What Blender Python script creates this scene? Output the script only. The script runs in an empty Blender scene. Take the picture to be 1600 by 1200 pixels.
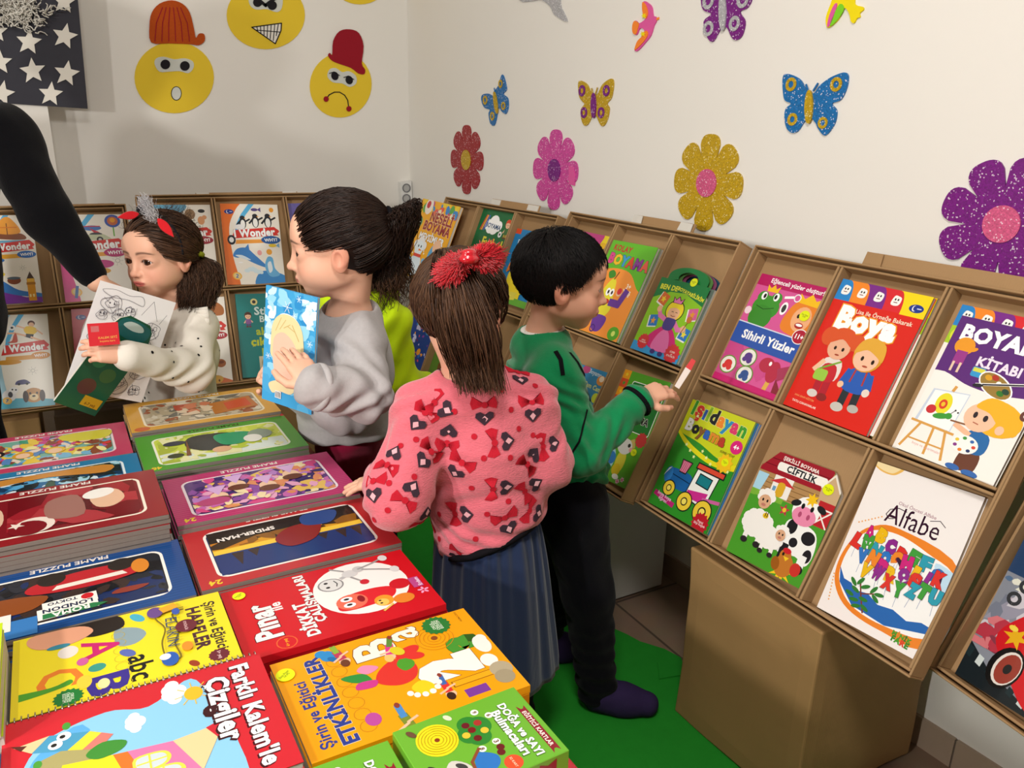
import bpy, bmesh, math, random
import numpy as np
from mathutils import Vector, Matrix, noise
from mathutils.bvhtree import BVHTree
from math import sin, cos, pi, radians

SC = bpy.context.scene
COL = SC.collection
random.seed(7)

# ---------------------------------------------------------------- camera
CAM_H = 1.35
F_PX, PITCH, ROLL, YAW = 1251.335, 0.309986, 0.02227, 0.520657
_fw = np.array([sin(YAW)*cos(PITCH), cos(YAW)*cos(PITCH), -sin(PITCH)])
_rt = np.array([cos(YAW), -sin(YAW), 0.0])
_up = np.cross(_rt, _fw)
CR = cos(ROLL)*_rt + sin(ROLL)*_up
CU = -sin(ROLL)*_rt + cos(ROLL)*_up
cam_d = bpy.data.cameras.new('camera')
cam_d.sensor_width = 36.0
cam_d.lens = F_PX*36.0/1600.0
cam_d.clip_start = 0.02
cam = bpy.data.objects.new('camera', cam_d)
COL.objects.link(cam)
cam.matrix_world = Matrix(((CR[0], CU[0], -_fw[0], 0), (CR[1], CU[1], -_fw[1], 0), (CR[2], CU[2], -_fw[2], CAM_H), (0, 0, 0, 1)))
SC.camera = cam
C0 = np.array([0, 0, CAM_H])

def ray(u, v):
    return (u-800)/F_PX*CR + (600-v)/F_PX*CU + _fw
def on_plane(u, v, p, n):
    d = ray(u, v)
    t = np.dot(np.asarray(p)-C0, n)/np.dot(d, n)
    return C0+d*t
def on_z(u, v, z): return on_plane(u, v, (0, 0, z), (0, 0, 1.0))
def at_dist(u, v, dist):
    d = ray(u, v); return C0 + d*dist/np.hypot(d[0], d[1])
def V(a): return Vector((float(a[0]), float(a[1]), float(a[2])))

# ---------------------------------------------------------------- world, lights, exposure
world = bpy.data.worlds.new('room_world')
SC.world = world
world.use_nodes = True
world.node_tree.nodes['Background'].inputs[0].default_value = (0.9, 0.95, 1.0, 1)
world.node_tree.nodes['Background'].inputs[1].default_value = 0.05

def area_light(name, loc, target, size, energy, color, sy=None):
    d = bpy.data.lights.new(name, 'AREA')
    d.shape = 'RECTANGLE' if sy else 'DISK'
    d.size = size
    if sy: d.size_y = sy
    d.energy = energy; d.color = color
    o = bpy.data.objects.new(name, d); COL.objects.link(o)
    o.location = loc
    o.rotation_euler = (Vector(target)-Vector(loc)).to_track_quat('-Z', 'Y').to_euler()
    o['kind'] = 'structure'
    return o
# two lamps at head height behind and left of the camera, and a weaker ceiling light
area_light('lamp_light', (-1.42, 0.15, 1.66), (0.7, 2.2, 0.85), 0.13, 27, (1.0, 0.965, 0.92))
area_light('lamp_light', (-2.15, 0.25, 1.62), (0.7, 2.2, 0.85), 0.18, 23, (1.0, 0.965, 0.925))
area_light('ceiling_light', (0.0, 0.1, 2.62), (0.4, 1.2, 0.4), 0.5, 29, (1.0, 0.965, 0.92))
SC.view_settings.view_transform = 'Standard'
SC.view_settings.look = 'None'
SC.view_settings.exposure = 0.08
SC.view_settings.gamma = 1.0
SC.view_settings.use_curve_mapping = False

# ---------------------------------------------------------------- materials
def lin(c):
    if isinstance(c, str):
        c = c.lstrip('#')
        if len(c) == 3: c = ''.join(k*2 for k in c)
        c = [int(c[i:i+2], 16) for i in (0, 2, 4)]
    r = []
    for k in c:
        k = k/255.0
        r.append(k/12.92 if k <= 0.04045 else ((k+0.055)/1.055)**2.4)
    return (r[0], r[1], r[2], 1.0)

_mats = {}
def new_mat(name):
    m = bpy.data.materials.new(name); m.use_nodes = True
    nt = m.node_tree
    return m, nt, nt.nodes['Principled BSDF']
def mat(name, col, rough=0.6, spec=0.35, noise_amt=0.0, noise_scale=40, bump=0.0, bump_scale=200, sheen=0.0, metallic=0.0, coat=0.0, stretch=None, var2=None):
    key = name
    if key in _mats: return _mats[key]
    m, nt, b = new_mat(name)
    b.inputs['Base Color'].default_value = lin(col)
    b.inputs['Roughness'].default_value = rough
    b.inputs['Specular IOR Level'].default_value = spec
    b.inputs['Metallic'].default_value = metallic
    if coat: b.inputs['Coat Weight'].default_value = coat; b.inputs['Coat Roughness'].default_value = 0.12
    if sheen:
        b.inputs['Sheen Weight'].default_value = sheen; b.inputs['Sheen Roughness'].default_value = 0.5
    tc = nt.nodes.new('ShaderNodeTexCoord')
    mp = nt.nodes.new('ShaderNodeMapping')
    nt.links.new(tc.outputs['Object'], mp.inputs['Vector'])
    if stretch: mp.inputs['Scale'].default_value = stretch
    if noise_amt:
        n = nt.nodes.new('ShaderNodeTexNoise'); n.inputs['Scale'].default_value = noise_scale; n.inputs['Detail'].default_value = 4
        nt.links.new(mp.outputs[0], n.inputs['Vector'])
        mx = nt.nodes.new('ShaderNodeMixRGB')
        c = lin(col)
        mx.inputs[1].default_value = tuple(max(0, k*(1-noise_amt)) for k in c[:3])+(1,)
        mx.inputs[2].default_value = lin(var2) if var2 else tuple(min(1, k*(1+noise_amt)) for k in c[:3])+(1,)
        nt.links.new(n.outputs['Fac'], mx.inputs[0]); nt.links.new(mx.outputs[0], b.inputs['Base Color'])
    if bump:
        n2 = nt.nodes.new('ShaderNodeTexNoise'); n2.inputs['Scale'].default_value = bump_scale; n2.inputs['Detail'].default_value = 3
        nt.links.new(mp.outputs[0], n2.inputs['Vector'])
        bp = nt.nodes.new('ShaderNodeBump'); bp.inputs['Strength'].default_value = bump; bp.inputs['Distance'].default_value = 0.002
        nt.links.new(n2.outputs['Fac'], bp.inputs['Height']); nt.links.new(bp.outputs[0], b.inputs['Normal'])
    _mats[key] = m
    return m
def ink(c, rough=0.28):
    """printed, varnished colour on a cover"""
    if not isinstance(c, str): c = '%02x%02x%02x' % tuple(c)
    key = 'print_'+c+('_%d' % (rough*100))
    if key in _mats: return _mats[key]
    m, nt, b = new_mat(key)
    b.inputs['Base Color'].default_value = lin(c)
    b.inputs['Roughness'].default_value = rough
    b.inputs['Specular IOR Level'].default_value = 0.4
    _mats[key] = m
    return m
def glitter(name, col, spark=(255, 245, 255)):
    if name in _mats: return _mats[name]
    m, nt, b = new_mat(name)
    b.inputs['Roughness'].default_value = 0.45
    tc = nt.nodes.new('ShaderNodeTexCoord')
    v = nt.nodes.new('ShaderNodeTexVoronoi'); v.inputs['Scale'].default_value = 400
    nt.links.new(tc.outputs['Object'], v.inputs['Vector'])
    r = nt.nodes.new('ShaderNodeValToRGB')
    c = lin(col); s = lin(spark)
    sep = nt.nodes.new('ShaderNodeSeparateColor')
    nt.links.new(v.outputs['Color'], sep.inputs[0]); nt.links.new(sep.outputs[0], r.inputs[0])
    e = r.color_ramp.elements
    e[0].position = 0.0; e[0].color = tuple(k*0.72 for k in c[:3])+(1,)
    e[1].position = 0.945; e[1].color = tuple(min(1, k*1.12) for k in c[:3])+(1,)
    k3 = e.new(0.96); k3.color = tuple(0.6*a+0.4*q for a, q in zip(s[:3], c[:3]))+(1,)
    nt.links.new(r.outputs[0], b.inputs['Base Color'])
    bp = nt.nodes.new('ShaderNodeBump'); bp.inputs['Strength'].default_value = 0.35; bp.inputs['Distance'].default_value = 0.001
    nt.links.new(sep.outputs[1], bp.inputs['Height']); nt.links.new(bp.outputs[0], b.inputs['Normal'])
    _mats[name] = m
    return m

# ---------------------------------------------------------------- object helpers
def empty(name, M=None, label=None, cat=None, group=None):
    o = bpy.data.objects.new(name, None); COL.objects.link(o)
    o.empty_display_size = 0.05
    if M is not None: o.matrix_world = M
    if label: o['label'] = label
    if cat: o['category'] = cat
    if group: o['group'] = group
    return o
def tag(o, label=None, cat=None, group=None, kind=None):
    for k, v in (('label', label), ('category', cat), ('group', group), ('kind', kind)):
        if v: o[k] = v
    return o
class MB:
    """collects polygons with materials and links them as ONE mesh object"""
    def __init__(s): s.v = []; s.f = []; s.m = []; s.mats = []; s.smooth = []
    def mi(s, m):
        if m not in s.mats: s.mats.append(m)
        return s.mats.index(m)
    def add(s, vs, fs, m, smooth=False):
        o = len(s.v); s.v += [tuple(float(q) for q in p) for p in vs]; k = s.mi(m)
        for f in fs: s.f.append([i+o for i in f]); s.m.append(k); s.smooth.append(smooth)
    def box(s, lo, hi, m, M=None):
        x0, y0, z0 = lo; x1, y1, z1 = hi
        vs = [(x0, y0, z0), (x1, y0, z0), (x1, y1, z0), (x0, y1, z0), (x0, y0, z1), (x1, y0, z1), (x1, y1, z1), (x0, y1, z1)]
        if M is not None: vs = [M @ Vector(p) for p in vs]
        s.add(vs, [(3, 2, 1, 0), (4, 5, 6, 7), (0, 1, 5, 4), (1, 2, 6, 5), (2, 3, 7, 6), (3, 0, 4, 7)], m)
    def prism(s, pts, z0, z1, m, M=None, side=None):
        n = len(pts)
        a = sum(pts[i][0]*pts[(i+1) % n][1]-pts[(i+1) % n][0]*pts[i][1] for i in range(n))
        if a < 0: pts = pts[::-1]
        vs = [(p[0], p[1], z0) for p in pts]+[(p[0], p[1], z1) for p in pts]
        if M is not None: vs = [M @ Vector(p) for p in vs]
        s.add(vs, [list(range(n, 2*n)), list(range(n-1, -1, -1))], m)
        s.add(vs, [(i, (i+1) % n, n+(i+1) % n, n+i) for i in range(n)], side or m)
    def tube(s, pts, r, m, seg=8, caps=True):
        pts = [Vector(p) for p in pts]; n = len(pts)
        rs = r if hasattr(r, '__len__') else [r]*n
        ref = None; vs = []
        for i in range(n):
            t = (pts[min(i+1, n-1)]-pts[max(i-1, 0)]).normalized()
            if ref is None:
                ref = t.orthogonal().normalized()
            else:
                ref = (ref-t*ref.dot(t)).normalized()
            b = t.cross(ref)
            for k in range(seg):
                a = 2*pi*k/seg
                vs.append(pts[i]+(ref*cos(a)+b*sin(a))*rs[i])
        fs = []
        for i in range(n-1):
            for k in range(seg):
                fs.append((i*seg+k, i*seg+(k+1) % seg, (i+1)*seg+(k+1) % seg, (i+1)*seg+k))
        if caps:
            fs.append(list(range(seg-1, -1, -1))); fs.append([(n-1)*seg+k for k in range(seg)])
        s.add(vs, fs, m, True)
    def build(s, name, parent=None, M=None):
        me = bpy.data.meshes.new(name)
        me.from_pydata(s.v, [], s.f)
        for m in s.mats: me.materials.append(m)
        me.polygons.foreach_set('material_index', s.m)
        me.polygons.foreach_set('use_smooth', s.smooth)
        me.update()
        o = bpy.data.objects.new(name, me); COL.objects.link(o)
        if parent is not None: o.parent = parent
        if M is not None: o.matrix_local = M if parent is not None else M
        return o
def bevel(o, w=0.002, seg=2):
    b = o.modifiers.new('bevel', 'BEVEL'); b.width = w; b.segments = seg; b.limit_method = 'ANGLE'
    return o
def frame_M(o, ex, ey, ez):
    return Matrix(((ex[0], ey[0], ez[0], o[0]), (ex[1], ey[1], ez[1], o[1]), (ex[2], ey[2], ez[2], o[2]), (0, 0, 0, 1)))

# ---------------------------------------------------------------- printed artwork
_txt = {}
def text_mesh(s, bold=0.0, colors=1, sp=1.0):
    """flat letter outlines: list of (vertices, faces, char colour index)"""
    key = (s, bold, colors, sp)
    if key in _txt: return _txt[key]
    c = bpy.data.curves.new('lettering', 'FONT'); c.body = s; c.offset = bold; c.resolution_u = 2
    c.align_x = 'CENTER'; c.align_y = 'CENTER'; c.fill_mode = 'FRONT'
    if '\n' in s: c.space_line = 0.85
    c.space_character = sp
    for i in range(max(colors, 1)): c.materials.append(None)
    if colors > 1:
        for i in range(len(s)): c.body_format[i].material_index = i % colors
    o = bpy.data.objects.new('lettering', c)
    COL.objects.link(o)
    bpy.context.view_layer.update()
    me = bpy.data.meshes.new_from_object(o.evaluated_get(bpy.context.evaluated_depsgraph_get()))
    vs = np.array([v.co[:2] for v in me.vertices]).reshape(-1, 2)
    fs = [list(p.vertices) for p in me.polygons]; mi = [p.material_index for p in me.polygons]
    bpy.data.objects.remove(o); bpy.data.curves.remove(c); bpy.data.meshes.remove(me)
    _txt[key] = (vs, fs, mi)
    return _txt[key]
def clip(pts, W, H):
    for ax, lim, sg in ((0, 0, 1), (0, W, -1), (1, 0, 1), (1, H, -1)):
        out = []
        for i in range(len(pts)):
            a, b = pts[i-1], pts[i]
            da, db = sg*(a[ax]-lim), sg*(b[ax]-lim)
            if (da >= 0) != (db >= 0):
                t = da/(da-db); out.append((a[0]+t*(b[0]-a[0]), a[1]+t*(b[1]-a[1])))
            if db >= 0: out.append(b)
        pts = out
        if len(pts) < 3: return []
    return pts
def spline(pts, n=6):
    out = []; N = len(pts)
    for i in range(N):
        p0, p1, p2, p3 = (np.array(pts[(i+k) % N], float) for k in (-1, 0, 1, 2))
        for j in range(n):
            t = j/n
            q = 0.5*((2*p1)+(-p0+p2)*t+(2*p0-5*p1+4*p2-p3)*t*t+(-p0+3*p1-3*p2+p3)*t**3)
            out.append((q[0], q[1]))
    return out
class Art:
    """flat printed shapes on a W(=100) x H sheet; later shapes lie over earlier ones"""
    def __init__(s, H, bg): s.W = 100.0; s.H = H; s.items = []; s.bg = bg; s.dx = 0
    def _put(s, polys, col, bb): s.items.append((polys, col, bb))
    def p(s, pts, col):
        pts = clip([(float(a)+s.dx, float(b)) for a, b in pts], s.W, s.H)
        if len(pts) >= 3:
            xs = [a for a, b in pts]; ys = [b for a, b in pts]
            s._put([pts], col, (min(xs), min(ys), max(xs), max(ys)))
        return s
    def r(s, x, y, w, h, col, rot=0):
        cx, cy = x+w/2, y+h/2; c, d = cos(radians(rot)), sin(radians(rot))
        return s.p([(cx+c*a-d*b, cy+d*a+c*b) for a, b in ((-w/2, -h/2), (w/2, -h/2), (w/2, h/2), (-w/2, h/2))], col)
    def e(s, cx, cy, rx, ry, col, rot=0, n=20):
        c, d = cos(radians(rot)), sin(radians(rot))
        return s.p([(cx+c*rx*cos(t)-d*ry*sin(t), cy+d*rx*cos(t)+c*ry*sin(t)) for t in (2*pi*k/n for k in range(n))], col)
    def s_(s, cx, cy, r1, r2, n, col, rot=90):
        return s.p([(cx+(r1 if k % 2 == 0 else r2)*cos(radians(rot)+pi*k/n), cy+(r1 if k % 2 == 0 else r2)*sin(radians(rot)+pi*k/n)) for k in range(2*n)], col)
    def rr(s, x, y, w, h, rad, col):
        pts = []
        for cx, cy, a0 in ((x+w-rad, y+rad, -90), (x+w-rad, y+h-rad, 0), (x+rad, y+h-rad, 90), (x+rad, y+rad, 180)):
            for k in range(6):
                a = radians(a0+18*k); pts.append((cx+rad*cos(a), cy+rad*sin(a)))
        return s.p(pts, col)
    def b(s, pts, col, n=5): return s.p(spline(pts, n), col)
    def l(s, pts, w, col):
        for i in range(len(pts)-1):
            (x0, y0), (x1, y1) = pts[i], pts[i+1]
            d = math.hypot(x1-x0, y1-y0) or 1e-6; nx, ny = -(y1-y0)/d*w/2, (x1-x0)/d*w/2
            ex, ey = (x1-x0)/d*w*0.3, (y1-y0)/d*w*0.3
            s.p([(x0-ex+nx, y0-ey+ny), (x0-ex-nx, y0-ey-ny), (x1+ex-nx, y1+ey-ny), (x1+ex+nx, y1+ey+ny)], col)
        return s
    def bl(s, pts, w, col, n=5):
        q = spline(pts, n); return s.l(q+[q[0]], w, col)
    def ring(s, cx, cy, r1, r2, col, n=20):
        N = n
        for k in range(N):
            a, b = 2*pi*k/N, 2*pi*(k+1)/N
            s.p([(cx+r1*cos(a), cy+r1*sin(a)), (cx+r1*cos(b), cy+r1*sin(b)), (cx+r2*cos(b), cy+r2*sin(b)), (cx+r2*cos(a), cy+r2*sin(a))], col)
        return s
    def t(s, txt, cx, cy, width, col, rot=0, bold=0.02, out=None, ow=0.05, sq=1.0, height=None, shadow=None):
        """lettering scaled to a given width (and squeezed to a height)"""
        cols = col if isinstance(col, (list, tuple)) else [col]
        if bold > .03: bold = .03+.28*(bold-.03)
        ow = ow*.8
        c, d = cos(radians(rot)), sin(radians(rot))
        sp = 1.0+bold*1.5
        base = text_mesh(txt, bold, len(cols), sp)[0]
        w0 = np.ptp(base[:, 0]); h0 = np.ptp(base[:, 1]); mid = (base.max(0)+base.min(0))/2
        k = width/w0; kh = (height/h0) if height else k*sq
        def lay(bd, colz, dx=0, dy=0):
            vs, fs, mi = text_mesh(txt, bd, len(colz), sp)
            m2 = (vs.max(0)+vs.min(0))/2
            q = (vs-m2)*(k, kh)
            q = np.stack([cx+dx+c*q[:, 0]-d*q[:, 1], cy+dy+d*q[:, 0]+c*q[:, 1]], 1)
            bb = (q[:, 0].min(), q[:, 1].min(), q[:, 0].max(), q[:, 1].max())
            for j, cc in enumerate(colz):
                polys = [[tuple(q[i]) for i in f] for f, m in zip(fs, mi) if m == j]
                if polys: s._put(polys, cc, bb)
        if shadow: lay(bold+(ow if out else 0), [shadow], k*0.05, -k*0.05)
        if out: lay(bold+ow, [out])
        lay(bold, list(cols))
        return s
    def scatter(s, x, y, w, h, cols, n, r0, r1, seed=1, el=2.0):
        rnd = random.Random(seed)
        for i in range(n):
            cx, cy = x+rnd.random()*w, y+rnd.random()*h; rr = r0+(r1-r0)*rnd.random(); a = rnd.random()*180
            k = rnd.uniform(1, el)
            pts = []
            for j in range(9):
                t = 2*pi*j/9; q = rnd.uniform(0.7, 1.15)
                ux, uy = rr*k*q*cos(t), rr*q*sin(t)
                px, py = cx+cos(radians(a))*ux-sin(radians(a))*uy, cy+sin(radians(a))*ux+cos(radians(a))*uy
                pts.append((min(max(px, x), x+w), min(max(py, y), y+h)))
            s.p(pts, rnd.choice(cols))
        return s
    def emit(s, mb, Wm, z, rough=0.28, outline=None, dz=0.00009):
        k = Wm/100.0; ox, oy = -Wm/2, -s.H*k/2
        base = outline or [(0, 0), (100, 0), (100, s.H), (0, s.H)]
        mb.add([(ox+a*k, oy+b*k, z) for a, b in base], [list(range(len(base)))], ink(s.bg, rough))
        placed = []
        for polys, col, bb in s.items:
            lv = 1
            for L, q in placed:
                if L >= lv and q[0] < bb[2] and q[2] > bb[0] and q[1] < bb[3] and q[3] > bb[1]: lv = L+1
            placed.append((lv, bb))
            m = ink(col, rough)
            for pts in polys:
                a = sum(pts[i-1][0]*pts[i][1]-pts[i][0]*pts[i-1][1] for i in range(len(pts)))
                if a < 0: pts = pts[::-1]
                mb.add([(ox+x*k, oy+y*k, z+dz*lv) for x, y in pts], [list(range(len(pts)))], m)
# ---------------------------------------------------------------- the room
WR_P, WR_D = np.array([1.60, 0.87, 0]), np.array([1.48-1.60, 3.58-0.87, 0.0])
WR_D = WR_D/np.linalg.norm(WR_D)
WR_N = np.array([-WR_D[1], WR_D[0], 0])          # into the room
YB = 3.58
def wr(y): return 1.60+(y-0.87)*WR_D[0]/WR_D[1]
m_wall = mat('white_wall_paint', (236, 233, 226), 0.75, 0.2, 0.015, 3.0, 0.08, 60)
m_ceil = mat('ceiling_paint', (240, 240, 238), 0.8, 0.2)
def wall(name, pts, z0, z1, m):
    mb = MB(); mb.prism(pts, z0, z1, m); return tag(mb.build(name), kind='structure')
CZ = 2.7
wall('wall_right', [(wr(-2.2), -2.2), (wr(YB+.12), YB+.12), (wr(YB)+.15, YB+.12), (wr(-2.2)+.15, -2.2)], 0, CZ, m_wall)
wall('wall_back', [(-2.6, YB), (wr(YB), YB), (wr(YB), YB+.12), (-2.6, YB+.12)], 0, CZ, m_wall)
wall('wall_left', [(-2.75, -2.2), (-2.6, -2.2), (-2.6, YB+.12), (-2.75, YB+.12)], 0, CZ, m_wall)
wall('wall_front', [(-2.75, -2.35), (wr(-2.2)+.15, -2.35), (wr(-2.2)+.15, -2.2), (-2.75, -2.2)], 0, CZ, m_wall)
wall('ceiling', [(-2.75, -2.35), (wr(-2.2)+.15, -2.35), (wr(-2.2)+.15, YB+.12), (-2.75, YB+.12)], CZ, CZ+.1, m_ceil)
# pillar on the back wall under the star board
pe = on_plane(88, 260, (0, YB-.13, 0), (0, 1.0, 0))
wall('trim_1', [(pe[0]-.6, YB-.13), (pe[0], YB-.13), (pe[0], YB), (pe[0]-.6, YB)], 0, CZ, m_wall)

def tile_mat(name, c1, c2, grout, sx):
    m, nt, b = new_mat(name)
    tc = nt.nodes.new('ShaderNodeTexCoord')
    br = nt.nodes.new('ShaderNodeTexBrick')
    br.offset = 0.0
    br.inputs['Color1'].default_value = lin(c1); br.inputs['Color2'].default_value = lin(c2); br.inputs['Mortar'].default_value = lin(grout)
    br.inputs['Scale'].default_value = 1.0; br.inputs['Mortar Size'].default_value = 0.004
    br.inputs['Brick Width'].default_value = sx; br.inputs['Row Height'].default_value = sx
    nt.links.new(tc.outputs['Object'], br.inputs['Vector'])
    n = nt.nodes.new('ShaderNodeTexNoise'); n.inputs['Scale'].default_value = 14
    nt.links.new(tc.outputs['Object'], n.inputs['Vector'])
    mx = nt.nodes.new('ShaderNodeMixRGB'); mx.blend_type = 'MULTIPLY'; mx.inputs[0].default_value = 0.25
    nt.links.new(br.outputs['Color'], mx.inputs[1]); nt.links.new(n.outputs['Color'], mx.inputs[2])
    nt.links.new(mx.outputs[0], b.inputs['Base Color'])
    b.inputs['Roughness'].default_value = 0.35
    return m
m_tile = tile_mat('brown_floor_tile', (150, 126, 104), (142, 118, 98), (92, 78, 66), 0.33)
wall('floor', [(-2.75, -2.35), (wr(-2.2)+.15, -2.35), (wr(-2.2)+.15, YB+.12), (-2.75, YB+.12)], -0.06, 0.0, m_tile)
# skirting tiles on the right wall
mb = MB()
m_sk = mat('skirting_tile', (172, 152, 132), 0.35, 0.4, 0.06, 18)
m_gr = mat('grout', (110, 98, 86), 0.9)
d = WR_D; L = 5.8; y0 = -2.2
Msk = frame_M((wr(y0), y0, 0), d, (0, 0, 1), np.cross(d, (0, 0, 1)))
t = 0.0
Msk = frame_M((wr(y0), y0, 0), d, -np.cross(d, (0, 0, 1)), (0, 0, 1))
while t < L-.1:
    mb.box((t+.002, 0, 0), (min(t+.328, L-.02), .009, .075), m_sk, Msk); t += .33
mb.box((0, 0, 0), (L-.02, .006, .073), m_gr, Msk)
tag(mb.build('baseboard_right'), kind='structure')

# green foam carpet
m_green = mat('green_carpet', (34, 140, 40), 0.85, 0.15, 0.08, 30, 0.3, 120)
mb = MB()
cp = [(-.9, .2), (1.36, .2), (1.345, .9), (1.335, 1.28), (1.29, 1.30), (1.315, 1.35), (1.30, 1.40), (1.262, 1.458), (1.25, 1.50), (1.234, 1.539), (1.20, 1.62), (1.11, 1.70), (1.10, 2.25), (1.02, 2.65), (-.9, 2.68)]
mb.prism(cp, 0.0005, 0.006, m_green)
tag(mb.build('green_carpet'), 'green foam carpet on the tiled floor under the children, torn along its edge', 'carpet')
# curled scrap lifting at the torn edge
mb = MB()
c1 = on_z(1040, 1040, .008)
mb.prism([(c1[0]-.05, c1[1]-.035), (c1[0]+.01, c1[1]-.05), (c1[0]+.03, c1[1]+.005), (c1[0]-.01, c1[1]+.02)], 0.0062, 0.010, m_green)
tag(mb.build('carpet_scrap'), 'small torn green scrap lying on the carpet edge beside the brown carton', 'scrap')

# ---------------------------------------------------------------- cardboard
def kraft(name, col, amt=0.06):
    if name in _mats: return _mats[name]
    m, nt, b = new_mat(name)
    tc = nt.nodes.new('ShaderNodeTexCoord')
    n = nt.nodes.new('ShaderNodeTexNoise'); n.inputs['Scale'].default_value = 9; n.inputs['Detail'].default_value = 6
    nt.links.new(tc.outputs['Object'], n.inputs['Vector'])
    c = lin(col); mx = nt.nodes.new('ShaderNodeMixRGB')
    mx.inputs[1].default_value = tuple(k*(1-amt) for k in c[:3])+(1,); mx.inputs[2].default_value = tuple(k*(1+amt) for k in c[:3])+(1,)
    nt.links.new(n.outputs['Fac'], mx.inputs[0]); nt.links.new(mx.outputs[0], b.inputs['Base Color'])
    w = nt.nodes.new('ShaderNodeTexWave'); w.inputs['Scale'].default_value = 60; w.inputs['Distortion'].default_value = 0.6
    w.bands_direction = 'X'
    nt.links.new(tc.outputs['Object'], w.inputs['Vector'])
    bp = nt.nodes.new('ShaderNodeBump'); bp.inputs['Strength'].default_value = 0.08; bp.inputs['Distance'].default_value = 0.001
    nt.links.new(w.outputs['Fac'], bp.inputs['Height']); nt.links.new(bp.outputs[0], b.inputs['Normal'])
    b.inputs['Roughness'].default_value = 0.7; b.inputs['Specular IOR Level'].default_value = 0.25
    _mats[name] = m
    return m
m_kraft = kraft('kraft_cardboard', (164, 131, 92))
m_kraft2 = kraft('brown_carton_board', (162, 127, 82), 0.08)
m_wboard = mat('white_board_liner', (214, 212, 204), 0.6, 0.3)

TW, TH, TD = 0.25, 0.3438, 0.047
TRAYS = {}
TRAYW = {}
def tray_frame(q, face):
    ox, oy, oz, lean, yw = q
    if face == 'R': a = np.array([sin(yw), -cos(yw), 0]); out = np.array([-cos(yw), -sin(yw), 0])
    else: a = np.array([cos(yw), sin(yw), 0]); out = np.array([sin(yw), -cos(yw), 0])
    up = -out*cos(lean)+np.array([0, 0, sin(lean)])
    return np.array([ox, oy, oz+CAM_H]), a, up, np.cross(a, up)
def tray(key, q, face, label, flap=None, sx=1.0):
    o, a, up, n = tray_frame(q, face)
    W = TW*sx
    root = empty('display_tray', frame_M(o, a, up, n), label, 'display tray', 'cardboard book display trays')
    w, h = 3*W, 2*TH
    mb = MB(); mb.box((0, -h, -TD), (w, 0, -TD+.004), m_kraft); mb.build('back_panel', root)
    T = .004
    def rim(lo, hi, ilo, ihi):
        m2 = MB(); m2.box(lo, hi, m_kraft); m2.box(ilo, ihi, m_kraft); bevel(m2.build('rim', root), .0012, 1)
    z0 = -TD+.004
    rim((0, -T, -TD), (w, 0, 0), (T+.004, -.013, z0), (w-T-.004, -.008, -.008))
    rim((0, -h, -TD), (w, -h+T, 0), (T+.004, -h+.008, z0), (w-T-.004, -h+.013, -.008))
    rim((0, -h+T, -TD), (T, -T, 0), (.008, -h+.013, z0), (.013, -.013, -.008))
    rim((w-T, -h+T, -TD), (w, -T, 0), (w-.013, -h+.013, z0), (w-.008, -.013, -.008))
    m2 = MB()
    m2.box((.013, -TH+.0025, z0), (w-.013, -TH+.008, -.005), m_kraft); m2.box((.013, -TH-.008, z0), (w-.013, -TH-.0025, -.005), m_kraft)
    bevel(m2.build('shelf_rail', root), .0012, 1)
    for k in (1, 2):
        for y1, y0 in ((-.013, -TH+.008), (-TH-.008, -h+.013)):
            m2 = MB()
            m2.box((k*W-.0075, y0, z0), (k*W-.002, y1, -.006), m_kraft); m2.box((k*W+.002, y0, z0), (k*W+.0075, y1, -.006), m_kraft)
            bevel(m2.build('divider', root), .0012, 1)
    if flap:
        x0, x1, hh, white = flap
        m2 = MB(); m2.box((x0, -.05, -TD-.012), (x1, hh, -TD-.008), m_kraft)
        f = m2.build('easel_flap', root)
        f['label'] = 'folded cardboard easel flap sticking up behind the tray'
        for s0, s1, tw in ((x0+.002, x0+.05, 1), (x1-.06, x1-.004, -1)):
            m2 = MB()
            mt = m_wboard if white else m_kraft
            e = .018*tw
            pts = [(s0, .001, -TD-.007), (s1, .001, -TD-.007), (s1-max(e, 0)*.3, hh-.003, -TD-.003), (s0+max(-e, 0)*.3, hh-.001, -TD-.006)]
            m2.add(pts+[(p[0], p[1], p[2]+.002) for p in pts], [(3, 2, 1, 0), (4, 5, 6, 7), (0, 1, 5, 4), (1, 2, 6, 5), (2, 3, 7, 6), (3, 0, 4, 7)], mt)
            tb = m2.build('tab', f)
            if white: tb['label'] = 'white lined corner tab'
    TRAYS[key] = (o, a, up, n); TRAYW[key] = W
    return root
tray('T3', (1.468, 1.398, -.256, 1.097, 0), 'R', 'brown cardboard display tray with the red painting book, resting on the brown carton', (.26, .61, .045, False))
tray('T2', (1.420, 2.135, -.246, 1.102, .007), 'R', 'cardboard display tray behind the boy, with the princess colouring pads', (.24, .50, .040, True), .976)
tray('T1', (1.340, 2.886, -.260, 1.182, .074), 'R', 'cardboard display tray nearest the room corner, with the yellow and green colouring books', None, .97)
tray('L2', (.259, 3.060, -.246, 1.116, -.047), 'L', 'cardboard display tray behind the two girls on the left, with the orange penguin book', (.20, .56, .026, True))
tray('L1', (-.514, 3.166, -.285, 1.146, .019), 'L', 'cardboard display tray at the left behind the outstretched black sleeve', (.35, .72, .022, False))
tray('T4', (1.565, .640, -.290, 1.105, -.125), 'R', 'cardboard display tray cut by the right edge, holding the red race car book')
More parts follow.
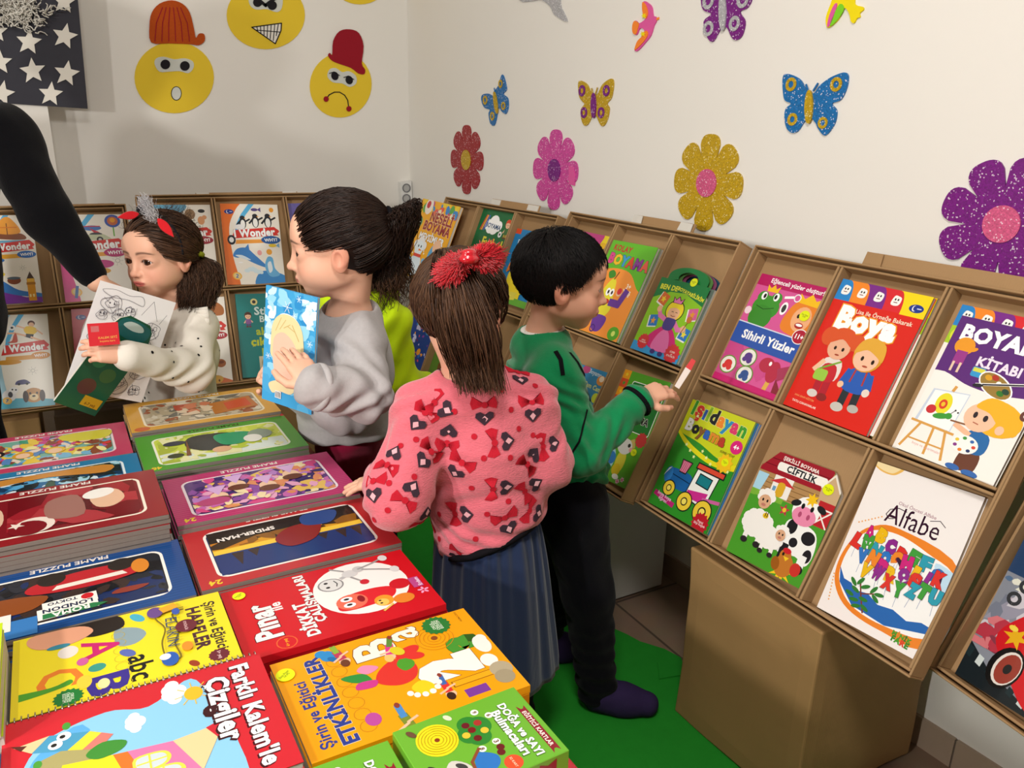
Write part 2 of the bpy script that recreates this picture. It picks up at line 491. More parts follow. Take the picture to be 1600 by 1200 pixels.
# the flap of the corner tray hangs on its own hinge strip
o, a, up, n = TRAYS['T1']
m2 = MB(); m2.box((.24, -.05, -TD-.012), (.54, .033, -TD-.008), m_kraft)
root = [x for x in COL.objects if x.name.startswith('display_tray')][2]
f = m2.build('easel_flap', root); f['label'] = 'folded cardboard easel flap sticking up behind the tray'
for s0, s1 in ((.242, .30), (.475, .536)):
    m2 = MB(); m2.box((s0, .001, -TD-.008), (s1, .031, -TD-.005), m_wboard); m2.build('tab', f)['label'] = 'white lined corner tab'

def carton(name, lo, hi, m, label, cat, seed=0, seam=True):
    """a closed box with slightly bowed walls and a taped lid seam"""
    rnd = random.Random(seed)
    bm = bmesh.new()
    bmesh.ops.create_cube(bm, size=1.0)
    bmesh.ops.subdivide_edges(bm, edges=bm.edges[:], cuts=9, use_grid_fill=True)
    lo = np.array(lo); hi = np.array(hi); c = (lo+hi)/2; s = hi-lo
    for v in bm.verts:
        p = np.array(v.co)
        e = np.prod(np.cos(np.clip(np.abs(p), 0, .5)*pi)[np.abs(p) < .499]) if (np.abs(p) < .499).any() else 0
        q = p*s
        nrm = np.where(np.abs(p) > .499, np.sign(p), 0)
        k = .004*noise.noise(Vector(q*6+seed*9))
        q = q+nrm*(k-.003*e)
        if q[2] > -s[2]/2+.001: pass
        v.co = Vector(q)
    me = bpy.data.meshes.new(name); bm.to_mesh(me); bm.free()
    me.materials.append(m)
    o = bpy.data.objects.new(name, me); COL.objects.link(o); o.location = Vector(c)
    tag(o, label, cat); bevel(o, .004, 2)
    return o
carton('brown_carton', (1.165, .832, .0065), (1.545, 1.198, .452), m_kraft2, 'large brown cardboard carton on the floor under the tray with the alphabet book', 'carton', 1)
m_white = mat('white_laminate', (206, 206, 198), 0.45, 0.4, 0.02, 5)
def table(name, lo, hi, label, cat):
    root = empty(name, Matrix.Translation(((lo[0]+hi[0])/2, (lo[1]+hi[1])/2, lo[2])), label, cat)
    x, y, h = (hi[0]-lo[0])/2, (hi[1]-lo[1])/2, hi[2]-lo[2]
    mb = MB(); mb.box((-x, -y, h-.02), (x, y, h), m_white); bevel(mb.build('top', root), .002)
    mb = MB(); mb.box((-x+.004, -y+.004, 0), (x-.004, y-.004, h-.021), m_white); bevel(mb.build('cabinet_body', root), .002)
    return root
table('low_cabinet', (1.135, 1.652, 0.0065), (1.505, 2.10, .452), 'low white cabinet on the floor under the tray behind the boy', 'cabinet')
table('low_cabinet', (1.105, 2.16, 0.0065), (1.42, 2.84, .415), 'low white cabinet in the room corner under the yellow colouring book', 'cabinet')
carton('brown_carton', (.29, 2.775, .0), (.95, 3.12, .448), m_kraft2, 'brown cardboard carton under the tray with the orange penguin book, behind the girls', 'carton', 3)
carton('brown_carton', (-.60, 2.94, .0), (-.12, 3.25, .40), m_kraft2, 'brown cardboard carton on the left under the tray behind the black sleeve', 'carton', 4)
carton('brown_carton', (1.26, .02, .0065), (1.58, .46, .405), m_kraft2, 'brown cardboard carton at the right edge under the race car tray', 'carton', 5)
# books' own box standing between the two left trays
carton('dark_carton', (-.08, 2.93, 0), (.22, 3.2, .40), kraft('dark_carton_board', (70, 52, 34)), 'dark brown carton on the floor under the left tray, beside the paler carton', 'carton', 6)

# ---------------------------------------------------------------- the table with the red dotted cloth
TZ = 0.57
m, nt, b = new_mat('red_dotted_cloth')
tc = nt.nodes.new('ShaderNodeTexCoord'); mp = nt.nodes.new('ShaderNodeMapping'); mp.inputs['Scale'].default_value = (11, 11, 11); mp.inputs['Rotation'].default_value = (0, 0, radians(45))
nt.links.new(tc.outputs['UV'], mp.inputs['Vector'])
v = nt.nodes.new('ShaderNodeTexVoronoi'); v.voronoi_dimensions = '2D'; v.inputs['Randomness'].default_value = 0.0; v.inputs['Scale'].default_value = 1.0
nt.links.new(mp.outputs[0], v.inputs['Vector'])
mt = nt.nodes.new('ShaderNodeMath'); mt.operation = 'LESS_THAN'; mt.inputs[1].default_value = 0.2
nt.links.new(v.outputs['Distance'], mt.inputs[0])
mx = nt.nodes.new('ShaderNodeMixRGB'); mx.inputs[1].default_value = lin((206, 52, 66)); mx.inputs[2].default_value = lin((236, 228, 220))
nt.links.new(mt.outputs[0], mx.inputs[0]); nt.links.new(mx.outputs[0], b.inputs['Base Color']); b.inputs['Roughness'].default_value = 0.6
m_cloth = m
m_leg = mat('dark_table_leg', (60, 52, 48), 0.5)
TX0, TX1, TY0, TY1 = -.46, .492, .30, 2.185
root = empty('book_table', Matrix.Translation(((TX0+TX1)/2, (TY0+TY1)/2, 0)), 'low table under the spread books in front, hidden by its red dotted cloth', 'table')
hx, hy = (TX1-TX0)/2-.012, (TY1-TY0)/2-.012
mb = MB(); mb.box((-hx, -hy, TZ-.03), (hx, hy, TZ-.004), m_white); bevel(mb.build('tabletop', root), .003)
for sx in (-1, 1):
    for sy in (-1, 1):
        mb = MB(); mb.box((sx*(hx-.05)-.02, sy*(hy-.05)-.02, .0065), (sx*(hx-.05)+.02, sy*(hy-.05)+.02, TZ-.0305), m_leg); bevel(mb.build('leg', root), .003)
# cloth: a top sheet and a skirt that hangs with soft folds
nx, ny = 40, 76
bm = bmesh.new(); uvl = bm.loops.layers.uv.new('UVMap')
ring = []
def edge_pts():
    n = 60
    P = []
    for k in range(n): P.append((TX0+(TX1-TX0)*k/n, TY0, 0, -1))
    for k in range(n): P.append((TX1, TY0+(TY1-TY0)*k/n, 1, 0))
    for k in range(n): P.append((TX1-(TX1-TX0)*k/n, TY1, 0, 1))
    for k in range(n): P.append((TX0, TY1-(TY1-TY0)*k/n, -1, 0))
    return P
E_ = edge_pts()
rows = []
for j in range(9):
    row = []
    for i, (x, y, nx_, ny_) in enumerate(E_):
        dz = (0, .002, .008, .03, .06, .09, .12, .15, .17)[j]
        off = (0, .004, .007, .009, .012, .015, .018, .021, .024)[j]*(1+.7*sin(i*.55+.8*sin(i*.21)))*(1 if j > 2 else .6)
        row.append(bm.verts.new((x+nx_*off, y+ny_*off, TZ-dz)))
    rows.append(row)
N = len(E_)
top = bm.faces.new(rows[0])
for l in top.loops: l[uvl].uv = (l.vert.co.x, l.vert.co.y)
for j in range(8):
    for i in range(N):
        f = bm.faces.new((rows[j][i], rows[j+1][i], rows[j+1][(i+1) % N], rows[j][(i+1) % N])); f.smooth = True
        for l in f.loops:
            x, y, nx_, ny_ = E_[[i, i, (i+1) % N, (i+1) % N][list(f.loops).index(l)]]
            h = TZ-l.vert.co.z
            l[uvl].uv = (x+nx_*h, y+ny_*h)
bmesh.ops.recalc_face_normals(bm, faces=bm.faces[:])
me = bpy.data.meshes.new('tablecloth'); bm.to_mesh(me); bm.free(); me.materials.append(m_cloth)
o = bpy.data.objects.new('tablecloth', me); COL.objects.link(o)
tag(o, 'red tablecloth with white dots draped over the book table', 'tablecloth')
# ---------------------------------------------------------------- cover artwork
SK = 'f0c09c'
def kid(a, x, y, s, hair, shirt, pants, skin=SK, long=False):
    """a small generic cartoon child, feet at y, height s"""
    u = s/10.0
    a.r(x-1.3*u, y, 1.0*u, 2.6*u, pants).r(x+.3*u, y, 1.0*u, 2.6*u, pants)
    a.e(x-.9*u, y+.1*u, .9*u, .45*u, '6a3b2a').e(x+.9*u, y+.1*u, .9*u, .45*u, '6a3b2a')
    a.l([(x-1.3*u, y+4.6*u), (x-2.6*u, y+2.8*u)], .8*u, skin).l([(x+1.3*u, y+4.6*u), (x+2.6*u, y+3.2*u)], .8*u, skin)
    a.b([(x-1.5*u, y+2.2*u), (x+1.5*u, y+2.2*u), (x+1.5*u, y+5*u), (x, y+5.6*u), (x-1.5*u, y+5*u)], shirt)
    if long: a.e(x-2.3*u, y+7.6*u, 1.0*u, 1.5*u, hair, 20).e(x+2.3*u, y+7.6*u, 1.0*u, 1.5*u, hair, -20)
    a.e(x, y+7.8*u, 2.3*u, 2.5*u, hair).e(x, y+7.2*u, 1.9*u, 1.9*u, skin)
    a.b([(x-2*u, y+8*u), (x, y+8.4*u), (x+2*u, y+8*u), (x+1.6*u, y+9.6*u), (x-1.6*u, y+9.6*u)], hair, 3)
    a.e(x-.7*u, y+7.1*u, .22*u, .32*u, '2a1a14', n=8).e(x+.7*u, y+7.1*u, .22*u, .32*u, '2a1a14', n=8)
    a.e(x, y+6.2*u, .5*u, .18*u, 'c8504a', n=8)
def flower(a, x, y, r, c, c2, n=6):
    for k in range(n): a.e(x+r*.6*cos(2*pi*k/n), y+r*.6*sin(2*pi*k/n), r*.42, r*.3, c, 360*k/n, 10)
    a.e(x, y, r*.32, r*.32, c2, n=10)
def cloud(a, x, y, s, c='ffffff'):
    for dx, dy, r in ((-.7, 0, .5), (0, .25, .65), (.7, 0, .5), (.2, -.2, .6), (-.3, -.2, .55)): a.e(x+dx*s, y+dy*s, r*s, r*s*.85, c, n=14)
def logo(a, x, y, s):
    a.e(x, y, s, s*.55, '243a8c').e(x-s*.25, y, s*.32, s*.4, 'e8e8f4', n=12).e(x-s*.12, y+.05*s, s*.3, s*.36, '243a8c', n=12).r(x+s*.1, y-s*.05, s*.6, s*.14, 'c8d0f0')
def bird(a, x, y, s, c, c2, rot=0):
    a.e(x, y, s, s*.6, c, rot).e(x+s*.9, y+s*.4, s*.45, s*.4, c).p([(x+1.25*s, y+.45*s), (x+1.8*s, y+.3*s), (x+1.25*s, y+.2*s)], 'f0a020').p([(x-.8*s, y), (x-1.8*s, y+.6*s), (x-1.7*s, y-.2*s)], c2).e(x-.1*s, y+.2*s, s*.5, s*.25, c2, 30)
def wonder(bgl, tone, tone2, n, top, bot, H):
    """white picture-question book: banner, badge, coloured swoosh"""
    a = Art(H, 'f4efe4')
    a.b([(-10, -10), (22, -10), (14, H*.35), (12, H*.7), (26, H*.93), (42, H+14), (-10, H+14)], bgl)
    for k in range(7):
        t0, t1 = k/7, (k+1)/7
    a.p([(20, H*.60), (24, H*.74), (34, H*.87), (50, H+2), (60, H+2), (42, H*.86), (31, H*.73), (27, H*.60)], '58b4e4')
    logo(a, 14, H*.90, 8)
    top(a, H)
    a.p([(14, H*.565), (97, H*.61), (93, H*.64), (99, H*.66), (90, H*.715), (20, H*.67)], 'd8342c')
    a.e(90, H*.66, 8, 5, 'd8342c')
    a.t('I Wonder', 55, H*.64, 72, 'ffffff', 3, .09, '8a1c1c', .02, sq=1.15)
    a.p([(20, H*.50), (74, H*.515), (70, H*.54), (76, H*.56), (22, H*.55)], tone2)
    a.e(82, H*.55, 17, 7.5, tone).t('WHY?', 82, H*.55, 23, 'ffffff', 3, .03)
    bot(a, H)
    a.e(18, 16, 8, 7, 'f2b84a', -20).e(18, 16, 6, 5, 'e8d090', -20)
    a.t(str(n), 18, 16, 4.5, '3a6ab0', -10, .04)
    return a
def t_penguin(a, H):
    for x, y, s in ((36, .76, 1), (58, .78, 1.05), (80, .78, 1.1)):
        a.e(x, H*y, 6*s, 11*s, '20242c').e(x, H*y-2*s, 4*s, 8*s, 'f2f2ee').e(x, H*y+10*s, 4.4*s, 4*s, '20242c').p([(x+3*s, H*y+10*s), (x+7*s, H*y+9*s), (x+3*s, H*y+8*s)], 'f0a020').l([(x+5*s, H*y+3*s), (x+12*s, H*y+7*s)], 3*s, '20242c').l([(x-5*s, H*y+3*s), (x-10*s, H*y-3*s)], 3*s, '20242c')
    a.e(58, H*.93, 6, 3, '5a4a8a').p([(63, H*.93), (69, H*.96), (69, H*.90)], '5a4a8a').e(88, H*.93, 4, 4.5, 'f0a030').e(30, H*.71, 9, 5, 'f0f0f0')
def b_dolphin(a, H):
    a.b([(60, 24), (100, 16), (104, -6), (50, -6)], '3c8cd0')
    a.b([(14, H*.36), (22, H*.44), (38, H*.45), (52, H*.36), (66, H*.26), (74, H*.20), (62, H*.22), (46, H*.27), (30, H*.33), (20, H*.33)], '3f86cf').b([(18, H*.36), (30, H*.36), (44, H*.30), (30, H*.32)], 'dcecf8', 4).p([(34, H*.44), (42, H*.5), (43, H*.42)], '3f86cf')
    a.b([(68, H*.26), (74, H*.34), (82, H*.32), (84, H*.2), (92, H*.12), (84, H*.09), (74, H*.1), (68, H*.18)], '6ab4e4').b([(72, H*.25), (78, H*.28), (80, H*.18), (74, H*.14)], 'e4f0f8', 4)
    a.e(77, H*.40, 5, 5.5, 'f0a83a').e(60, H*.39, 4, 5, 'f0a8a8')
    for k in range(6): a.e(36+k*4.5, H*.17+3*sin(k), 5, 3.5, 'd8ecf4', 30*k)
    a.e(26, H*.27, 4, 1.2, 'ffffff').e(14, H*.55, 7, 9, '20242c').e(14, H*.55, 4, 5, 'e8e8e8').e(84, H*.48, 7, 3.2, 'e8c83a').p([(90, H*.48), (96, H*.51), (96, H*.45)], '7ab0d8')
def t_boat(a, H):
    a.b([(28, H*.74), (82, H*.72), (76, H*.79), (34, H*.80)], '8a4a26').b([(34, H*.80), (44, H*.95), (60, H*.97), (76, H*.80)], 'f0a030').r(52, H*.78, 1.5, 24, '6a3a1c').l([(30, H*.70), (88, H*.70)], 5, '6ab4d8').l([(40, H*.86), (70, H*.86)], 2, 'e07a1c')
def b_tower(a, H):
    a.b([(-6, -6), (-6, 22), (40, 26), (72, 12), (104, 14), (104, -6)], '7b3aa0').b([(0, H*.30), (30, H*.27), (60, H*.15), (100, H*.1), (100, H*.06), (50, H*.1), (0, H*.22)], '3c7cc8')
    a.r(76, 4, 14, 46, 'e8a020').r(78, 12, 3, 6, 'fff0b0').r(84, 12, 3, 6, 'fff0b0').r(75, 38, 16, 5, 'b87a18').p([(76, 50), (90, 50), (83, 66)], '4a3428').r(77, 44, 12, 7, 'f4c040')
    a.e(54, 48, 12, 8, '8a4a2c').e(54, 53, 12, 3, '5a6a7a').e(24, 62, 16, 6, 'f0d848').p([(8, 62), (0, 70), (0, 54)], 'f0d848').e(20, 30, 14, 6, 'f0d030').e(22, H*.49, 20, 6, '3878c8')
    scribble(a, 72, 74)
def scribble(a, x, y, s=6):
    a.ring(x, y, s*.4, s*.46, '6a6a6a', 10)
    for k in range(7): a.l([(x+s*.6*cos(k*.9), y+s*.6*sin(k*.9)), (x+s*1.1*cos(k*.9), y+s*1.1*sin(k*.9))], .35, '8a8a8a')
def t_car(a, H):
    a.e(52, H*.84, 14, 4.5, '4a78c0').p([(40, H*.84), (32, H*.9), (36, H*.82)], '4a78c0').p([(48, H*.84), (60, H*.80), (66, H*.77), (56, H*.77)], 'c83a4a').l([(40, H*.86), (64, H*.86)], 1.6, 'c83a4a')
    a.b([(38, H*.72), (40, H*.75), (50, H*.77), (66, H*.77), (74, H*.74), (78, H*.72), (76, H*.70), (40, H*.70)], 'c8d0b0').b([(48, H*.765), (52, H*.785), (62, H*.785), (66, H*.765)], '3a4048', 4).e(62, H*.705, 5, 5, '2a2a2a').e(62, H*.705, 2.4, 2.4, 'c0c0c0').e(42, H*.705, 3.5, 4, '2a2a2a')
    a.r(83, H*.74, 2, 30, '6ab43a').e(84, H*.92, 12, 11, '3a5ab0').e(84, H*.92, 8, 7.4, 'c86a3a').e(84, H*.93, 4, 4, 'e8a020').e(28, H*.83, 9, 6, 'c8343a')
def b_plain(a, H):
    scribble(a, 84, 66, 8); a.e(62, H*.42, 16, 7, 'c02a80').e(60, H*.34, 12, 5, 'd8a030')
def t_football(a, H):
    a.e(70, H*.90, 6.5, 6, '5a2a1c').e(70, H*.885, 5, 5, SK).b([(56, H*.84), (62, H*.87), (74, H*.86), (80, H*.82), (72, H*.78), (60, H*.79)], 'f0c830', 4).p([(60, H*.79), (73, H*.78), (70, H*.73), (56, H*.76)], '202428').l([(58, H*.77), (40, H*.80), (28, H*.80)], 3.6, SK).l([(68, H*.75), (84, H*.71)], 3.6, SK).l([(58, H*.85), (44, H*.88)], 2.6, SK).l([(78, H*.83), (88, H*.78)], 2.6, SK)
    a.e(36, H*.86, 6, 5.5, 'f4f4f4').e(36, H*.86, 2.4, 2.2, '282828').r(10, H*.86, 15, 11, 'd82a30').e(16, H*.885, 3, 3, 'ffffff').e(17, H*.885, 2.5, 2.5, 'd82a30')
    a.b([(26, H*.70), (34, H*.72), (38, H*.78), (42, H*.80), (44, H*.74), (42, H*.70)], 'c85a4a').ring(4, H*.80, 10, 11.5, '4a2c20')
def b_puppy(a, H):
    a.b([(-6, -6), (-6, 20), (104, 12), (104, -6)], '5ab0c8')
    a.e(64, 24, 17, 15, 'c08a4a').e(64, 20, 8, 7, 'e8d0a0').e(50, 22, 5, 12, '3a2a20').e(79, 22, 5, 12, '3a2a20').e(58, 28, 2, 2.4, '201810').e(70, 28, 2, 2.4, '201810').e(64, 22, 3, 2, '201810')
    a.e(22, 26, 12, 12, 'e8e8ea').e(30, 36, 8, 7, 'f4f4f4').e(28, 38, 1.6, 1.6, '202020').e(34, 37, 1.6, 1.6, '202020').e(24, 28, 4, 6, '505058')
    a.b([(34, 50), (38, 55), (50, 57), (58, 52), (58, 48), (36, 47)], '4a4a7a', 4).e(40, 48, 2.4, 2.4, '202020').e(54, 48, 2.4, 2.4, '202020').e(24, H*.49, 24, 5, 'd89a30'); scribble(a, 66, 74, 8)
def t_farm(a, H):
    a.b([(10, H*.9), (40, H*1.02), (60, H*.98), (40, H*.86)], '6aa8c8', 4).e(64, H*.88, 9, 10, '9a7a58').e(84, H*.92, 6, 3.5, '262626').e(82, H*.80, 6, 8, 'e0a070').e(88, H*.84, 4, 4, 'e0a070')
def b_giraffe(a, H):
    a.b([(-6, -6), (-6, 20), (40, 24), (104, 2), (104, -6)], 'd06a30').b([(0, 30), (50, 22), (70, 6), (50, 12), (0, 22)], '4a8cc0', 4)
    a.l([(56, 8), (48, 42), (36, 58)], 7, 'd8a84a').e(32, 60, 9, 4.5, 'd8a84a', -15).e(66, 6, 18, 9, 'd8a84a', 10)
    for x, y in ((52, 20), (50, 30), (46, 38), (42, 46), (60, 8), (68, 8), (76, 5)): a.e(x, y, 1.8, 2.6, '7a4a1c', n=8)
    a.e(82, 38, 9, 8, 'a8622c').e(82, 40, 6, 3, '7a3c18'); scribble(a, 70, 66, 9)
def t_dino(a, H):
    a.b([(50, H*.80), (62, H*.84), (72, H*.90), (84, H*.94), (96, H*.88), (96, H*.80), (84, H*.78)], 'b0682c', 4).p([(60, H*.85), (66, H*.92), (70, H*.89), (76, H*.96), (80, H*.92)], '5a8c3a').r(50, H*.72, 18, 10, '3a5a9a').e(56, H*.78, 3, 4, 'f4f4f4').e(64, H*.78, 3, 4, '202020')
def art_sticker(H):
    a = Art(H, '0f7f7c')
    a.e(30, H*.90, 6, 6, 'e8d890').e(30, H*.90, 3, 3, '303030'); logo(a, 56, H*.90, 7)
    kid(a, 18, H*.60, 26, '4a2a1c', '8a5a9a', '5a3a7a')
    a.t('Sticker', 58, H*.79, 58, 'd8e8e4', 0, .03).t('Boyama', 62, H*.68, 50, 'd8e8e4', 0, .03)
    a.t('aktivite', 58, H*.545, 58, 'b8c830', 0, .05).t('çıkartma', 56, H*.41, 74, 'c8d030', 0, .07).t('kitabı', 58, H*.29, 44, 'b8c830', 0, .05)
    a.r(30, 8, 22, 28, 'd8d0b0').e(40, 24, 6, 8, 'b89a5a').r(60, 8, 28, 28, '3a9a94').s_(74, 22, 11, 5, 5, 'e8c040')
    return a
def art_purple(H):
    a = Art(H, '6a62a8'); a.e(50, H*.5, 34, 40, '8a80c0').t('Sticker', 50, H*.85, 60, 'e8e4f4', 0, .03).e(40, H*.4, 14, 18, 'c0a040'); return a
def art_yellow(H):
    a = Art(H, 'f4b01c')
    a.scatter(0, H*.82, 100, H*.18, ['e85a4a', '5aa848', 'f4e8c0', '3a8ad0', 'f0d030', 'c04a90'], 34, 3, 7, 3, 1.6)
    a.e(24, H*.92, 10, 11, 'f4e8dc').e(22, H*.94, 5, 5, 'c8343a')
    a.t('NEŞELİ', 66, H*.80, 58, '9a2c2c', -2, .06, 'f4d0a0', .04).t('BOYAMA', 62, H*.67, 70, '9a2c2c', -2, .06, 'f4d0a0', .04).t('MEVSİMLER', 58, H*.545, 66, 'ffffff', -2, .05, '7a5a10', .02)
    a.e(12, H*.70, 8, 7, '6aa870').t('3-6', 12, H*.70, 7, 'ffffff')
    cloud(a, 36, H*.42, 14, 'f0f0f0')
    for k in range(12): a.e(22+(k*7) % 34, H*.30+(k*5) % 14, 1.2, 1.2, 'ffffff', n=8)
    a.e(36, 16, 15, 15, 'dfeef8').e(36, 38, 11, 10, 'e8f4fb').p([(36, 38), (46, 36), (36, 35)], 'f08020').e(33, 41, 1.4, 1.8, '202020').e(40, 41, 1.4, 1.8, '202020').r(27, 27, 19, 4, 'e04a3a').e(16, 20, 7, 5, '7ab8e0', 40).e(58, 22, 8, 5, '7ab8e0', -30).e(14, 34, 6, 9, 'a0521c').e(78, 30, 16, 22, '5aa8d8').e(78, 46, 10, 9, SK)
    return a
def art_futbol(H):
    a = Art(H, '0d6a3c')
    cloud(a, 44, H*.80, 21); a.t('BOYAMA', 45, H*.79, 44, '1c4a7a', -3, .03)
    for k, c in enumerate(('e84a3a', 'f0c030', '8a4a9a', '3a7ac0')): a.l([(10+k*4, H*.72), (18+k*3, H*.92)], 2.6, c)
    kid(a, 84, H*.66, 30, 'd84a2c', '3a6a3a', 'c8a03a'); a.e(70, H*.70, 5, 5, 'f0f0f0').e(70, H*.70, 2, 2, '303030')
    a.t('Futbol', 56, H*.56, 58, 'e8e040', -2, .05, '0a4a2a', .02)
    kid(a, 30, H*.10, 50, '4a2a1c', 'f0c030', 'c8343a'); kid(a, 70, H*.08, 46, 'e0a030', '3a7ac0', 'f0f0f0')
    a.r(0, 0, 100, H*.08, '3a9a3c')
    return a
def art_benim(H):
    a = Art(H, '1c86c8')
    a.r(0, H*.93, 14, H*.07, 'e0502c').t('Benim İlk', 34, H*.84, 40, 'e0f0fc', 0, .03).t('boyama', 62, H*.73, 62, 'ffffff', 0, .07, '0c4a8a', .03).t('kitabım', 50, H*.63, 50, 'f0d8e0', 0, .03)
    a.bl([(10, H*.42), (16, H*.58), (24, H*.60), (26, H*.52), (20, H*.44)], 1, 'c86a1c').b([(12, H*.40), (14, H*.54), (24, H*.58), (26, H*.52), (18, H*.44)], 'e8862c')
    a.b([(20, H*.40), (22, H*.22), (34, H*.14), (62, H*.14), (74, H*.26), (72, H*.42), (52, H*.48), (34, H*.46)], 'f4dc28').e(64, H*.46, 18, 16, 'f4dc28').e(48, H*.44, 7, 13, 'd8742c', 20).e(68, H*.48, 2, 2.6, '201810').e(78, H*.44, 3, 2.4, '201810').r(30, H*.08, 9, H*.12, 'f4dc28').r(56, H*.08, 9, H*.12, 'f4dc28')
    a.r(0, 0, 100, H*.09, '6ab43a').p([(30, 4), (56, 8), (58, 20), (32, 18)], 'e8dc50').s_(86, H*.2, 10, 5, 6, 'e86aa0')
    return a
def art_sea(H):
    a = Art(H, '173f8a')
    a.scatter(20, 20, 70, H*.6, ['e84a5a', 'f0a030', '8a3a9a', '2a6ac0', '3aa0c8', 'c8c8e8', '6a2a5a'], 40, 1.5, 5, 9)
    a.t('B', 82, H*.88, 12, 'e8d050', 0, .08).t('boyama', 50, H*.90, 40, 'e8d050', 0, .04)
    a.e(24, H*.28, 9, 7, 'c84a9a').e(22, H*.22, 3, 6, 'c84a9a', 30).e(30, H*.21, 3, 6, 'c84a9a', -30).e(60, H*.28, 7, 6, 'e8a030', 40)
    a.t('2 Boyama', 40, 10, 24, 'e8e8f4', 0, .03)
    return a
def art_bear(H):
    a = Art(H, 'e8dcb8')
    a.b([(-6, -6), (-6, H*.36), (40, H*.42), (104, H*.3), (104, -6)], '6a9a3a').scatter(0, H*.5, 100, H*.48, ['a8c060', 'c8d080', 'e8c040', '8aa848', 'f0e0a0'], 40, 5, 11, 4)
    a.e(50, H*.36, 22, 24, '8a5a2c').e(50, H*.56, 16, 15, '9a6834').e(38, H*.66, 6, 6, '8a5a2c').e(62, H*.66, 6, 6, '8a5a2c').e(50, H*.52, 8, 7, 'd8b080').e(44, H*.6, 1.8, 2, '201810').e(56, H*.6, 1.8, 2, '201810').e(50, H*.55, 3, 2, '201810').e(50, H*.34, 11, 13, 'd8b080').e(32, H*.2, 8, 10, '8a5a2c').e(68, H*.2, 8, 10, '8a5a2c')
    return a
def art_pinkyellow(H):
    a = Art(H, 'f0d820'); a.b([(-6, H*.5), (-6, H+6), (70, H+6), (64, H*.82), (36, H*.7)], 'c8408a').e(80, H*.84, 14, 12, 'e8b820').e(78, H*.85, 3, 4, '303020').e(86, H*.84, 3, 4, '303020').t('Boyama', 34, H*.9, 56, 'ffffff', 0, .05); return a
def art_kolay(H):
    a = Art(H, '62b82a')
    a.b([(-10, -10), (-10, H*.58), (20, H*.70), (64, H*.70), (92, H*.56), (112, H*.44), (112, -10)], 'f4963c')
    a.t('KOLAY', 30, H*.925, 42, 'b8402c', -2, .09).t('BOYAMA', 54, H*.80, 92, ['d8488a', 'f0c020', '3a9ad0', 'd84a2c', '8a3a9a', 'e0604a'], -2, .13, '4a2a5a', .03)
    a.t('3+', 76, H*.56, 10, 'fff4e0').t('Yaş', 76, H*.49, 18, 'fff4e0', 0, .03)
    a.b([(22, H*.30), (26, H*.48), (36, H*.60), (46, H*.58), (52, H*.44), (58, H*.28), (46, H*.18), (30, H*.18)], 'e8dc38').b([(38, H*.62), (28, H*.60), (22, H*.66), (30, H*.69), (38, H*.66)], '3f8c2c', 4).l([(40, H*.60), (44, H*.68)], 2, '6a4a1c')
    a.e(38, H*.46, 4.5, 6, 'ffffff').e(47, H*.46, 4.5, 6, 'ffffff').e(39, H*.46, 2, 3, '282018').e(47, H*.46, 2, 3, '282018').e(43, H*.36, 6, 4, 'c8342c')
    a.l([(52, H*.36), (70, H*.36), (76, H*.50)], 11, '6a3a9a').e(62, H*.48, 6, 6, 'f0c8a0').e(62, H*.49, 5, 5, 'd8343a')
    a.b([(32, H*.20), (58, H*.20), (56, H*.07), (44, H*.03), (32, H*.08)], '6a3a9a').ring(38, H*.06, 4, 6, '4a2a7a', 12).e(86, H*.07, 12, 10, '5aa82c').e(86, H*.07, 4, 4, 'd8e870')
    return a
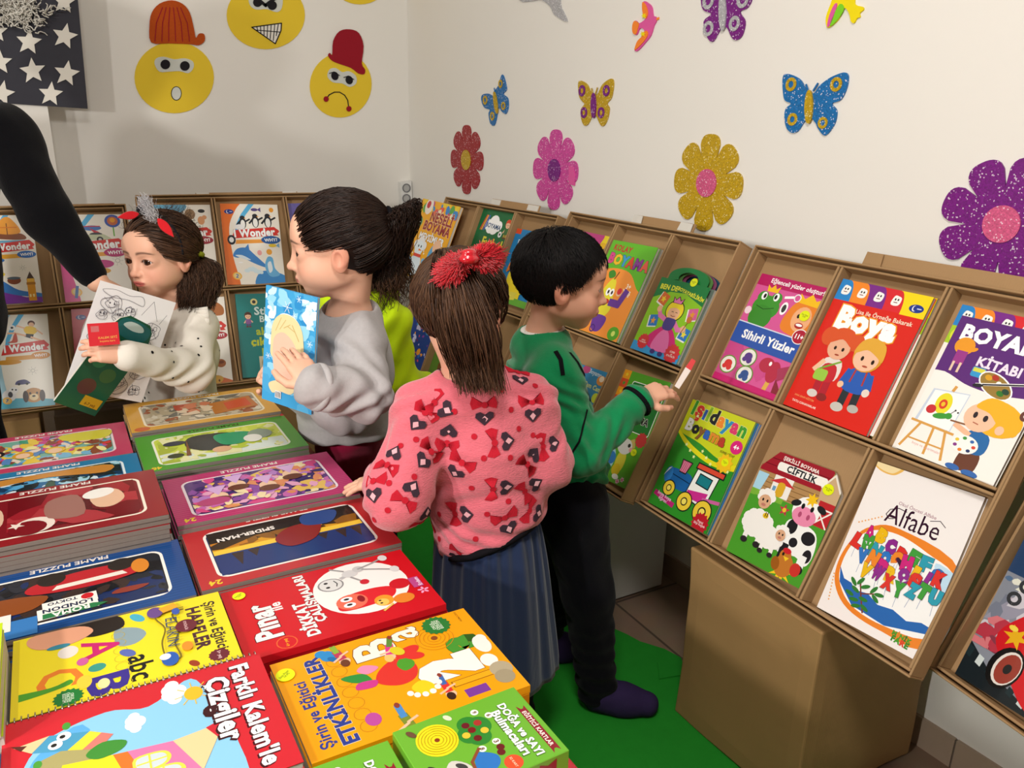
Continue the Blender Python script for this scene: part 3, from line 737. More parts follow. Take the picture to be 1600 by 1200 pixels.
def art_bende(H):
    a = Art(H, '8cc820')
    a.p([(0, H), (100, H), (100, H*.75), (60, H*.86), (30, H*.84), (0, H*.72)], '127a3c')
    a.t('BEN DE', 24, H*.89, 36, 'e8e838', 2, .05).t('BOYAYABİLİRİM', 70, H*.875, 56, 'e8e838', -9, .05)
    a.r(-1, -1, 102, H*.13, '3a9cdc')
    for x, y, c, c2, r in ((22, .72, 'd86a2c', 'f0d030', -18), (88, .62, 'd8609a', 'e89a30', 14), (20, .42, '2a7ac8', 'e8a040', 12), (88, .36, '2a7ac8', 'f0e040', -8)):
        a.r(x-9, H*y-9, 18, 18, 'f4f4ec', r).r(x-7, H*y-7, 17, 17, c, r).s_(x+1, H*y+1, 6, 2.6, 5, c2, 90+r)
    a.e(54, H*.62, 18, 16, '181008').e(54, H*.62, 16.5, 14.5, 'f4dc28').e(54, H*.585, 11.5, 11, 'f0b890').b([(40, H*.63), (54, H*.66), (68, H*.63), (66, H*.70), (54, H*.73), (42, H*.70)], 'f4dc28', 4)
    a.l([(49, H*.60), (51, H*.605), (53, H*.60)], .8, '402010').l([(57, H*.60), (59, H*.605), (61, H*.60)], .8, '402010').l([(50, H*.555), (54, H*.545), (59, H*.555)], .9, 'a04030')
    a.p([(44, H*.715), (42, H*.80), (48, H*.765), (53, H*.815), (58, H*.765), (64, H*.80), (62, H*.715)], '40201c').p([(45.5, H*.72), (44, H*.785), (48.5, H*.75), (53, H*.80), (57.5, H*.75), (62.5, H*.785), (60.5, H*.72)], 'e87ab4')
    a.l([(44, H*.48), (30, H*.52), (24, H*.60)], 7, 'e87ab4').e(24, H*.60, 5, 5, 'f0b890').l([(64, H*.47), (74, H*.40), (84, H*.42)], 7, 'e87ab4').e(84, H*.43, 5, 5, 'f0b890').l([(82, H*.36), (88, H*.55)], 1.4, '8a5a20').e(88, H*.56, 5, 5, 'c8762c')
    a.b([(26, H*.12), (24, H*.22), (40, H*.37), (54, H*.40), (68, H*.37), (84, H*.20), (82, H*.11), (54, H*.07)], 'd8247a').b([(38, H*.10), (42, H*.28), (54, H*.37), (66, H*.28), (72, H*.10), (54, H*.075)], 'ec74b4').b([(45, H*.37), (44, H*.50), (54, H*.52), (65, H*.50), (62, H*.37)], '4a3c8a', 4)
    a.e(46, H*.055, 5, 3.4, '40307a').e(62, H*.05, 5, 3.4, '40307a')
    a.s_(20, H*.14, 12, 10, 14, 'd8343a').t('çıkart\nve yapıştır', 20, H*.14, 15, 'f8e0d8').s_(84, H*.10, 15, 12.5, 14, 'd8343a').t('SÜPER\nve\nETKİNLİK', 84, H*.10, 17, 'f8e0d8')
    return a
def art_cam(H):
    a = Art(H, '2f8cc0'); a.t('Boyama', 60, H*.94, 40, 'd8e8f4', -4, .02).t('Cam Cam', 66, H*.78, 56, 'd8e8a0', -4, .05, '1c4a7a', .03).e(84, H*.88, 13, 10, 'e0923c').e(84, H*.9, 7, 6, 'f4e0c8').e(30, H*.96, 12, 8, 'c8508a').e(86, H*.66, 10, 10, 'd8e838').e(60, H*.45, 16, 18, 'e0923c').e(60, H*.3, 12, 14, '4aa848'); return a
def art_minik(H):
    a = Art(H, '58a82a')
    for k in range(12): a.r(0, H-(k+1)*H/12, 16, H/12, 'f0a020' if k % 2 == 0 else 'd8502c'); a.s_(8, H-(k+.5)*H/12, 4, 1.8, 5, 'f4d030' if k % 2 == 0 else '4a9a3a')
    a.rr(26, H*.48, 72, H*.44, 4, 'f4f8ec').rr(27.5, H*.488, 69, H*.424, 3, '1f7a34')
    a.t('Minik Eller', 60, H*.84, 56, 'f4f4ec', 0, .04).t('ELİMLE', 58, H*.72, 50, '202428', 0, .06, 'f4f4ec', .05).t('BOYAMA', 60, H*.60, 58, '202428', 0, .06, 'f4f4ec', .05)
    a.s_(88, H*.44, 12, 10, 12, 'c8343a').r(64, H*.33, 16, 14, 'c8b060', 30).e(66, H*.34, 5, 5, '6a8a3a')
    a.e(38, H*.18, 14, 20, 'a8d4e0').e(42, H*.2, 11, 10, '2a7ac0').e(64, H*.2, 10, 18, 'd8d040').e(62, H*.12, 9, 9, 'd8c020').e(62, H*.34, 15, 12, 'dcdcd8').e(70, H*.36, 3, 3, '202020').e(76, H*.33, 4, 3.4, 'e0a0a0').e(40, H*.06, 7, 4, 'f4f4ec').e(66, H*.06, 7, 4, 'f4f4ec').e(14, H*.22, 14, 10, '4ab81c')
    for x, y in ((6, .16), (16, .26), (82, .06), (74, .03)): flower(a, x, H*y, 4, 'f0b8d0', 'd83a6a')
    return a
def art_sihirli(H):
    a = Art(H, 'd85a9a')
    a.scatter(0, 0, 100, H*.45, ['d0508f', 'e070aa', 'cc4c8c'], 22, 5, 10, 2)
    a.r(0, H*.90, 100, H*.10, 'b81c60').t('Eğlenceli yüzler oluştur!', 58, H*.95, 78, 'ffffff', -1, .02)
    a.e(28, H*.72, 20, 15, '3f9430').e(26, H*.63, 17, 15, '3a8a2c').e(18, H*.80, 8, 8, '3f9430').e(38, H*.81, 8, 8, '3f9430').e(19, H*.815, 4, 5, 'ffffff').e(37, H*.825, 4, 5, 'ffffff').e(20, H*.815, 2, 3, '181818').e(36, H*.825, 2, 3, '181818').l([(14, H*.72), (26, H*.70), (40, H*.73)], 1, '1c5a18').p([(20, H*.86), (18, H*.92), (24, H*.89), (28, H*.93), (32, H*.89), (37, H*.92), (36, H*.86)], 'f4c020')
    a.b([(62, H*.58), (62, H*.76), (74, H*.86), (92, H*.86), (103, H*.74), (103, H*.56)], 'e8842c').e(83, H*.70, 13, 15, 'f0b080').p([(70, H*.83), (68, H*.91), (76, H*.87), (84, H*.92), (92, H*.87), (100, H*.90), (97, H*.82)], 'f4c020').e(78, H*.72, 2, 2.6, '201810').e(89, H*.72, 2, 2.6, '201810').e(84, H*.645, 6, 3.6, 'b02a2a').e(84, H*.65, 4.6, 1.6, 'ffffff')
    a.r(48, H*.84, 13, 3, 'ffffff', 12).ring(66, H*.86, 3.6, 5, 'f4f4f4', 14).e(54, H*.75, 5, 8, 'ffffff').e(54, H*.75, 3, 5, '3a3a3a').e(5, H*.66, 5, 5, 'f4d8e4')
    a.p([(0, H*.36), (100, H*.34), (100, H*.535), (0, H*.555)], '2f56ac').l([(0, H*.555), (100, H*.535)], 1.4, 'd8e0f0').t('Sihirli Yüzler', 54, H*.45, 80, 'ffffff', -1, .05)
    for x, y, c in ((38, .27, '5a3a8a'), (14, .16, 'd83a3a'), (44, .12, '3a5a9a')):
        a.e(x, H*y, 12.5, 11.5, '6a9a3a').e(x, H*y, 11, 10, 'f0ece4').e(x, H*y+1, 6, 5, c).e(x+3, H*y-3, 4, 4, c).e(x-4, H*y-3, 3.4, 3, c)
    a.l([(78, 6), (80, H*.16), (74, H*.24)], 6, 'e0b050').e(68, H*.26, 11, 9, 'b8304a').e(80, H*.22, 9, 13, 'b8304a').p([(84, H*.26), (100, H*.32), (98, H*.20), (90, H*.16)], 'a83a5a').e(72, H*.28, 2, 2.6, 'ffffff').p([(88, H*.18), (99, H*.10), (99, 4), (90, 4)], '8a2a3a').r(0, 0, 100, H*.06, 'c82470')
    a.e(92, H*.56, 10, 9, 'f4f4f4').e(92, H*.56, 9, 8, 'b01c38').t('11+', 92, H*.56, 11, 'ffffff', 0, .06)
    return a
def tabs(a, H, y0, last=True):
    for k, c in enumerate(('2a86cc', 'f08a2c', '7a2c8a', 'd82c34')):
        pass
    a.r(0, y0, 100, H-y0, 'f4d81c')
    for k, c in reversed(list(enumerate(('2a86cc', 'f08a2c', '7a2c8a', 'd82c34')))):
        x1 = 16+k*19
        a.p([(0, y0), (0, H), (x1-6, H)]+[(x1-6+8*sin(t*pi/12), H-(H-y0)*(1-cos(t*pi/12))) for t in range(1, 7)]+[(x1+2, y0)], c)
    for k in range(4):
        x = 9+k*19; y = y0+(H-y0)*.52
        a.b([(x-4, y-4), (x+4, y-4), (x+5, y+3), (x+1, y+5), (x-3, y+4.5)], 'f4f4f0', 4).e(x-1, y+1.4, .9, 1.2, '303030', n=8).e(x+2, y+1.4, .9, 1.2, '303030', n=8).l([(x-1.6, y-1.6), (x+2, y-1.6)], .8, '804040')
def art_boya(H):
    a = Art(H, 'd8281e')
    tabs(a, H, H*.84)
    a.p([(0, H*.845), (74, H*.845), (74, H*.80), (0, H*.80)], 'd8281e')
    logo(a, 89, H*.90, 7.5)
    a.t('Lisa ile Örneğe Bakarak', 62, H*.79, 62, 'f8e0c8', 0, .02)
    a.t('Boya', 48, H*.70, 68, 'ffffff', -1, .14, 'f0a030', .05)
    # two generic toy-like children
    x, y = 32, H*.12
    a.l([(x-4, y+6), (x-5, y+26)], 8, 'b02434').l([(x+5, y+6), (x+4, y+26)], 8, 'b02434').e(x-6, y+4, 6, 4, 'd8d0c8').e(x+6, y+3, 6, 4, '8a2a2a')
    a.b([(x-11, y+22), (x+11, y+22), (x+10, y+42), (x-9, y+42)], 'e8dcd4', 4).b([(x-9, y+20), (x+9, y+20), (x+7, y+36), (x-7, y+36)], 'c42a34', 4).rr(x-14, y+18, 15, 12, 3, '9ac848').l([(x-10, y+30), (x+9, y+42)], 2, '7aa838').l([(x-10, y+38), (x-16, y+28)], 5, SK)
    a.e(x-16, y+64, 9, 10, 'd8562c').e(x+16, y+64, 8, 9, 'd8562c').e(x, y+60, 15, 16, 'd8562c').e(x, y+54, 12.5, 11.5, 'e8b090').b([(x-13, y+58), (x, y+64), (x+13, y+58), (x+9, y+74), (x-9, y+74)], 'd8562c', 4).e(x-4, y+54, 1.5, 2, '2a1810').e(x+5, y+54, 1.5, 2, '2a1810').e(x+1, y+47.5, 2.6, .9, 'a0402c')
    x, y = 66, H*.08
    a.l([(x-6, y+8), (x-6, y+26)], 8, '2c3438').l([(x+7, y+10), (x+6, y+26)], 8, '2c3438').e(x-8, y+5, 7, 4.6, 'c8c4bc').e(x+9, y+8, 6, 4, 'b8b4ac')
    a.b([(x-12, y+24), (x+12, y+24), (x+12, y+42), (x+5, y+47), (x-5, y+47), (x-12, y+42)], '2c5cb4', 4).l([(x-12, y+42), (x-15, y+30)], 6, '2c5cb4').e(x-15, y+27, 3.4, 3.4, SK).l([(x+12, y+42), (x+15, y+30)], 6, '2c5cb4').e(x+14, y+26, 4, 4, 'e8d8cc').l([(x-6, y+46), (x-7, y+32)], 1.8, 'b03a34').l([(x+6, y+46), (x+7, y+32)], 1.8, 'b03a34')
    a.e(x, y+60, 16, 16, 'd89a30').e(x-1, y+57, 13.5, 12, 'f0c0a0').b([(x-16, y+60), (x-4, y+66), (x+8, y+62), (x+16, y+58), (x+13, y+74), (x-2, y+79), (x-13, y+73)], 'e0a83c', 4).e(x-5, y+57, 1.6, 2.4, '2a1810').e(x+7, y+56, 1.6, 2.4, '2a1810').e(x+1, y+50, 3, 1, 'b0503a')
    a.t('ANA SINIFI EĞİTİM', 20, H*.10, 24, 'f0a060', -1, .01).t('TATLI CANAVARLAR', 23, H*.055, 30, 'f8e8d8', -1, .02)
    return a
def art_tabbed(H):
    a = Art(H, 'a8cc30'); tabs(a, H, H*.86); a.e(12, H*.8, 10, 9, 'd8e040'); a.r(0, 0, 100, H*.74, 'f0ece4'); return a
def art_boyama(H):
    a = Art(H, 'f4f1ea')
    a.b([(-30, H*.62), (-30, H+40), (130, H+40), (130, H*.70), (80, H*.56), (40, H*.55), (10, H*.60)], '5c2c78')
    a.t('BOYAMA', 54, H*.89, 92, 'ffffff', -1, .10, '4a1c64', .02).t('KİTABI', 56, H*.735, 42, 'f0e4f4', -1, .06)
    a.e(17, H*.80, 10, 9, 'e89a2c').e(27, H*.79, 4, 2, 'e89a2c', 30).r(12, H*.67, 11, 14, '9a3a8a').l([(14, H*.62), (14, H*.68)], 2.4, 'e8c8b0').l([(21, H*.62), (21, H*.68)], 2.4, 'e8c8b0').rr(34, H*.62, 13, 10, 2, '3a9ad0').r(35, H*.655, 11, 4, 'd8d850')
    a.e(61, H*.60, 19, 10.5, 'ffffff', -25).e(61, H*.60, 17.5, 9.2, '9a7c3c', -25)
    for x, y, c in ((52, .64, 'd8a02c'), (58, .65, 'b03a2c'), (68, .56, '3a7a30'), (72, .58, '2c4a3a')): a.e(x, H*y, 3.6, 2.6, c, -20)
    a.e(63, H*.62, 2.4, 2, 'f4f4f0').l([(44, H*.575), (88, H*.66)], 2.6, 'f4f4f0').l([(50, H*.585), (86, H*.655)], 1.5, '2c2c34').e(46, H*.572, 5, 1.8, '2c2c30', 12)
    a.p([(8, H*.47), (44, H*.50), (42, H*.22), (4, H*.22)], 'c8d4e4').p([(10, H*.462), (43, H*.492), (41, H*.228), (7, H*.228)], 'f8f8f6')
    for pts in (([(12, H*.22), (2, H*.03)], 2.6), ([(26, H*.22), (28, H*.03)], 2.6), ([(38, H*.22), (46, H*.03)], 2.6), ([(6, H*.10), (42, H*.10)], 1.6), ([(2, H*.225), (46, H*.215)], 2.4), ([(27, H*.49), (28, H*.52)], 3)): a.l(pts[0], pts[1], 'd8a050')
    a.e(24, H*.39, 8, 11, 'e8dc30').e(24, H*.385, 4, 5, 'd8402c').e(24, H*.385, 2, 2.4, 'e8c030').e(15, H*.33, 5, 4.5, 'c8343a', 30).e(27, H*.305, 8, 3, '3f9a3c', 15).e(34, H*.32, 3.5, 3.2, '3f9a3c').l([(35, H*.34), (38, H*.37)], .6, '303030').e(38, H*.37, .9, .9, '303030').e(41, H*.36, .9, .9, '303030')
    x = 68
    a.b([(x-9, H*.02), (x-7, H*.15), (x+9, H*.15), (x+10, H*.03), (x, H*.015)], '6a4030', 4).e(x-9, H*.02, 7, 3, '3a6ab0').e(x+8, H*.015, 8, 3.2, '3a6ab0').b([(x-9, H*.15), (x-11, H*.26), (x, H*.30), (x+11, H*.26), (x+10, H*.15)], '2c6aa8', 4)
    a.l([(x-9, H*.25), (x-24, H*.285)], 5, 'f0bc98').l([(x-30, H*.30), (x-14, H*.305)], 1.6, '8a5a3a')
    a.e(x+8, H*.40, 24, 17, 'f0b42c', -8).e(x-6, H*.375, 15, 14, 'f4c4a4').b([(x-14, H*.44), (x, H*.42), (x+12, H*.36), (x+28, H*.32), (x+30, H*.42), (x+16, H*.50), (x-4, H*.52)], 'f0b42c', 4).e(x+15, H*.335, 4, 4.4, 'f4c4a4').e(x-11, H*.385, 2, 3.2, '30282c').e(x-1, H*.38, 2.2, 3.2, '30282c').l([(x-10, H*.335), (x-5, H*.33)], 1, 'b0604a')
    a.e(x-8, H*.18, 13, 9, 'f4f4f0')
    for k, c in enumerate(('d84a3a', '3a6ab0', '4a9a48', 'e8c83c', '8a3a8a', 'e8862c', '2c3a6a')): a.e(x-8+9*cos(k*.9), H*.18+6*sin(k*.9), 2, 1.6, c, n=10)
    a.e(97, H*.47, 4, 5, '6a4038').e(98, H*.47, 2, 2, 'f0e8e0')
    a.t('boya ve çıkartmalar', 28, H*.07, 30, 'e0a8a0', -2, .0)
    return a
def art_isil(H):
    a = Art(H, '2f8c28')
    a.b([(-20, H*.76), (-20, H+30), (120, H+30), (120, H*.66), (80, H*.60), (40, H*.66)], 'c8d020').b([(-6, H*.72), (30, H*.62), (70, H*.57), (106, H*.62), (106, H*.57), (66, H*.53), (20, H*.60)], 'e0d81c')
    a.t('Işıldayan', 50, H*.90, 88, ['3a9a30', 'd8342c', '2c5cb0', '8ab81c', '1c1c20', 'e8862c', '2c8ab8', 'd83a6a'], -3, .10, 'f0f0b0', .02).t('Boyama', 40, H*.755, 66, ['f0f0e8', '1c1c1c', '8a5a2c', '2c5cb0', 'd8862c', 'b83a2c'], -3, .11, '3a5a1c', .02)
    a.e(90, H*.75, 8.5, 8, 'd8247a').t('4+', 90, H*.75, 8, 'ffffff', 0, .05).t('SÜPER KİTAP', 82, H*.675, 22, '8a7a1c')
    for k in range(9): a.s_(20+k*9, H*.61-(k % 3)*5, 2.6, 1.2, 5, 'e8f0a0')
    # locomotive
    def ol(pts, c, w=1.3): a.p(pts, c); a.l(list(pts)+[pts[0]], w, '181c20')
    a.b([(10, H*.28), (12, H*.36), (24, H*.385), (48, H*.37), (48, H*.23), (16, H*.23)], '1c5c9c', 4).l([(12, H*.33), (48, H*.31)], 1.2, '0c2c50').e(13, H*.31, 6, 10, '2c74b8').p([(6, H*.28), (10, H*.36), (14, H*.38)], 'e8ece8')
    ol([(27, H*.37), (25, H*.48), (41, H*.48), (37, H*.37)], 'c8587a')
    for k in range(4): a.l([(27+k*3, H*.38), (29+k*2.6, H*.47)], .8, 'e8a0b8')
    ol([(48, H*.20), (52, H*.48), (86, H*.46), (82, H*.16)], 'f0f0ea'); ol([(57, H*.34), (58, H*.43), (78, H*.42), (77, H*.33)], '1c7a84')
    ol([(49, H*.46), (50, H*.51), (92, H*.51), (92, H*.46)], 'd84a34', 1.5)
    a.p([(50, H*.26), (80, H*.30), (78, H*.20), (50, H*.20)], 'c82c8a').l([(76, H*.24), (100, H*.27)], 4, 'c8609a')
    for x, y, r in ((22, .20, 10), (52, .155, 12), (82, .145, 14)):
        a.e(x, H*y, r, r, '181c20').e(x, H*y, r-1.4, r-1.4, 'e8c83a').e(x, H*y, r*.42, r*.42, '181c20').e(x, H*y, r*.3, r*.3, 'f0dc60')
    a.p([(4, H*.14), (40, H*.10), (39, H*.055), (3, H*.095)], 'b82470').t('boya boya\nöğren', 21, H*.098, 24, 'f0c0dc', -5).s_(86, H*.055, 13, 10.5, 14, 'b8202c').t('Pastel\nElişi Kağıdı', 86, H*.055, 17, 'f4d0d0')
    a.s_(84, H*.59, 12, 9, 10, 'f0c020')
    return a
def art_ciftlik(H):
    a = Art(H, '4a9a2c')
    a.p([(0, H*.82), (16, H), (84, H), (100, H*.84), (100, H*.62), (0, H*.60)], 'b08858')
    for k in range(6): a.l([(0, H*(.62+k*.045)), (100, H*(.63+k*.045))], .7, '7a5830')
    a.p([(0, H*.80), (0, H*.83), (16, H), (84, H), (86, H*.985), (80, H*.80)], '9c1c2c').l([(10, H*.93), (86, H*.93)], .8, '6a0c1c').l([(4, H*.87), (84, H*.87)], .8, '6a0c1c')
    a.p([(80, H*.66), (78, H*.84), (88, H*.96), (100, H*.84), (100, H*.66)], 'c8a880').l([(78, H*.84), (88, H*.97)], 2, 'e8e0d0').l([(88, H*.97), (100, H*.84)], 2, 'e8e0d0')
    a.t('ŞEKİLLİ BOYAMA', 46, H*.955, 46, 'f4e8e0', -2, .03).rr(20, H*.845, 62, H*.075, 3, 'f4f0e8').t('ÇİFTLİK', 51, H*.882, 38, '20242c', -2, .06)
    a.p([(0, H*.62), (0, H*.78), (14, H*.78), (10, H*.60)], 'a8d4e8').r(0, H*.56, 42, H*.06, '7ab03a').b([(-6, H*.5), (40, H*.57), (106, H*.52), (106, -6), (-6, -6)], '4a9a2c')
    a.r(22, H*.62, 24, 22, 'f0ece4').p([(18, H*.735), (34, H*.80), (50, H*.735)], 'c8343a').rr(29, H*.62, 10, 16, 4, 'd8a82c').r(24, H*.66, 4, 5, '6a9ac0')
    a.r(82, H*.52, 18, 26, 'b8242c').l([(83, H*.525), (99, H*.665)], 1.6, 'f0e8e0').l([(99, H*.525), (83, H*.665)], 1.6, 'f0e8e0').l([(82, H*.52), (82, H*.67), (100, H*.67)], 1.6, 'f0e8e0')
    # cow
    a.b([(58, H*.20), (56, H*.46), (70, H*.50), (92, H*.46), (98, H*.30), (94, H*.18), (80, H*.22)], 'f4f4f0').e(64, H*.44, 6, 8, '202024').e(86, H*.40, 8, 7, '202024').e(92, H*.26, 5, 7, '202024').e(72, H*.32, 5, 5, '202024').r(60, H*.14, 9, 18, '202024').r(84, H*.14, 9, 14, 'f4f4f0').e(88, H*.13, 6, 5, '202024')
    a.e(72, H*.60, 16, 15, 'f4f4f0').e(58, H*.64, 6, 3.4, '202024', 20).e(88, H*.66, 6, 3.4, '202024', -20).e(72, H*.555, 14, 10, 'e88aac').e(67, H*.56, 2, 3, 'b04a70').e(77, H*.56, 2, 3, 'b04a70').e(67, H*.635, 2, 3, '181818').e(78, H*.635, 2, 3, '181818').s_(74, H*.71, 8, 4, 7, 'f0c020')
    # sheep
    def sheep(x, y, s, head):
        for k in range(11): a.e(x+s*.8*cos(k*.571), y+s*.55*sin(k*.571), s*.42, s*.40, 'f4f0ea', n=12)
        a.e(x, y, s*.85, s*.6, 'f4f0ea').e(x-s*.5, y-s*.95, s*.18, s*.4, 'f4f0ea').e(x+s*.5, y-s*.95, s*.18, s*.4, 'f4f0ea').e(x-s*.5, y-s*1.25, s*.26, s*.2, '2c2428').e(x+s*.5, y-s*1.25, s*.26, s*.2, '2c2428')
        hx, hy = head
        for k in range(7): a.e(hx+s*.45*cos(k*.9), hy+s*.35+s*.3*sin(k*.9), s*.26, s*.24, 'f4f0ea', n=10)
        a.e(hx, hy, s*.46, s*.46, 'd8a884').e(hx-s*.16, hy+s*.1, s*.07, s*.1, '181818', n=8).e(hx+s*.18, hy+s*.1, s*.07, s*.1, '181818', n=8).e(hx, hy-s*.2, s*.18, s*.1, 'c07a6a', n=8)
    sheep(24, H*.34, 17, (22, H*.54)); sheep(46, H*.27, 13, (56, H*.33)); a.e(30, H*.43, 3.6, 3, 'e8c020').r(29, H*.42, 1, 5, '202020').r(31.4, H*.42, 1, 5, '202020')
    a.s_(48, H*.54, 7, 3, 5, 'b82c4a').e(48, H*.54, 2.4, 2.4, 'e8c030')
    # hen
    a.s_(72, H*.06, 15, 6, 9, 'f0c828').e(72, H*.11, 11, 12, 'c0762c').e(70, H*.19, 7, 7, 'c0762c').p([(68, H*.185), (72, H*.15), (75, H*.185)], 'f0c828').e(70, H*.235, 5, 3, 'c8242c').e(67, H*.20, 1.4, 1.8, '181818').e(86, H*.12, 6, 7, 'c8342c').e(62, H*.10, 5, 7, '9a5a1c', 20)
    return a
BALL = ['c8247a', 'd8342c', '2c74c0', 'e8b81c', '3f9a3c', 'e8862c', '8a2c8a', '2c9ab0']
def art_alfabe(H):
    a = Art(H, 'f0ebe8')
    a.b([(-4, H*.99), (4, H*.955), (14, H*.945), (22, H*.96), (26, H*1.02), (0, H*1.04)], 'e8b860', 4).b([(-4, H*1.0), (4, H*.965), (14, H*.955), (20, H*.968), (23, H*1.02), (0, H*1.04)], 'f0dca8', 4)
    a.t('Okul Öncesi Alfabe', 52, H*.80, 36, 'b898a0', -2).t('Alfabe', 52, H*.725, 50, '34182c', 0, .0, sq=1.25)
    a.l([(44, H*.765), (36, H*.77), (29, H*.745), (27, H*.71), (31, H*.69), (35, H*.70)], .7, '34182c').l([(66, H*.765), (74, H*.785), (80, H*.76)], .6, '34182c')
    a.b([(2, H*.32), (6, H*.48), (18, H*.60), (44, H*.655), (104, H*.56), (104, H*.10), (64, H*.055), (28, H*.08), (8, H*.18)], 'e8842c').b([(6, H*.33), (9, H*.47), (20, H*.58), (44, H*.62), (74, H*.585), (104, H*.50), (104, H*.16), (64, H*.09), (30, H*.11), (11, H*.21)], 'f4f4f2')
    a.b([(84, H*.55), (104, H*.52), (104, H*.42), (92, H*.44)], 'bcdcf0', 4)
    a.p([(6, H*.30), (14, H*.24), (22, H*.235), (28, H*.205), (40, H*.22), (52, H*.185), (66, H*.20), (80, H*.175), (92, H*.205), (100, H*.20), (100, H*.16), (64, H*.092), (30, H*.112), (11, H*.21)], '2464b0')
    rows = (('ABCDEFG', .565, 20, 11.4, -5), ('LMNOGHIJK', .49, 12, 10, -2), ('VNPRQSTU', .415, 22, 10.4, -2), ('VWXYZ', .34, 30, 11.4, 0))
    n = 0
    for word, y, x0, dx, sl in rows:
        for i, ch in enumerate(word):
            yy = H*y+(3*sin(i*1.7))+sl*i*.35; xx = x0+i*dx
            a.l([(xx, yy-5), (xx+2*sin(i), yy-16)], .35, '7a8ab0')
            a.t(ch, xx, yy, 6 if ch in 'IJ' else 10.4, BALL[(i*3+n) % 8], random.Random(i+n).uniform(-14, 10), .34, '3a1c3a', .02, height=14)
        n += 1
    a.l([(42, H*.10), (34, H*.20), (30, H*.26)], 1.4, '7a3a2c').l([(34, H*.20), (46, H*.235)], 1.1, '7a3a2c')
    for x, y, r in ((30, .27, 60), (24, .25, 140), (36, .25, 30), (28, .21, 160), (44, .255, 60), (50, .24, 10), (48, .21, -30), (24, .175, 170), (38, .175, 0), (30, .15, 190), (42, .13, -20), (34, .12, 200)): a.e(x, H*y, 4.6, 1.8, '2f7a30', r, 12)
    for k in range(8): a.e(6+k*2.6, H*(.60+.012*k), .8, .8, 'e8a860', n=8)
    for k in range(9): a.e(3-.2*k+k*.8, H*(.24-.02*k), .8, .8, 'e8a860', n=8)
    a.t('MİNİK', 82, H*.085, 18, ['4a9a2c', 'd8862c', '4a9a2c', '3a7a28'], -3, .12).t('FARE', 82, H*.05, 16, ['3a8a2c', '4a9a2c', 'd8482c'], -3, .12)
    return a
def art_race(H):
    a = Art(H, '8a8f9a')
    a.r(0, H*.68, 100, H*.32, '2c4468').scatter(0, H*.6, 100, H*.36, ['3a5a80', '22344e', 'c8d4e0', 'e8e8d8', '5a7494'], 34, 2, 6, 12, 3).scatter(0, H*.3, 60, H*.3, ['b8a8b4', '9a98a8', 'd0ccd4', '7a8090'], 24, 4, 10, 5, 3)
    for x, y in ((26, .64), (40, .58), (20, .55)): a.ring(x, H*y, 4, 8, '3a3c40', 16)
    a.scatter(0, H*.22, 34, H*.2, ['b83a4a', 'd87a80', '8a3a4a'], 16, 4, 9, 6, 3)
    a.p([(0, 0), (0, H*.22), (30, H*.12), (100, H*.02), (100, 0)], '1c2428')
    for k in range(7): a.p([(k*14, H*(.2-.024*k)), (k*14+7, H*(.19-.024*k)), (k*14+6, H*(.13-.02*k)), (k*14-1, H*(.14-.02*k))], 'd0dad8' if k % 2 else '203034')
    a.b([(22, H*.30), (34, H*.46), (52, H*.52), (84, H*.42), (108, H*.38), (108, H*.02), (80, H*.03), (54, H*.13)], 'd02028').b([(58, H*.36), (96, H*.34), (104, H*.28), (70, H*.26)], '2a2c34', 4)
    a.e(44, H*.18, 17, 25, '181818', -14).e(46, H*.18, 13, 21, 'e8e0d8', -14).e(47, H*.18, 11, 18.5, '9a4034', -14).e(47, H*.18, 4, 6, '2a2a2a', -14)
    a.s_(40, H*.36, 14, 6, 6, 'e8b020', 60).e(34, H*.40, 5, 3, 'f4d850')
    return a
# ---- puzzles: bordered picture boards, generic pictures in the colours of the originals
def puzzle(bg, line, pic, H, ridge=None, num='24', title='FRAME PUZZLE', tcol='e8e0d8'):
    a = Art(H, bg)
    if ridge:
        for k in range(26): a.r(0, k*H/26, 100, H/52, ridge)
    a.rr(9, H*.13, 82, H*.76, 6, line).rr(10.4, H*.13+1.4, 79.2, H*.76-2.8, 5, pic[0])
    a.x0, a.y0, a.x1, a.y1 = 11, H*.155, 89, H*.865
    a.t(title, 50, H*.055, 34, tcol, 0, .03)
    if num: a.t(num, 93, H*.93, 6, 'e8c830', 0, .05)
    return a
def pic_mix(a, cols, n, seed, r0=2, r1=7, el=2.4):
    a.scatter(a.x0, a.y0, a.x1-a.x0, a.y1-a.y0, cols, n, r0, r1, seed, el)
    return a.scatter(a.x0, a.y0, a.x1-a.x0, a.y1-a.y0, cols, n*2, r0*.35, r1*.45, seed+50, el)
def pz_gold(H):
    a = puzzle('d8a23c', 'f0e4c8', ['b0a488'], H, num=None); pic_mix(a, ['c8bca4', 'a89878', '8a8474', 'd8d0bc', '9a5a3a', '6a6860'], 46, 21)
    a.p([(12, H*.70), (44, H*.80), (44, H*.40), (14, H*.30)], 'b87030').p([(16, H*.64), (34, H*.70), (34, H*.44), (17, H*.36)], 'c8502c'); a.scatter(40, H*.3, 28, H*.4, ['b04a34', 'c87a5a', 'd8c4a8'], 12, 3, 6, 3); return a.e(93, H*.93, 5, 4, 'c8602c')
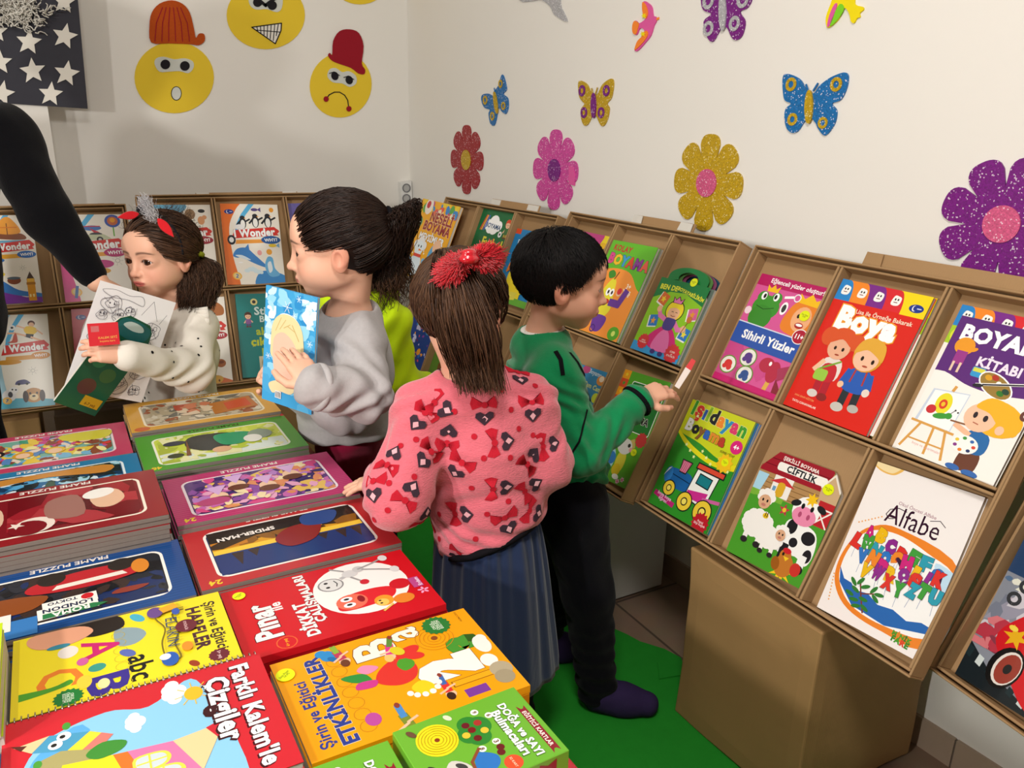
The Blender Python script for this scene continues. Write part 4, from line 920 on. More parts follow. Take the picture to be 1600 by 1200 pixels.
def pz_green(H):
    a = puzzle('4a9a2c', 'f0f4e0', ['c8d848'], H, tcol='3a4a20', num='48'); a.r(11, H*.6, 78, H*.265, 'dce8e0'); pic_mix(a, ['d8e060', 'b8cc3a', 'e8e8b0', 'a8b83a'], 26, 5)
    a.b([(40, H*.3), (44, H*.62), (60, H*.70), (72, H*.5), (66, H*.24)], '20282c').b([(30, H*.34), (36, H*.62), (50, H*.6), (52, H*.3)], '1c9a6a').p([(70, H*.3), (74, H*.75), (71, H*.75)], '7a4a24').e(80, H*.7, 5, 4, '303a24').e(78, H*.36, 7, 4, '2a3448').e(52, H*.72, 6, 5, 'e0b088').e(24, H*.45, 8, 9, '8a9a8a').e(30, H*.55, 6, 7, 'e8e8e0'); return a
def pz_magenta(H):
    a = puzzle('c23a74', 'f4e4ec', ['5a3a7a'], H, 'b42c66'); pic_mix(a, ['c86ab0', '8a4aa0', 'e8c060', 'e8a8c8', 'd84a8a', 'f4e0b0', '3a2a6a', 'b880c8', 'e09060'], 70, 8)
    for x, y in ((30, .4), (46, .55), (62, .42), (74, .6)): a.e(x, H*y, 5, 6, 'f0c8a8').e(x, H*y+4, 6, 4, ['e8c040', 'c8502c', '6a3a2a', '3a2a4a'][int(x) % 4]).p([(x-6, H*y-14), (x, H*y-2), (x+6, H*y-14)], 'd8b0e0')
    a.e(78, H*.68, 9, 5, 'b84a7a'); return a
def pz_spider(H):
    a = puzzle('b82c30', 'f4ece4', ['20305a'], H)
    a.r(11, H*.155, 78, H*.30, '241c18').r(11, H*.40, 78, H*.12, 'd89a20').r(11, H*.47, 78, H*.08, 'f0c840').r(11, H*.54, 78, H*.32, '24366e').scatter(11, H*.34, 78, H*.12, ['8a5a1c', '3a2818', 'c07a20'], 20, 3, 7, 4, 4)
    for x, h in ((78, .34), (70, .2), (24, .26), (34, .18), (16, .3)): a.p([(x-3, H*.56), (x, H*(.56+h*.6)), (x+3, H*.56)], '3a2a28')
    a.b([(32, H*.36), (38, H*.60), (52, H*.66), (58, H*.5), (48, H*.34)], '8a2420').b([(20, H*.2), (26, H*.4), (40, H*.36), (38, H*.18)], '2c4a8a').t('SPIDER-MAN', 70, H*.30, 30, 'f0e8e0', 3, .08); return a
def pz_rose(H):
    a = puzzle('c8486a', 'f0dce0', ['7ab0a0'], H, 'bc3c5e'); pic_mix(a, ['3a9a78', 'e8c848', 'd83a3a', '7ab8d8', 'e8d8c8', '8a4a3a', '5a8ac0', 'f0e8a0', 'c84a8a'], 60, 14)
    for x, y, c in ((26, .4, '6a3a28'), (44, .6, 'e8c040'), (62, .62, 'd8a030'), (78, .5, '2a2428')): a.e(x, H*y, 6, 6, c).e(x, H*y+1, 4, 4.4, 'f0c8a4')
    a.b([(11, H*.2), (40, H*.2), (36, H*.4), (14, H*.44)], 'd8d040', 4); return a
def pz_blue(H):
    a = puzzle('2c7aa8', 'e4f0f4', ['2a6a9a'], H); pic_mix(a, ['5aa8d8', '1c3a5a', 'a8d8e8', '3a5a4a', 'd8e8f0', '20282c'], 46, 31); a.b([(20, H*.2), (20, H*.4), (50, H*.3), (80, H*.34), (80, H*.2)], 'c8883a', 4); return a
def pz_maroon(H):
    a = puzzle('8c1f24', 'f4ead8', ['7a1820'], H, num=None); a.scatter(12, H*.16, 60, H*.7, ['96202a', '6a1018', 'a8343a', '5a1418'], 30, 5, 12, 6, 2)
    a.e(60, H*.74, 9, 9, 'e8d8cc').e(63, H*.77, 8.4, 8, '7a1820').s_(68, H*.70, 4, 1.7, 5, 'e8d8cc')
    a.b([(76, H*.30), (74, H*.6), (82, H*.80), (88, H*.80), (88, H*.3)], 'd8b49a', 4).e(84, H*.26, 8, 7, 'e8e4dc').e(86, H*.34, 4, 3, '5a3a30').b([(22, H*.3), (18, H*.5), (24, H*.64), (32, H*.6), (34, H*.36)], 'e0b898', 4).e(30, H*.34, 8, 6, 'f0ece4', 20).b([(40, H*.3), (38, H*.7), (54, H*.66), (54, H*.34)], '9a6a60', 4); return a
def pz_cars(H):
    a = puzzle('1c4c8c', 'f4f0e8', ['20242c'], H, '184480'); a.r(11, H*.55, 78, H*.315, '1c2c5c'); pic_mix(a, ['2a2c34', '3a2c28', '20305a', '16181c'], 30, 3)
    a.b([(20, H*.26), (20, H*.42), (40, H*.50), (66, H*.44), (66, H*.30), (44, H*.22)], 'b8242c').p([(26, H*.42), (58, H*.44), (56, H*.38), (28, H*.36)], 'e8e0d4').e(28, H*.25, 6, 6, '2a2420').e(58, H*.26, 6, 6, '2a2420').e(20, H*.34, 4, 7, 'd8862c')
    a.b([(60, H*.5), (66, H*.66), (80, H*.66), (86, H*.5), (78, H*.42)], '8a4a24').r(64, H*.76, 24, 14, '3a78b8').r(74, H*.66, 14, 14, 'e8e4dc')
    a.r(40, H*.60, 22, 8, 'f0ece4', 3).e(44, H*.64, 2.6, 2.6, 'c8242c').t('TOKYO', 54, H*.64, 12, '28304a', 3, .04).r(40, H*.69, 24, 9, 'f0ece4', 3).t('LONDON', 52, H*.725, 20, '28304a', 3, .06).p([(36, H*.80), (42, H*.765), (62, H*.775), (62, H*.845), (41, H*.835)], '2f7a48').t('ROMA', 51, H*.805, 15, 'f0f0e8', 3, .05)
    a.b([(18, H*.66), (24, H*.72), (34, H*.70), (30, H*.64)], '8a3a2c', 3); return a
# ---- workbooks on the table
def art_harfler(H):
    a = Art(H, 'f0dc28')
    a.t('Şirin ve Eğitici', 48, H*.925, 72, '3a2a24', 0, .03).t('HARFLER', 46, H*.845, 62, '4a2430', 0, .07).s_(90, H*.90, 8, 7, 14, '6a2430').t('5+ yaş', 90, H*.9, 10, 'e8c8c8')
    a.bl([(14, H*.80), (18, H*.74), (40, H*.76), (60, H*.72), (80, H*.73), (80, H*.67), (58, H*.66), (38, H*.69), (18, H*.66)], 1.2, '7a6a20').t('ELAKIN', 45, H*.72, 40, '3a4a6a', -4, .0)
    a.e(42, H*.79, 9, 8, '6a2430').t('ETKİNLİK', 42, H*.79, 13, 'e0b8b8')
    a.e(12, H*.66, 8, 6, '6a4a8a').p([(8, H*.68), (4, H*.76), (12, H*.78), (16, H*.70)], 'e8a82c').e(18, H*.76, 5, 3, '3a5ab0').e(10, H*.52+8, 8, 4, '4ab0c8', 30).e(80, H*.68, 9, 6, '2c5cb0').e(76, H*.66, 4, 4, 'f0f0f0').e(70, H*.77, 6, 4, 'e8902c').e(92, H*.78, 5, 3, '9a3a1c', 30)
    a.t('abc', 78, H*.55, 32, '181818', 0, .02).b([(20, H*.46), (24, H*.56), (36, H*.60), (46, H*.54), (42, H*.46)], '8aa0a8', 4)
    for k in range(9): a.ring(8+k*10.5, H*.47, 4.6, 5.0, 'c0ac30', 12)
    a.t('A', 40, H*.385, 26, 'c82470', 0, .02, height=26).t('B', 88, H*.40, 24, '3a2c8a', 0, .04, height=28).t('C', 66, H*.20, 24, 'e8802c', 0, .02, height=30)
    a.b([(-4, H*.32), (0, H*.48), (18, H*.50), (22, H*.36), (12, H*.26), (0, H*.24)], '241c18').b([(0, H*.10), (2, H*.30), (14, H*.36), (24, H*.26), (22, H*.12), (10, H*.06)], 'e0a080').e(34, H*.24, 8, 7, 'e8e0d8').e(24, H*.2, 3, 8, '3a8aa0').e(52, H*.30, 5, 4, 'd060a0').e(64, H*.36, 5, 6, '3a9a8a').e(56, H*.50, 7, 4, '5a6ab0', 40).e(78, H*.30, 8, 5, 'f0d040').e(86, H*.38, 6, 4, 'f0e0a0')
    a.b([(72, -4), (74, H*.16), (70, H*.24), (76, H*.24), (80, H*.10), (80, -4)], '4a9a2c', 4).s_(91, H*.23, 10, 8.5, 16, '1c7a34').t('OKUL\nÖNCESİ\nEĞİTİM', 91, H*.23, 11, 'e0f0d8').r(2, 0, 98, H*.03, 'd8c428')
    return a
def art_farkli(H):
    a = Art(H, 'cc2430')
    a.dx = -16
    a.b([(22, H*.70), (36, H*.52), (30, H*.36), (40, H*.14), (70, H*.06), (134, H*.10), (134, H*.74), (76, H*.80), (50, H*.76)], '8cc8e8').b([(40, H*.3), (46, H*.14), (70, H*.08), (134, H*.12), (134, H*.3)], '5aaae0')
    cloud(a, 30, H*.62, 9); cloud(a, 46, H*.46, 7); cloud(a, 116, H*.72, 9); a.e(36, H*.695, 6, 5, 'f4b82c')
    for k in range(8): a.l([(36+6*cos(k*.8), H*.695+6*sin(k*.8)), (36+10*cos(k*.8), H*.695+10*sin(k*.8))], .6, 'f0c040')
    # pencil house
    a.b([(56, H*.34), (60, H*.08), (120, H*.04), (120, H*.36)], 'a8a068', 4)
    a.p([(62, H*.20), (66, H*.37), (118, H*.47), (118, H*.14)], 'f0dc28').p([(66, H*.37), (67, H*.42), (118, H*.54), (118, H*.465)], 'e8742c').p([(67, H*.42), (70, H*.58), (98, H*.66), (118, H*.63), (118, H*.535)], 'e878a8').p([(70, H*.58), (68, H*.74), (72, H*.76), (98, H*.66)], 'f4cc98').p([(68, H*.705), (64, H*.80), (80, H*.745)], 'c82434')
    for x, y, c, f in ((80, .49, 'e8dc50', 'c8d4d8'), (92, .53, 'e8dc50', 'c8d4d8'), (82, .26, '5a3c9a', '8ab8e8'), (96, .27, '5a3c9a', '8ab8e8')):
        a.b([(x-5.5, H*y-7), (x+5.5, H*y-6), (x+5.5, H*y+6), (x, H*y+10), (x-5.5, H*y+6)], c, 4).b([(x-4.4, H*y-5.6), (x+4.4, H*y-5), (x+4.4, H*y+5), (x, H*y+8), (x-4.4, H*y+5)], f, 4).l([(x, H*y-6), (x, H*y+8)], 1, c).l([(x-5, H*y), (x+5, H*y)], 1, c)
    # pencil creature
    a.p([(36, H*.16), (46, H*.10), (52, H*.22), (42, H*.30)], '4a9ac0').p([(42, H*.30), (52, H*.22), (55, H*.27), (46, H*.34)], 'f0d83c').p([(46, H*.34), (55, H*.27), (58, H*.33), (50, H*.38)], 'e87a70').p([(36, H*.16), (46, H*.10), (38, H*.04)], 'f0c898').p([(39, H*.085), (42, H*.065), (36, H*.03)], '5a2c24').e(40, H*.21, 3.4, 3.4, 'ffffff').e(45, H*.18, 3.4, 3.4, 'ffffff').e(40, H*.205, 1.4, 1.4, '202020').e(45, H*.175, 1.4, 1.4, '202020').e(32, H*.22, 3, 2, '4a9a3a').e(56, H*.12, 3, 2, '4a9a3a').b([(54, H*.34), (58, H*.42), (64, H*.40), (66, H*.32), (60, H*.28)], '3f8c34', 4)
    a.dx = 0
    a.t("Farklı Kalem'le", 50, H*.90, 88, 'ffffff', 0, .06, '5a1420', .03, shadow='3a0c14').t('Çizgiler', 40, H*.78, 56, 'ffffff', 0, .07, '3a1018', .03, shadow='3a0c14')
    return a
def art_dikkat(H):
    a = Art(H, 'cc1420')
    a.t('Pınar', 44, H*.86, 50, 'f8f0ec', 0, .08, '3a0810', .03, sq=1.2).t('ile', 60, H*.775, 12, 'f8f0ec', 0, .03).t('DİKKAT', 32, H*.68, 48, 'f8f0ec', 0, .09, '3a0810', .03, sq=1.1).t('ÇALIŞMALARI', 60, H*.60, 74, 'f8f0ec', 0, .08, '3a0810', .03)
    a.e(56, H*.33, 40, 40, 'f4f0ec', 0, 32)
    # generic wooden doll and red pencil character
    a.b([(30, H*.50), (26, H*.40), (30, H*.22), (44, H*.18), (50, H*.3), (46, H*.46)], 'd8242c').e(38, H*.42, 11, 13, 'e87058').e(34, H*.44, 3.4, 5, 'ffffff').e(43, H*.44, 3.4, 5, 'ffffff').e(34.5, H*.44, 1.5, 2.4, '202020').e(43, H*.44, 1.5, 2.4, '202020').e(39, H*.37, 5, 3, '8a1420').e(46, H*.14, 8, 9, 'c81c28')
    a.e(70, H*.47, 10, 11, '8a8a8c').e(70, H*.47, 8.8, 9.6, 'dcdcda').e(67, H*.49, 1.4, 1.8, '202020').e(74, H*.49, 1.4, 1.8, '202020').l([(66, H*.445), (70, H*.435), (75, H*.445)], .9, '303030').l([(76, H*.40), (80, H*.34)], 4, 'b8b8b8').e(80, H*.345, 6, 7, 'd0d0d0').e(84, H*.29, 5, 5, 'c4c4c4').l([(84, H*.29), (88, H*.2), (92, H*.14)], 2, '9a9a9a').l([(82, H*.27), (76, H*.19), (70, H*.12)], 2, '9a9a9a').e(92, H*.13, 5, 4, 'd8d8d8').e(70, H*.11, 5, 4, 'd8d8d8').l([(74, H*.35), (64, H*.31)], 2, '9a9a9a').e(62, H*.30, 4, 4, 'c82434').l([(86, H*.37), (94, H*.43)], 2, '9a9a9a')
    a.e(28, H*.27, 8, 8, 'e89a2c').e(26, H*.28, 5, 5, 'f0c860').e(24, H*.17, 7, 9, 'e0842c').l([(20, H*.24), (14, H*.30)], 2, 'e8c060').e(25, H*.29, 1, 1.2, '202020').e(29, H*.29, 1, 1.2, '202020')
    a.r(34, H*.03, 16, 9, 'b84a8a').t('Erdem', 42, H*.045, 13, 'f4e0f0', 0, .02)
    for k in range(5): a.e(28+3*cos(k*1.25), H*.05+3*sin(k*1.25), 2.2, 1.2, 'f0a0c8', k*72, 8)
    a.ring(9, H*.80, 7, 8, 'e86030', 16); a.t('6+ yaş', 9, H*.80, 10, 'f0a020', 0, .04)
    return a
def art_etkin(H):
    a = Art(H, 'f0a008')
    a.t('Şirin ve Eğitici', 40, H*.91, 66, '2c3c8c', 0, .03).t('ETKİNLİKLER', 50, H*.835, 90, '2c3c8c', 0, .08, 'f8e8c8', .02)
    for k in range(7): a.ring(14+k*11.5, H*.73, 5, 5.5, 'c07c10', 12)
    a.e(91, H*.745, 6, 5, '2c8ac8').e(95, H*.77, 4, 4, '2c8ac8').e(86, H*.73, 4, 2.4, '1c6aa8', 40)
    # letters and numbers
    a.t('B', 84, H*.535, 20, 'f8f0e0', 0, .03, '7a4a10', .02, height=30).t('a', 90, H*.36, 13, 'f8f0e0', 0, .02, '7a4a10', .02, height=20)
    a.t('2', 42, H*.275, 24, 'f4f0e8', 0, .30, '8a5a20', .012, height=44).t('3', 62, H*.13, 16, '3f9430', 0, .30, '1c5a18', .012, height=26).t('1', 24, H*.20, 5, 'f0a818', 0, .12, '8a5a10', .03, height=30).e(36, H*.08, 7, 6, 'f4f0e8')
    for r in (14, 11, 8, 5): a.ring(76, H*.24, r-.5, r, 'c88410', 20)
    a.e(76, H*.24, 2.5, 2.5, '8a4a1c')
    # rooster
    a.b([(40, H*.52), (48, H*.60), (58, H*.58), (66, H*.50), (64, H*.42), (52, H*.40), (42, H*.44)], 'd8342c').b([(52, H*.46), (60, H*.48), (66, H*.44), (60, H*.40), (54, H*.41)], '4a9a2c', 4).e(70, H*.40, 5, 10, 'd8342c', 20).e(64, H*.38, 4, 7, 'd8342c', -20).b([(34, H*.48), (26, H*.46), (22, H*.40), (30, H*.38), (38, H*.42)], 'f0cc20', 4).b([(52, H*.62), (56, H*.70), (64, H*.74), (62, H*.64)], '2f8c3c', 4).b([(46, H*.62), (48, H*.70), (54, H*.68), (52, H*.6)], 'c83a8a', 4).b([(60, H*.62), (66, H*.66), (70, H*.62), (64, H*.56)], 'e88ab0', 4)
    # children
    def lying(x, y, s, h, t1, p1, rot):
        u = s; c, d = cos(rot), sin(rot)
        f = lambda q, w: (x+c*q-d*w, y+d*q+c*w)
        a.e(*f(0, u*1.5), u*.5, u*.5, SK, n=12); a.e(*f(.1*u, u*1.75), u*.52, u*.4, h, n=12)
        a.l([f(0, u), f(0, 0)], u*.7, t1).l([f(0, 0), f(-.1*u, -u*1.1)], u*.5, p1).l([f(0, u*.8), f(u*.8, u*1.1)], u*.22, SK).l([f(0, u*.7), f(-u*.8, u*.5)], u*.22, SK).e(*f(-.1*u, -u*1.2), u*.3, u*.2, '8a3a2c', n=10)
    lying(92, H*.70, 8, '6a3a24', 'b83a5a', '8ab03a', pi/2+.2); lying(82, H*.46, 8, 'e8c070', 'd83a8a', '5a8a3a', pi/2-.3); lying(12, H*.58, 9, 'd8702c', '7a8a2c', '4a8ac8', pi/2+.1); lying(28, H*.34, 7.5, '3a2418', 'd8342c', '3a6ab0', pi/2)
    a.e(18, H*.70, 6, 5, 'b84a9a').e(74, H*.44, 6, 4, 'd8c82c', 30)
    for k in range(8): a.e(33+9*cos(2+k*.5), H*.43+11*sin(2+k*.5), 2.6, 2.2, 'f8f0e8', n=10)
    a.s_(95-6, H*.19, 11, 9.5, 16, '1c7a34').t('OKUL\nÖNCESİ\nEĞİTİM', 89, H*.19, 12, 'e0f0d8').t('RESİMLİ ÇİZGİ', 92, H*.06, 13, '7a4a10')
    a.e(54, H*.055, 10, 6, 'f0ece4').e(60, H*.04, 5, 4, 'f0ece4').e(24, H*.06, 8, 8, 'b0a488').e(16, H*.07, 7, 7, 'a09478').r(8, H*.17, 8, 16, '7a3a9a')
    return a
def art_doga(H):
    a = Art(H, '6cb032')
    a.p([(26, H*.90), (34, H*.93), (28, H*.96), (96, H*.96), (90, H*.93), (97, H*.90)], '8c1c2c').r(32, H*.905, 60, H*.055, '8c1c2c').t('EĞİTİCİ KARTLAR', 62, H*.932, 52, 'f4e4e0', 0, .03)
    a.t('DOĞA ve SAYI', 54, H*.825, 76, 'ffffff', 0, .06, '4a7a24', .04, shadow='3a5a1c').t('Bulmacaları', 54, H*.735, 64, 'ffffff', 0, .06, '4a7a24', .04, shadow='3a5a1c')
    for x, y, r in ((32, .56, 13), (44, .52, 12), (38, .47, 12), (26, .50, 11)): a.e(x, H*y, r, r, '2f8430')
    for x, y, c in ((28, .57, 'a8342c'), (40, .58, 'e8c03a'), (46, .50, '6a1c1c'), (34, .50, '7a1c1c'), (26, .48, '6a1c24'), (38, .44, 'e8c03a')): a.e(x, H*y, 4, 4, c)
    for x, y, n in ((14, .60, '9'), (24, .68, '6'), (58, .60, '3'), (60, .48, '8')): a.e(x, H*y, 4, 4, 'f4f4ec').t(n, x, H*y, 3, '6a4a2c', 0, .04)
    a.e(30, H*.24, 21, 20, 'f0dc20', 0, 28)
    for r in (18, 15, 12, 9, 6): a.ring(30, H*.24, r-.4, r+.3, 'b8a010', 24)
    a.e(30, H*.24, 2.6, 2.6, '8a3a1c')
    a.e(88, H*.61, 9, 9, 'e0502c').t('52 KART', 88, H*.61, 13, 'f4d0b0').e(66, H*.60, 4, 4, '6a1c1c').e(72, H*.58, 4, 4, '6a1c1c')
    a.b([(62, H*.42), (72, H*.54), (84, H*.52), (90, H*.40), (80, H*.36)], '2c74c0', 4).l([(58, H*.46), (70, H*.36), (92, H*.34)], 3, '8a4a2c').b([(60, H*.24), (74, H*.34), (96, H*.30), (92, H*.20), (72, H*.16)], 'd0ccc4', 4).e(70, H*.28, 6, 3, '404040', 40).b([(74, H*.06), (76, H*.20), (94, H*.22), (98, H*.06)], '6a4a34', 4).e(88, H*.10, 6, 5, 'e0a060').e(12, H*.10, 6, 3, '6a4a34', 30).e(60, H*.10, 5, 2, '282828', 40).e(8, H*.4, 5, 3, 'd8e0c0', 30)
    return a
def art_lime(H): return Art(H, 'c4dc1c').t('Boyama', 70, H*.5, 40, '4a8a2c', 90, .05)
def art_skyblue(H):
    a = Art(H, '3a8ccc'); return a.e(80, H*.8, 20, 26, 'e8b890').t('Boyama', 60, H*.3, 60, 'f4f4f4')
def art_snow(H):
    """winter cover: pale blue with snowflakes, a plain cream shape in the middle"""
    a = Art(H, '3fa4dc')
    a.scatter(0, 0, 100, H, ['58b4e4', '7ccaf0', '2c90d0', '98d8f4', '4aaade'], 60, 5, 13, 17, 1.6)
    a.scatter(0, H*.5, 22, H*.5, ['c8e8f8', 'a8dcf4', 'e4f4fc'], 16, 3, 8, 7).scatter(72, H*.72, 28, H*.24, ['d8f0fa', 'b8e4f8', 'eef8fe'], 16, 3, 8, 8)
    for x, y, s in ((44, .86, 9), (66, .95, 5), (86, .84, 8), (58, .80, 4), (90, .6, 5), (10, .4, 5)):
        for k in range(3): a.l([(x-s*cos(k*pi/3), H*y-s*sin(k*pi/3)), (x+s*cos(k*pi/3), H*y+s*sin(k*pi/3))], .8, 'e8f6fd')
    a.b([(20, H*.60), (22, H*.72), (36, H*.80), (58, H*.79), (74, H*.70), (80, H*.52), (82, H*.38), (72, H*.36), (64, H*.52), (44, H*.60), (30, H*.58)], 'ffffff')
    a.b([(15, H*.52), (18, H*.70), (34, H*.79), (58, H*.785), (75, H*.69), (81, H*.5), (84, H*.38), (62, H*.34), (20, H*.40)], 'ead9a4').b([(22, H*.58), (40, H*.64), (62, H*.56), (70, H*.42), (60, H*.26), (40, H*.20), (26, H*.26), (20, H*.42)], 'f0c4ac')
    for k in range(5): a.l([(24+8*k, H*(.64+.02*k)), (34+9*k, H*(.76-.01*k*k))], 1.2, 'd0b878')
    a.b([(14, H*.16), (30, H*.21), (50, H*.22), (66, H*.18), (58, H*.12), (36, H*.12), (22, H*.09)], 'e8d8a8')
    a.r(28, H*.055, 12, 11, 'f4f4f4')
    for k in range(7): a.r(29+k*1.5, H*.06, .8, 9, '202020')
    return a

# ---------------------------------------------------------------- books
m_page = mat('page_edges', (214, 208, 196), 0.8, 0.1, 0.06, 300, 0.3, 900, stretch=(1, 1, 60))
m_greyb = mat('grey_board_edge', (122, 112, 104), 0.8, 0.2, 0.06, 200)
m_wire = mat('spiral_wire', (190, 184, 176), 0.3, 0.5, metallic=0.9)
def sticker(root, x, y, r, z, rot=0, txt='Son Fiyat\n9,95'):
    mb = MB()
    n = 24
    mb.prism([(x+r*cos(2*pi*k/n), y+r*.92*sin(2*pi*k/n)) for k in range(n)], z, z+.0003, ink('e2ee14'))
    vs, fs, _ = text_mesh(txt, .01, 1, 1.0)
    k = r*1.35/np.ptp(vs[:, 0]); c, d = cos(rot), sin(rot)
    vs = (vs-(vs.max(0)+vs.min(0))/2)*k
    mb.add([(x+c*p[0]-d*p[1], y+d*p[0]+c*p[1], z+.0004) for p in vs], fs, ink('5a6a20'))
    o = mb.build('price_sticker', root); o['label'] = 'round yellow price sticker'
    return o
def book(name, label, M, W, H, T, art, cat='book', group=None, rough=.28, outline=None, stick=None, edge=None, spine=None, spiral=None, art_H=None):
    root = empty(name, M, label, cat, group)
    if art is None:
        mb = MB(); mb.box((-W/2, -H/2, 0), (W/2, H/2, T-.0012), m_page)
        mb.box((-W/2-.0006, -H/2, 0), (-W/2, H/2, T-.0012), ink(edge or 'b0a898')); mb.box((-W/2, -H/2, T-.0012), (W/2, H/2, T-.0007), ink(edge or 'b0a898'))
        mb.build('pages', root); return root
    a = art(100.0*H/W)
    bg = a.bg
    mb = MB()
    if outline:
        ol = outline(100.0*H/W)
        k = W/100; P = [(x*k-W/2, y*k-H/2) for x, y in ol]
        mb.prism(P, T-.0008, T, ink(bg)); a.emit(mb, W, T+.00008, rough, ol)
        P2 = [(x*.985, y*.985) for x, y in P]
        m2 = MB(); m2.prism(P2, 0.0006, T-.001, edge and ink(edge) or m_page); m2.build('pages', root)
    else:
        mb.box((-W/2, -H/2, T-.0008), (W/2, H/2, T), ink(bg))
        mb.box((-W/2, -H/2, 0), (W/2, H/2, .0007), ink(bg))
        if not spiral: mb.box((-W/2, -H/2, .0007), (-W/2+.0006, H/2, T-.0008), ink(spine or bg))
        a.emit(mb, W, T+.00008, rough)
        m2 = MB(); m2.box((-W/2+.001, -H/2+.0012, .0008), (W/2-.0012, H/2-.0012, T-.0009), m_page); m2.build('pages', root)
    mb.build('cover', root)
    if spiral:
        m2 = MB(); n = int((H if spiral in 'lr' else W)/.0075)
        for i in range(n):
            q = -(H if spiral in 'lr' else W)/2+(i+.5)*.0075
            pts = []
            for j in range(9):
                t = -2.4+4.8*j/8
                u = {'l': -W/2-.001, 'r': W/2+.001}[spiral]
                s = -1 if spiral == 'l' else 1
                pts.append((u+s*.005*cos(t)-s*.001, q+.0015*j/8, T/2+.002+(T/2+.0012)*sin(t)))
            m2.tube(pts, .0007, m_wire, 5)
        m2.build('spiral_binding', root)['label'] = 'metal spiral binding'
    if stick:
        for st in stick: sticker(root, (st[0]-50)*W/100, (st[1]*H-H/2), st[2], T+.0016, st[3] if len(st) > 3 else 0, st[4] if len(st) > 4 else 'Son Fiyat\n9,95')
    return root
def board(label, x, y, z, W, H, art, rot=pi, T=.009):
    """frame puzzle board: grey core, printed face"""
    M = Matrix.Translation((x, y, z)) @ Matrix.Rotation(rot, 4, 'Z')
    root = empty('frame_puzzle', M, label, 'puzzle', 'frame puzzles on the table')
    a = art(100.0*H/W)
    mb = MB(); mb.box((-W/2, -H/2, 0), (W/2, H/2, T-.0006), m_greyb); bevel(mb.build('board', root), .0012, 2)
    mb = MB(); mb.box((-W/2+.0005, -H/2+.0005, T-.0005), (W/2-.0005, H/2-.0005, T), ink(a.bg))
    a.emit(mb, W, T+.00008, .2); mb.build('picture_sheet', root)
    return root
_plain = {}
def plain_board(label, x, y, z, W, H, rot, c, group, T=.009):
    key = (round(W, 4), round(H, 4), c)
    if key not in _plain:
        mb = MB(); mb.box((-W/2, -H/2, 0), (W/2, H/2, T-.0007), m_greyb); mb.box((-W/2+.0005, -H/2+.0005, T-.0007), (W/2-.0005, H/2-.0005, T-.0002), ink(c))
        o = mb.build('frame_puzzle'); bevel(o, .0012, 2); _plain[key] = o
    else:
        o = _plain[key].copy(); COL.objects.link(o)
    o.matrix_world = Matrix.Translation((x, y, z)) @ Matrix.Rotation(rot, 4, 'Z')
    tag(o, label, 'puzzle', group)
    return o
rng = random.Random(11)
def stack(label, under, x, y, top, W, H, art, c, T=.009):
    n = max(1, int(round((top-TZ-.0022)/T)))
    z = TZ+.0022
    for i in range(n-1):
        plain_board(under, x+rng.uniform(-.0022, .0022), y+rng.uniform(-.0022, .0022), z, W, H, pi+rng.uniform(-.008, .008), c, under.split(' under ')[-1]+' stack', T)
        z += T
    board(label, x, y, z, W, H, art, pi+.004, T)
    return z+T
stack('gold bordered frame puzzle on top of the far right stack', 'plain grey edged puzzle board stacked under the gold bordered puzzle', .270, 2.056, .652, .346, .222, pz_gold, 'd8a23c')
stack('green bordered frame puzzle on top of its stack, in front of the gold one', 'plain grey edged puzzle board stacked under the green bordered puzzle', .274, 1.823, .640, .346, .222, pz_green, '4a9a2c')
stack('magenta frame puzzle topping its stack, beside the hand of the pink sweater girl', 'plain grey edged puzzle board stacked under the magenta puzzle', .299, 1.546, .640, .346, .222, pz_magenta, 'c23a74')
stack('red frame puzzle with a city at dusk, in front of the magenta puzzle', 'plain grey edged puzzle board stacked under the red city puzzle', .305, 1.336, .622, .346, .226, pz_spider, 'b82c30')
stack('rose pink frame puzzle at the far left of the table', 'plain grey edged puzzle board stacked under the rose pink puzzle', -.082, 1.976, .634, .346, .222, pz_rose, 'c8486a')
stack('blue frame puzzle half hidden behind the tall maroon stack', 'plain grey edged puzzle board stacked under the half hidden blue puzzle', -.075, 1.752, .632, .346, .218, pz_blue, '2c7aa8')
stack('maroon frame puzzle with a white crescent, topping the tallest stack', 'plain grey edged puzzle board in the tall stack under the maroon puzzle', -.060, 1.527, .682, .346, .222, pz_maroon, '8c1f24')
stack('blue ridged frame puzzle with city name signs, in front of the maroon stack', 'plain grey edged puzzle board stacked under the puzzle with city signs', -.050, 1.318, .622, .346, .205, pz_cars, '1c4c8c')

def flat(name, label, x, y, z, W, H, T, rot, art, **k):
    return book(name, label, Matrix.Translation((x, y, z)) @ Matrix.Rotation(rot, 4, 'Z'), W, H, T, art, **k)
def pile(x, y, top, W, H, T, rot, name, label, under, art, c, n, **k):
    """the seen book on top of plain copies of itself"""
    z = top-T
    proto = None
    for i in range(n):
        z2 = TZ+.0022+(top-T-TZ-.0022)*i/n
        t2 = (top-T-TZ-.0022)/n
        xx, yy = x+rng.uniform(-.002, .002), y+rng.uniform(-.002, .002)
        M = Matrix.Translation((xx, yy, z2)) @ Matrix.Rotation(rot+rng.uniform(-.01, .01), 4, 'Z')
        if proto is None:
            proto = book(name, under, M, W, H, t2, None, group=under.split(' under ')[-1]+' pile', edge=c)
        else:
            r = proto.copy(); COL.objects.link(r); r.matrix_world = M
            for ch in list(proto.children):
                q = ch.copy(); COL.objects.link(q); q.parent = r
    return flat(name, label, x, y, z, W, H, T, rot, art, **k)
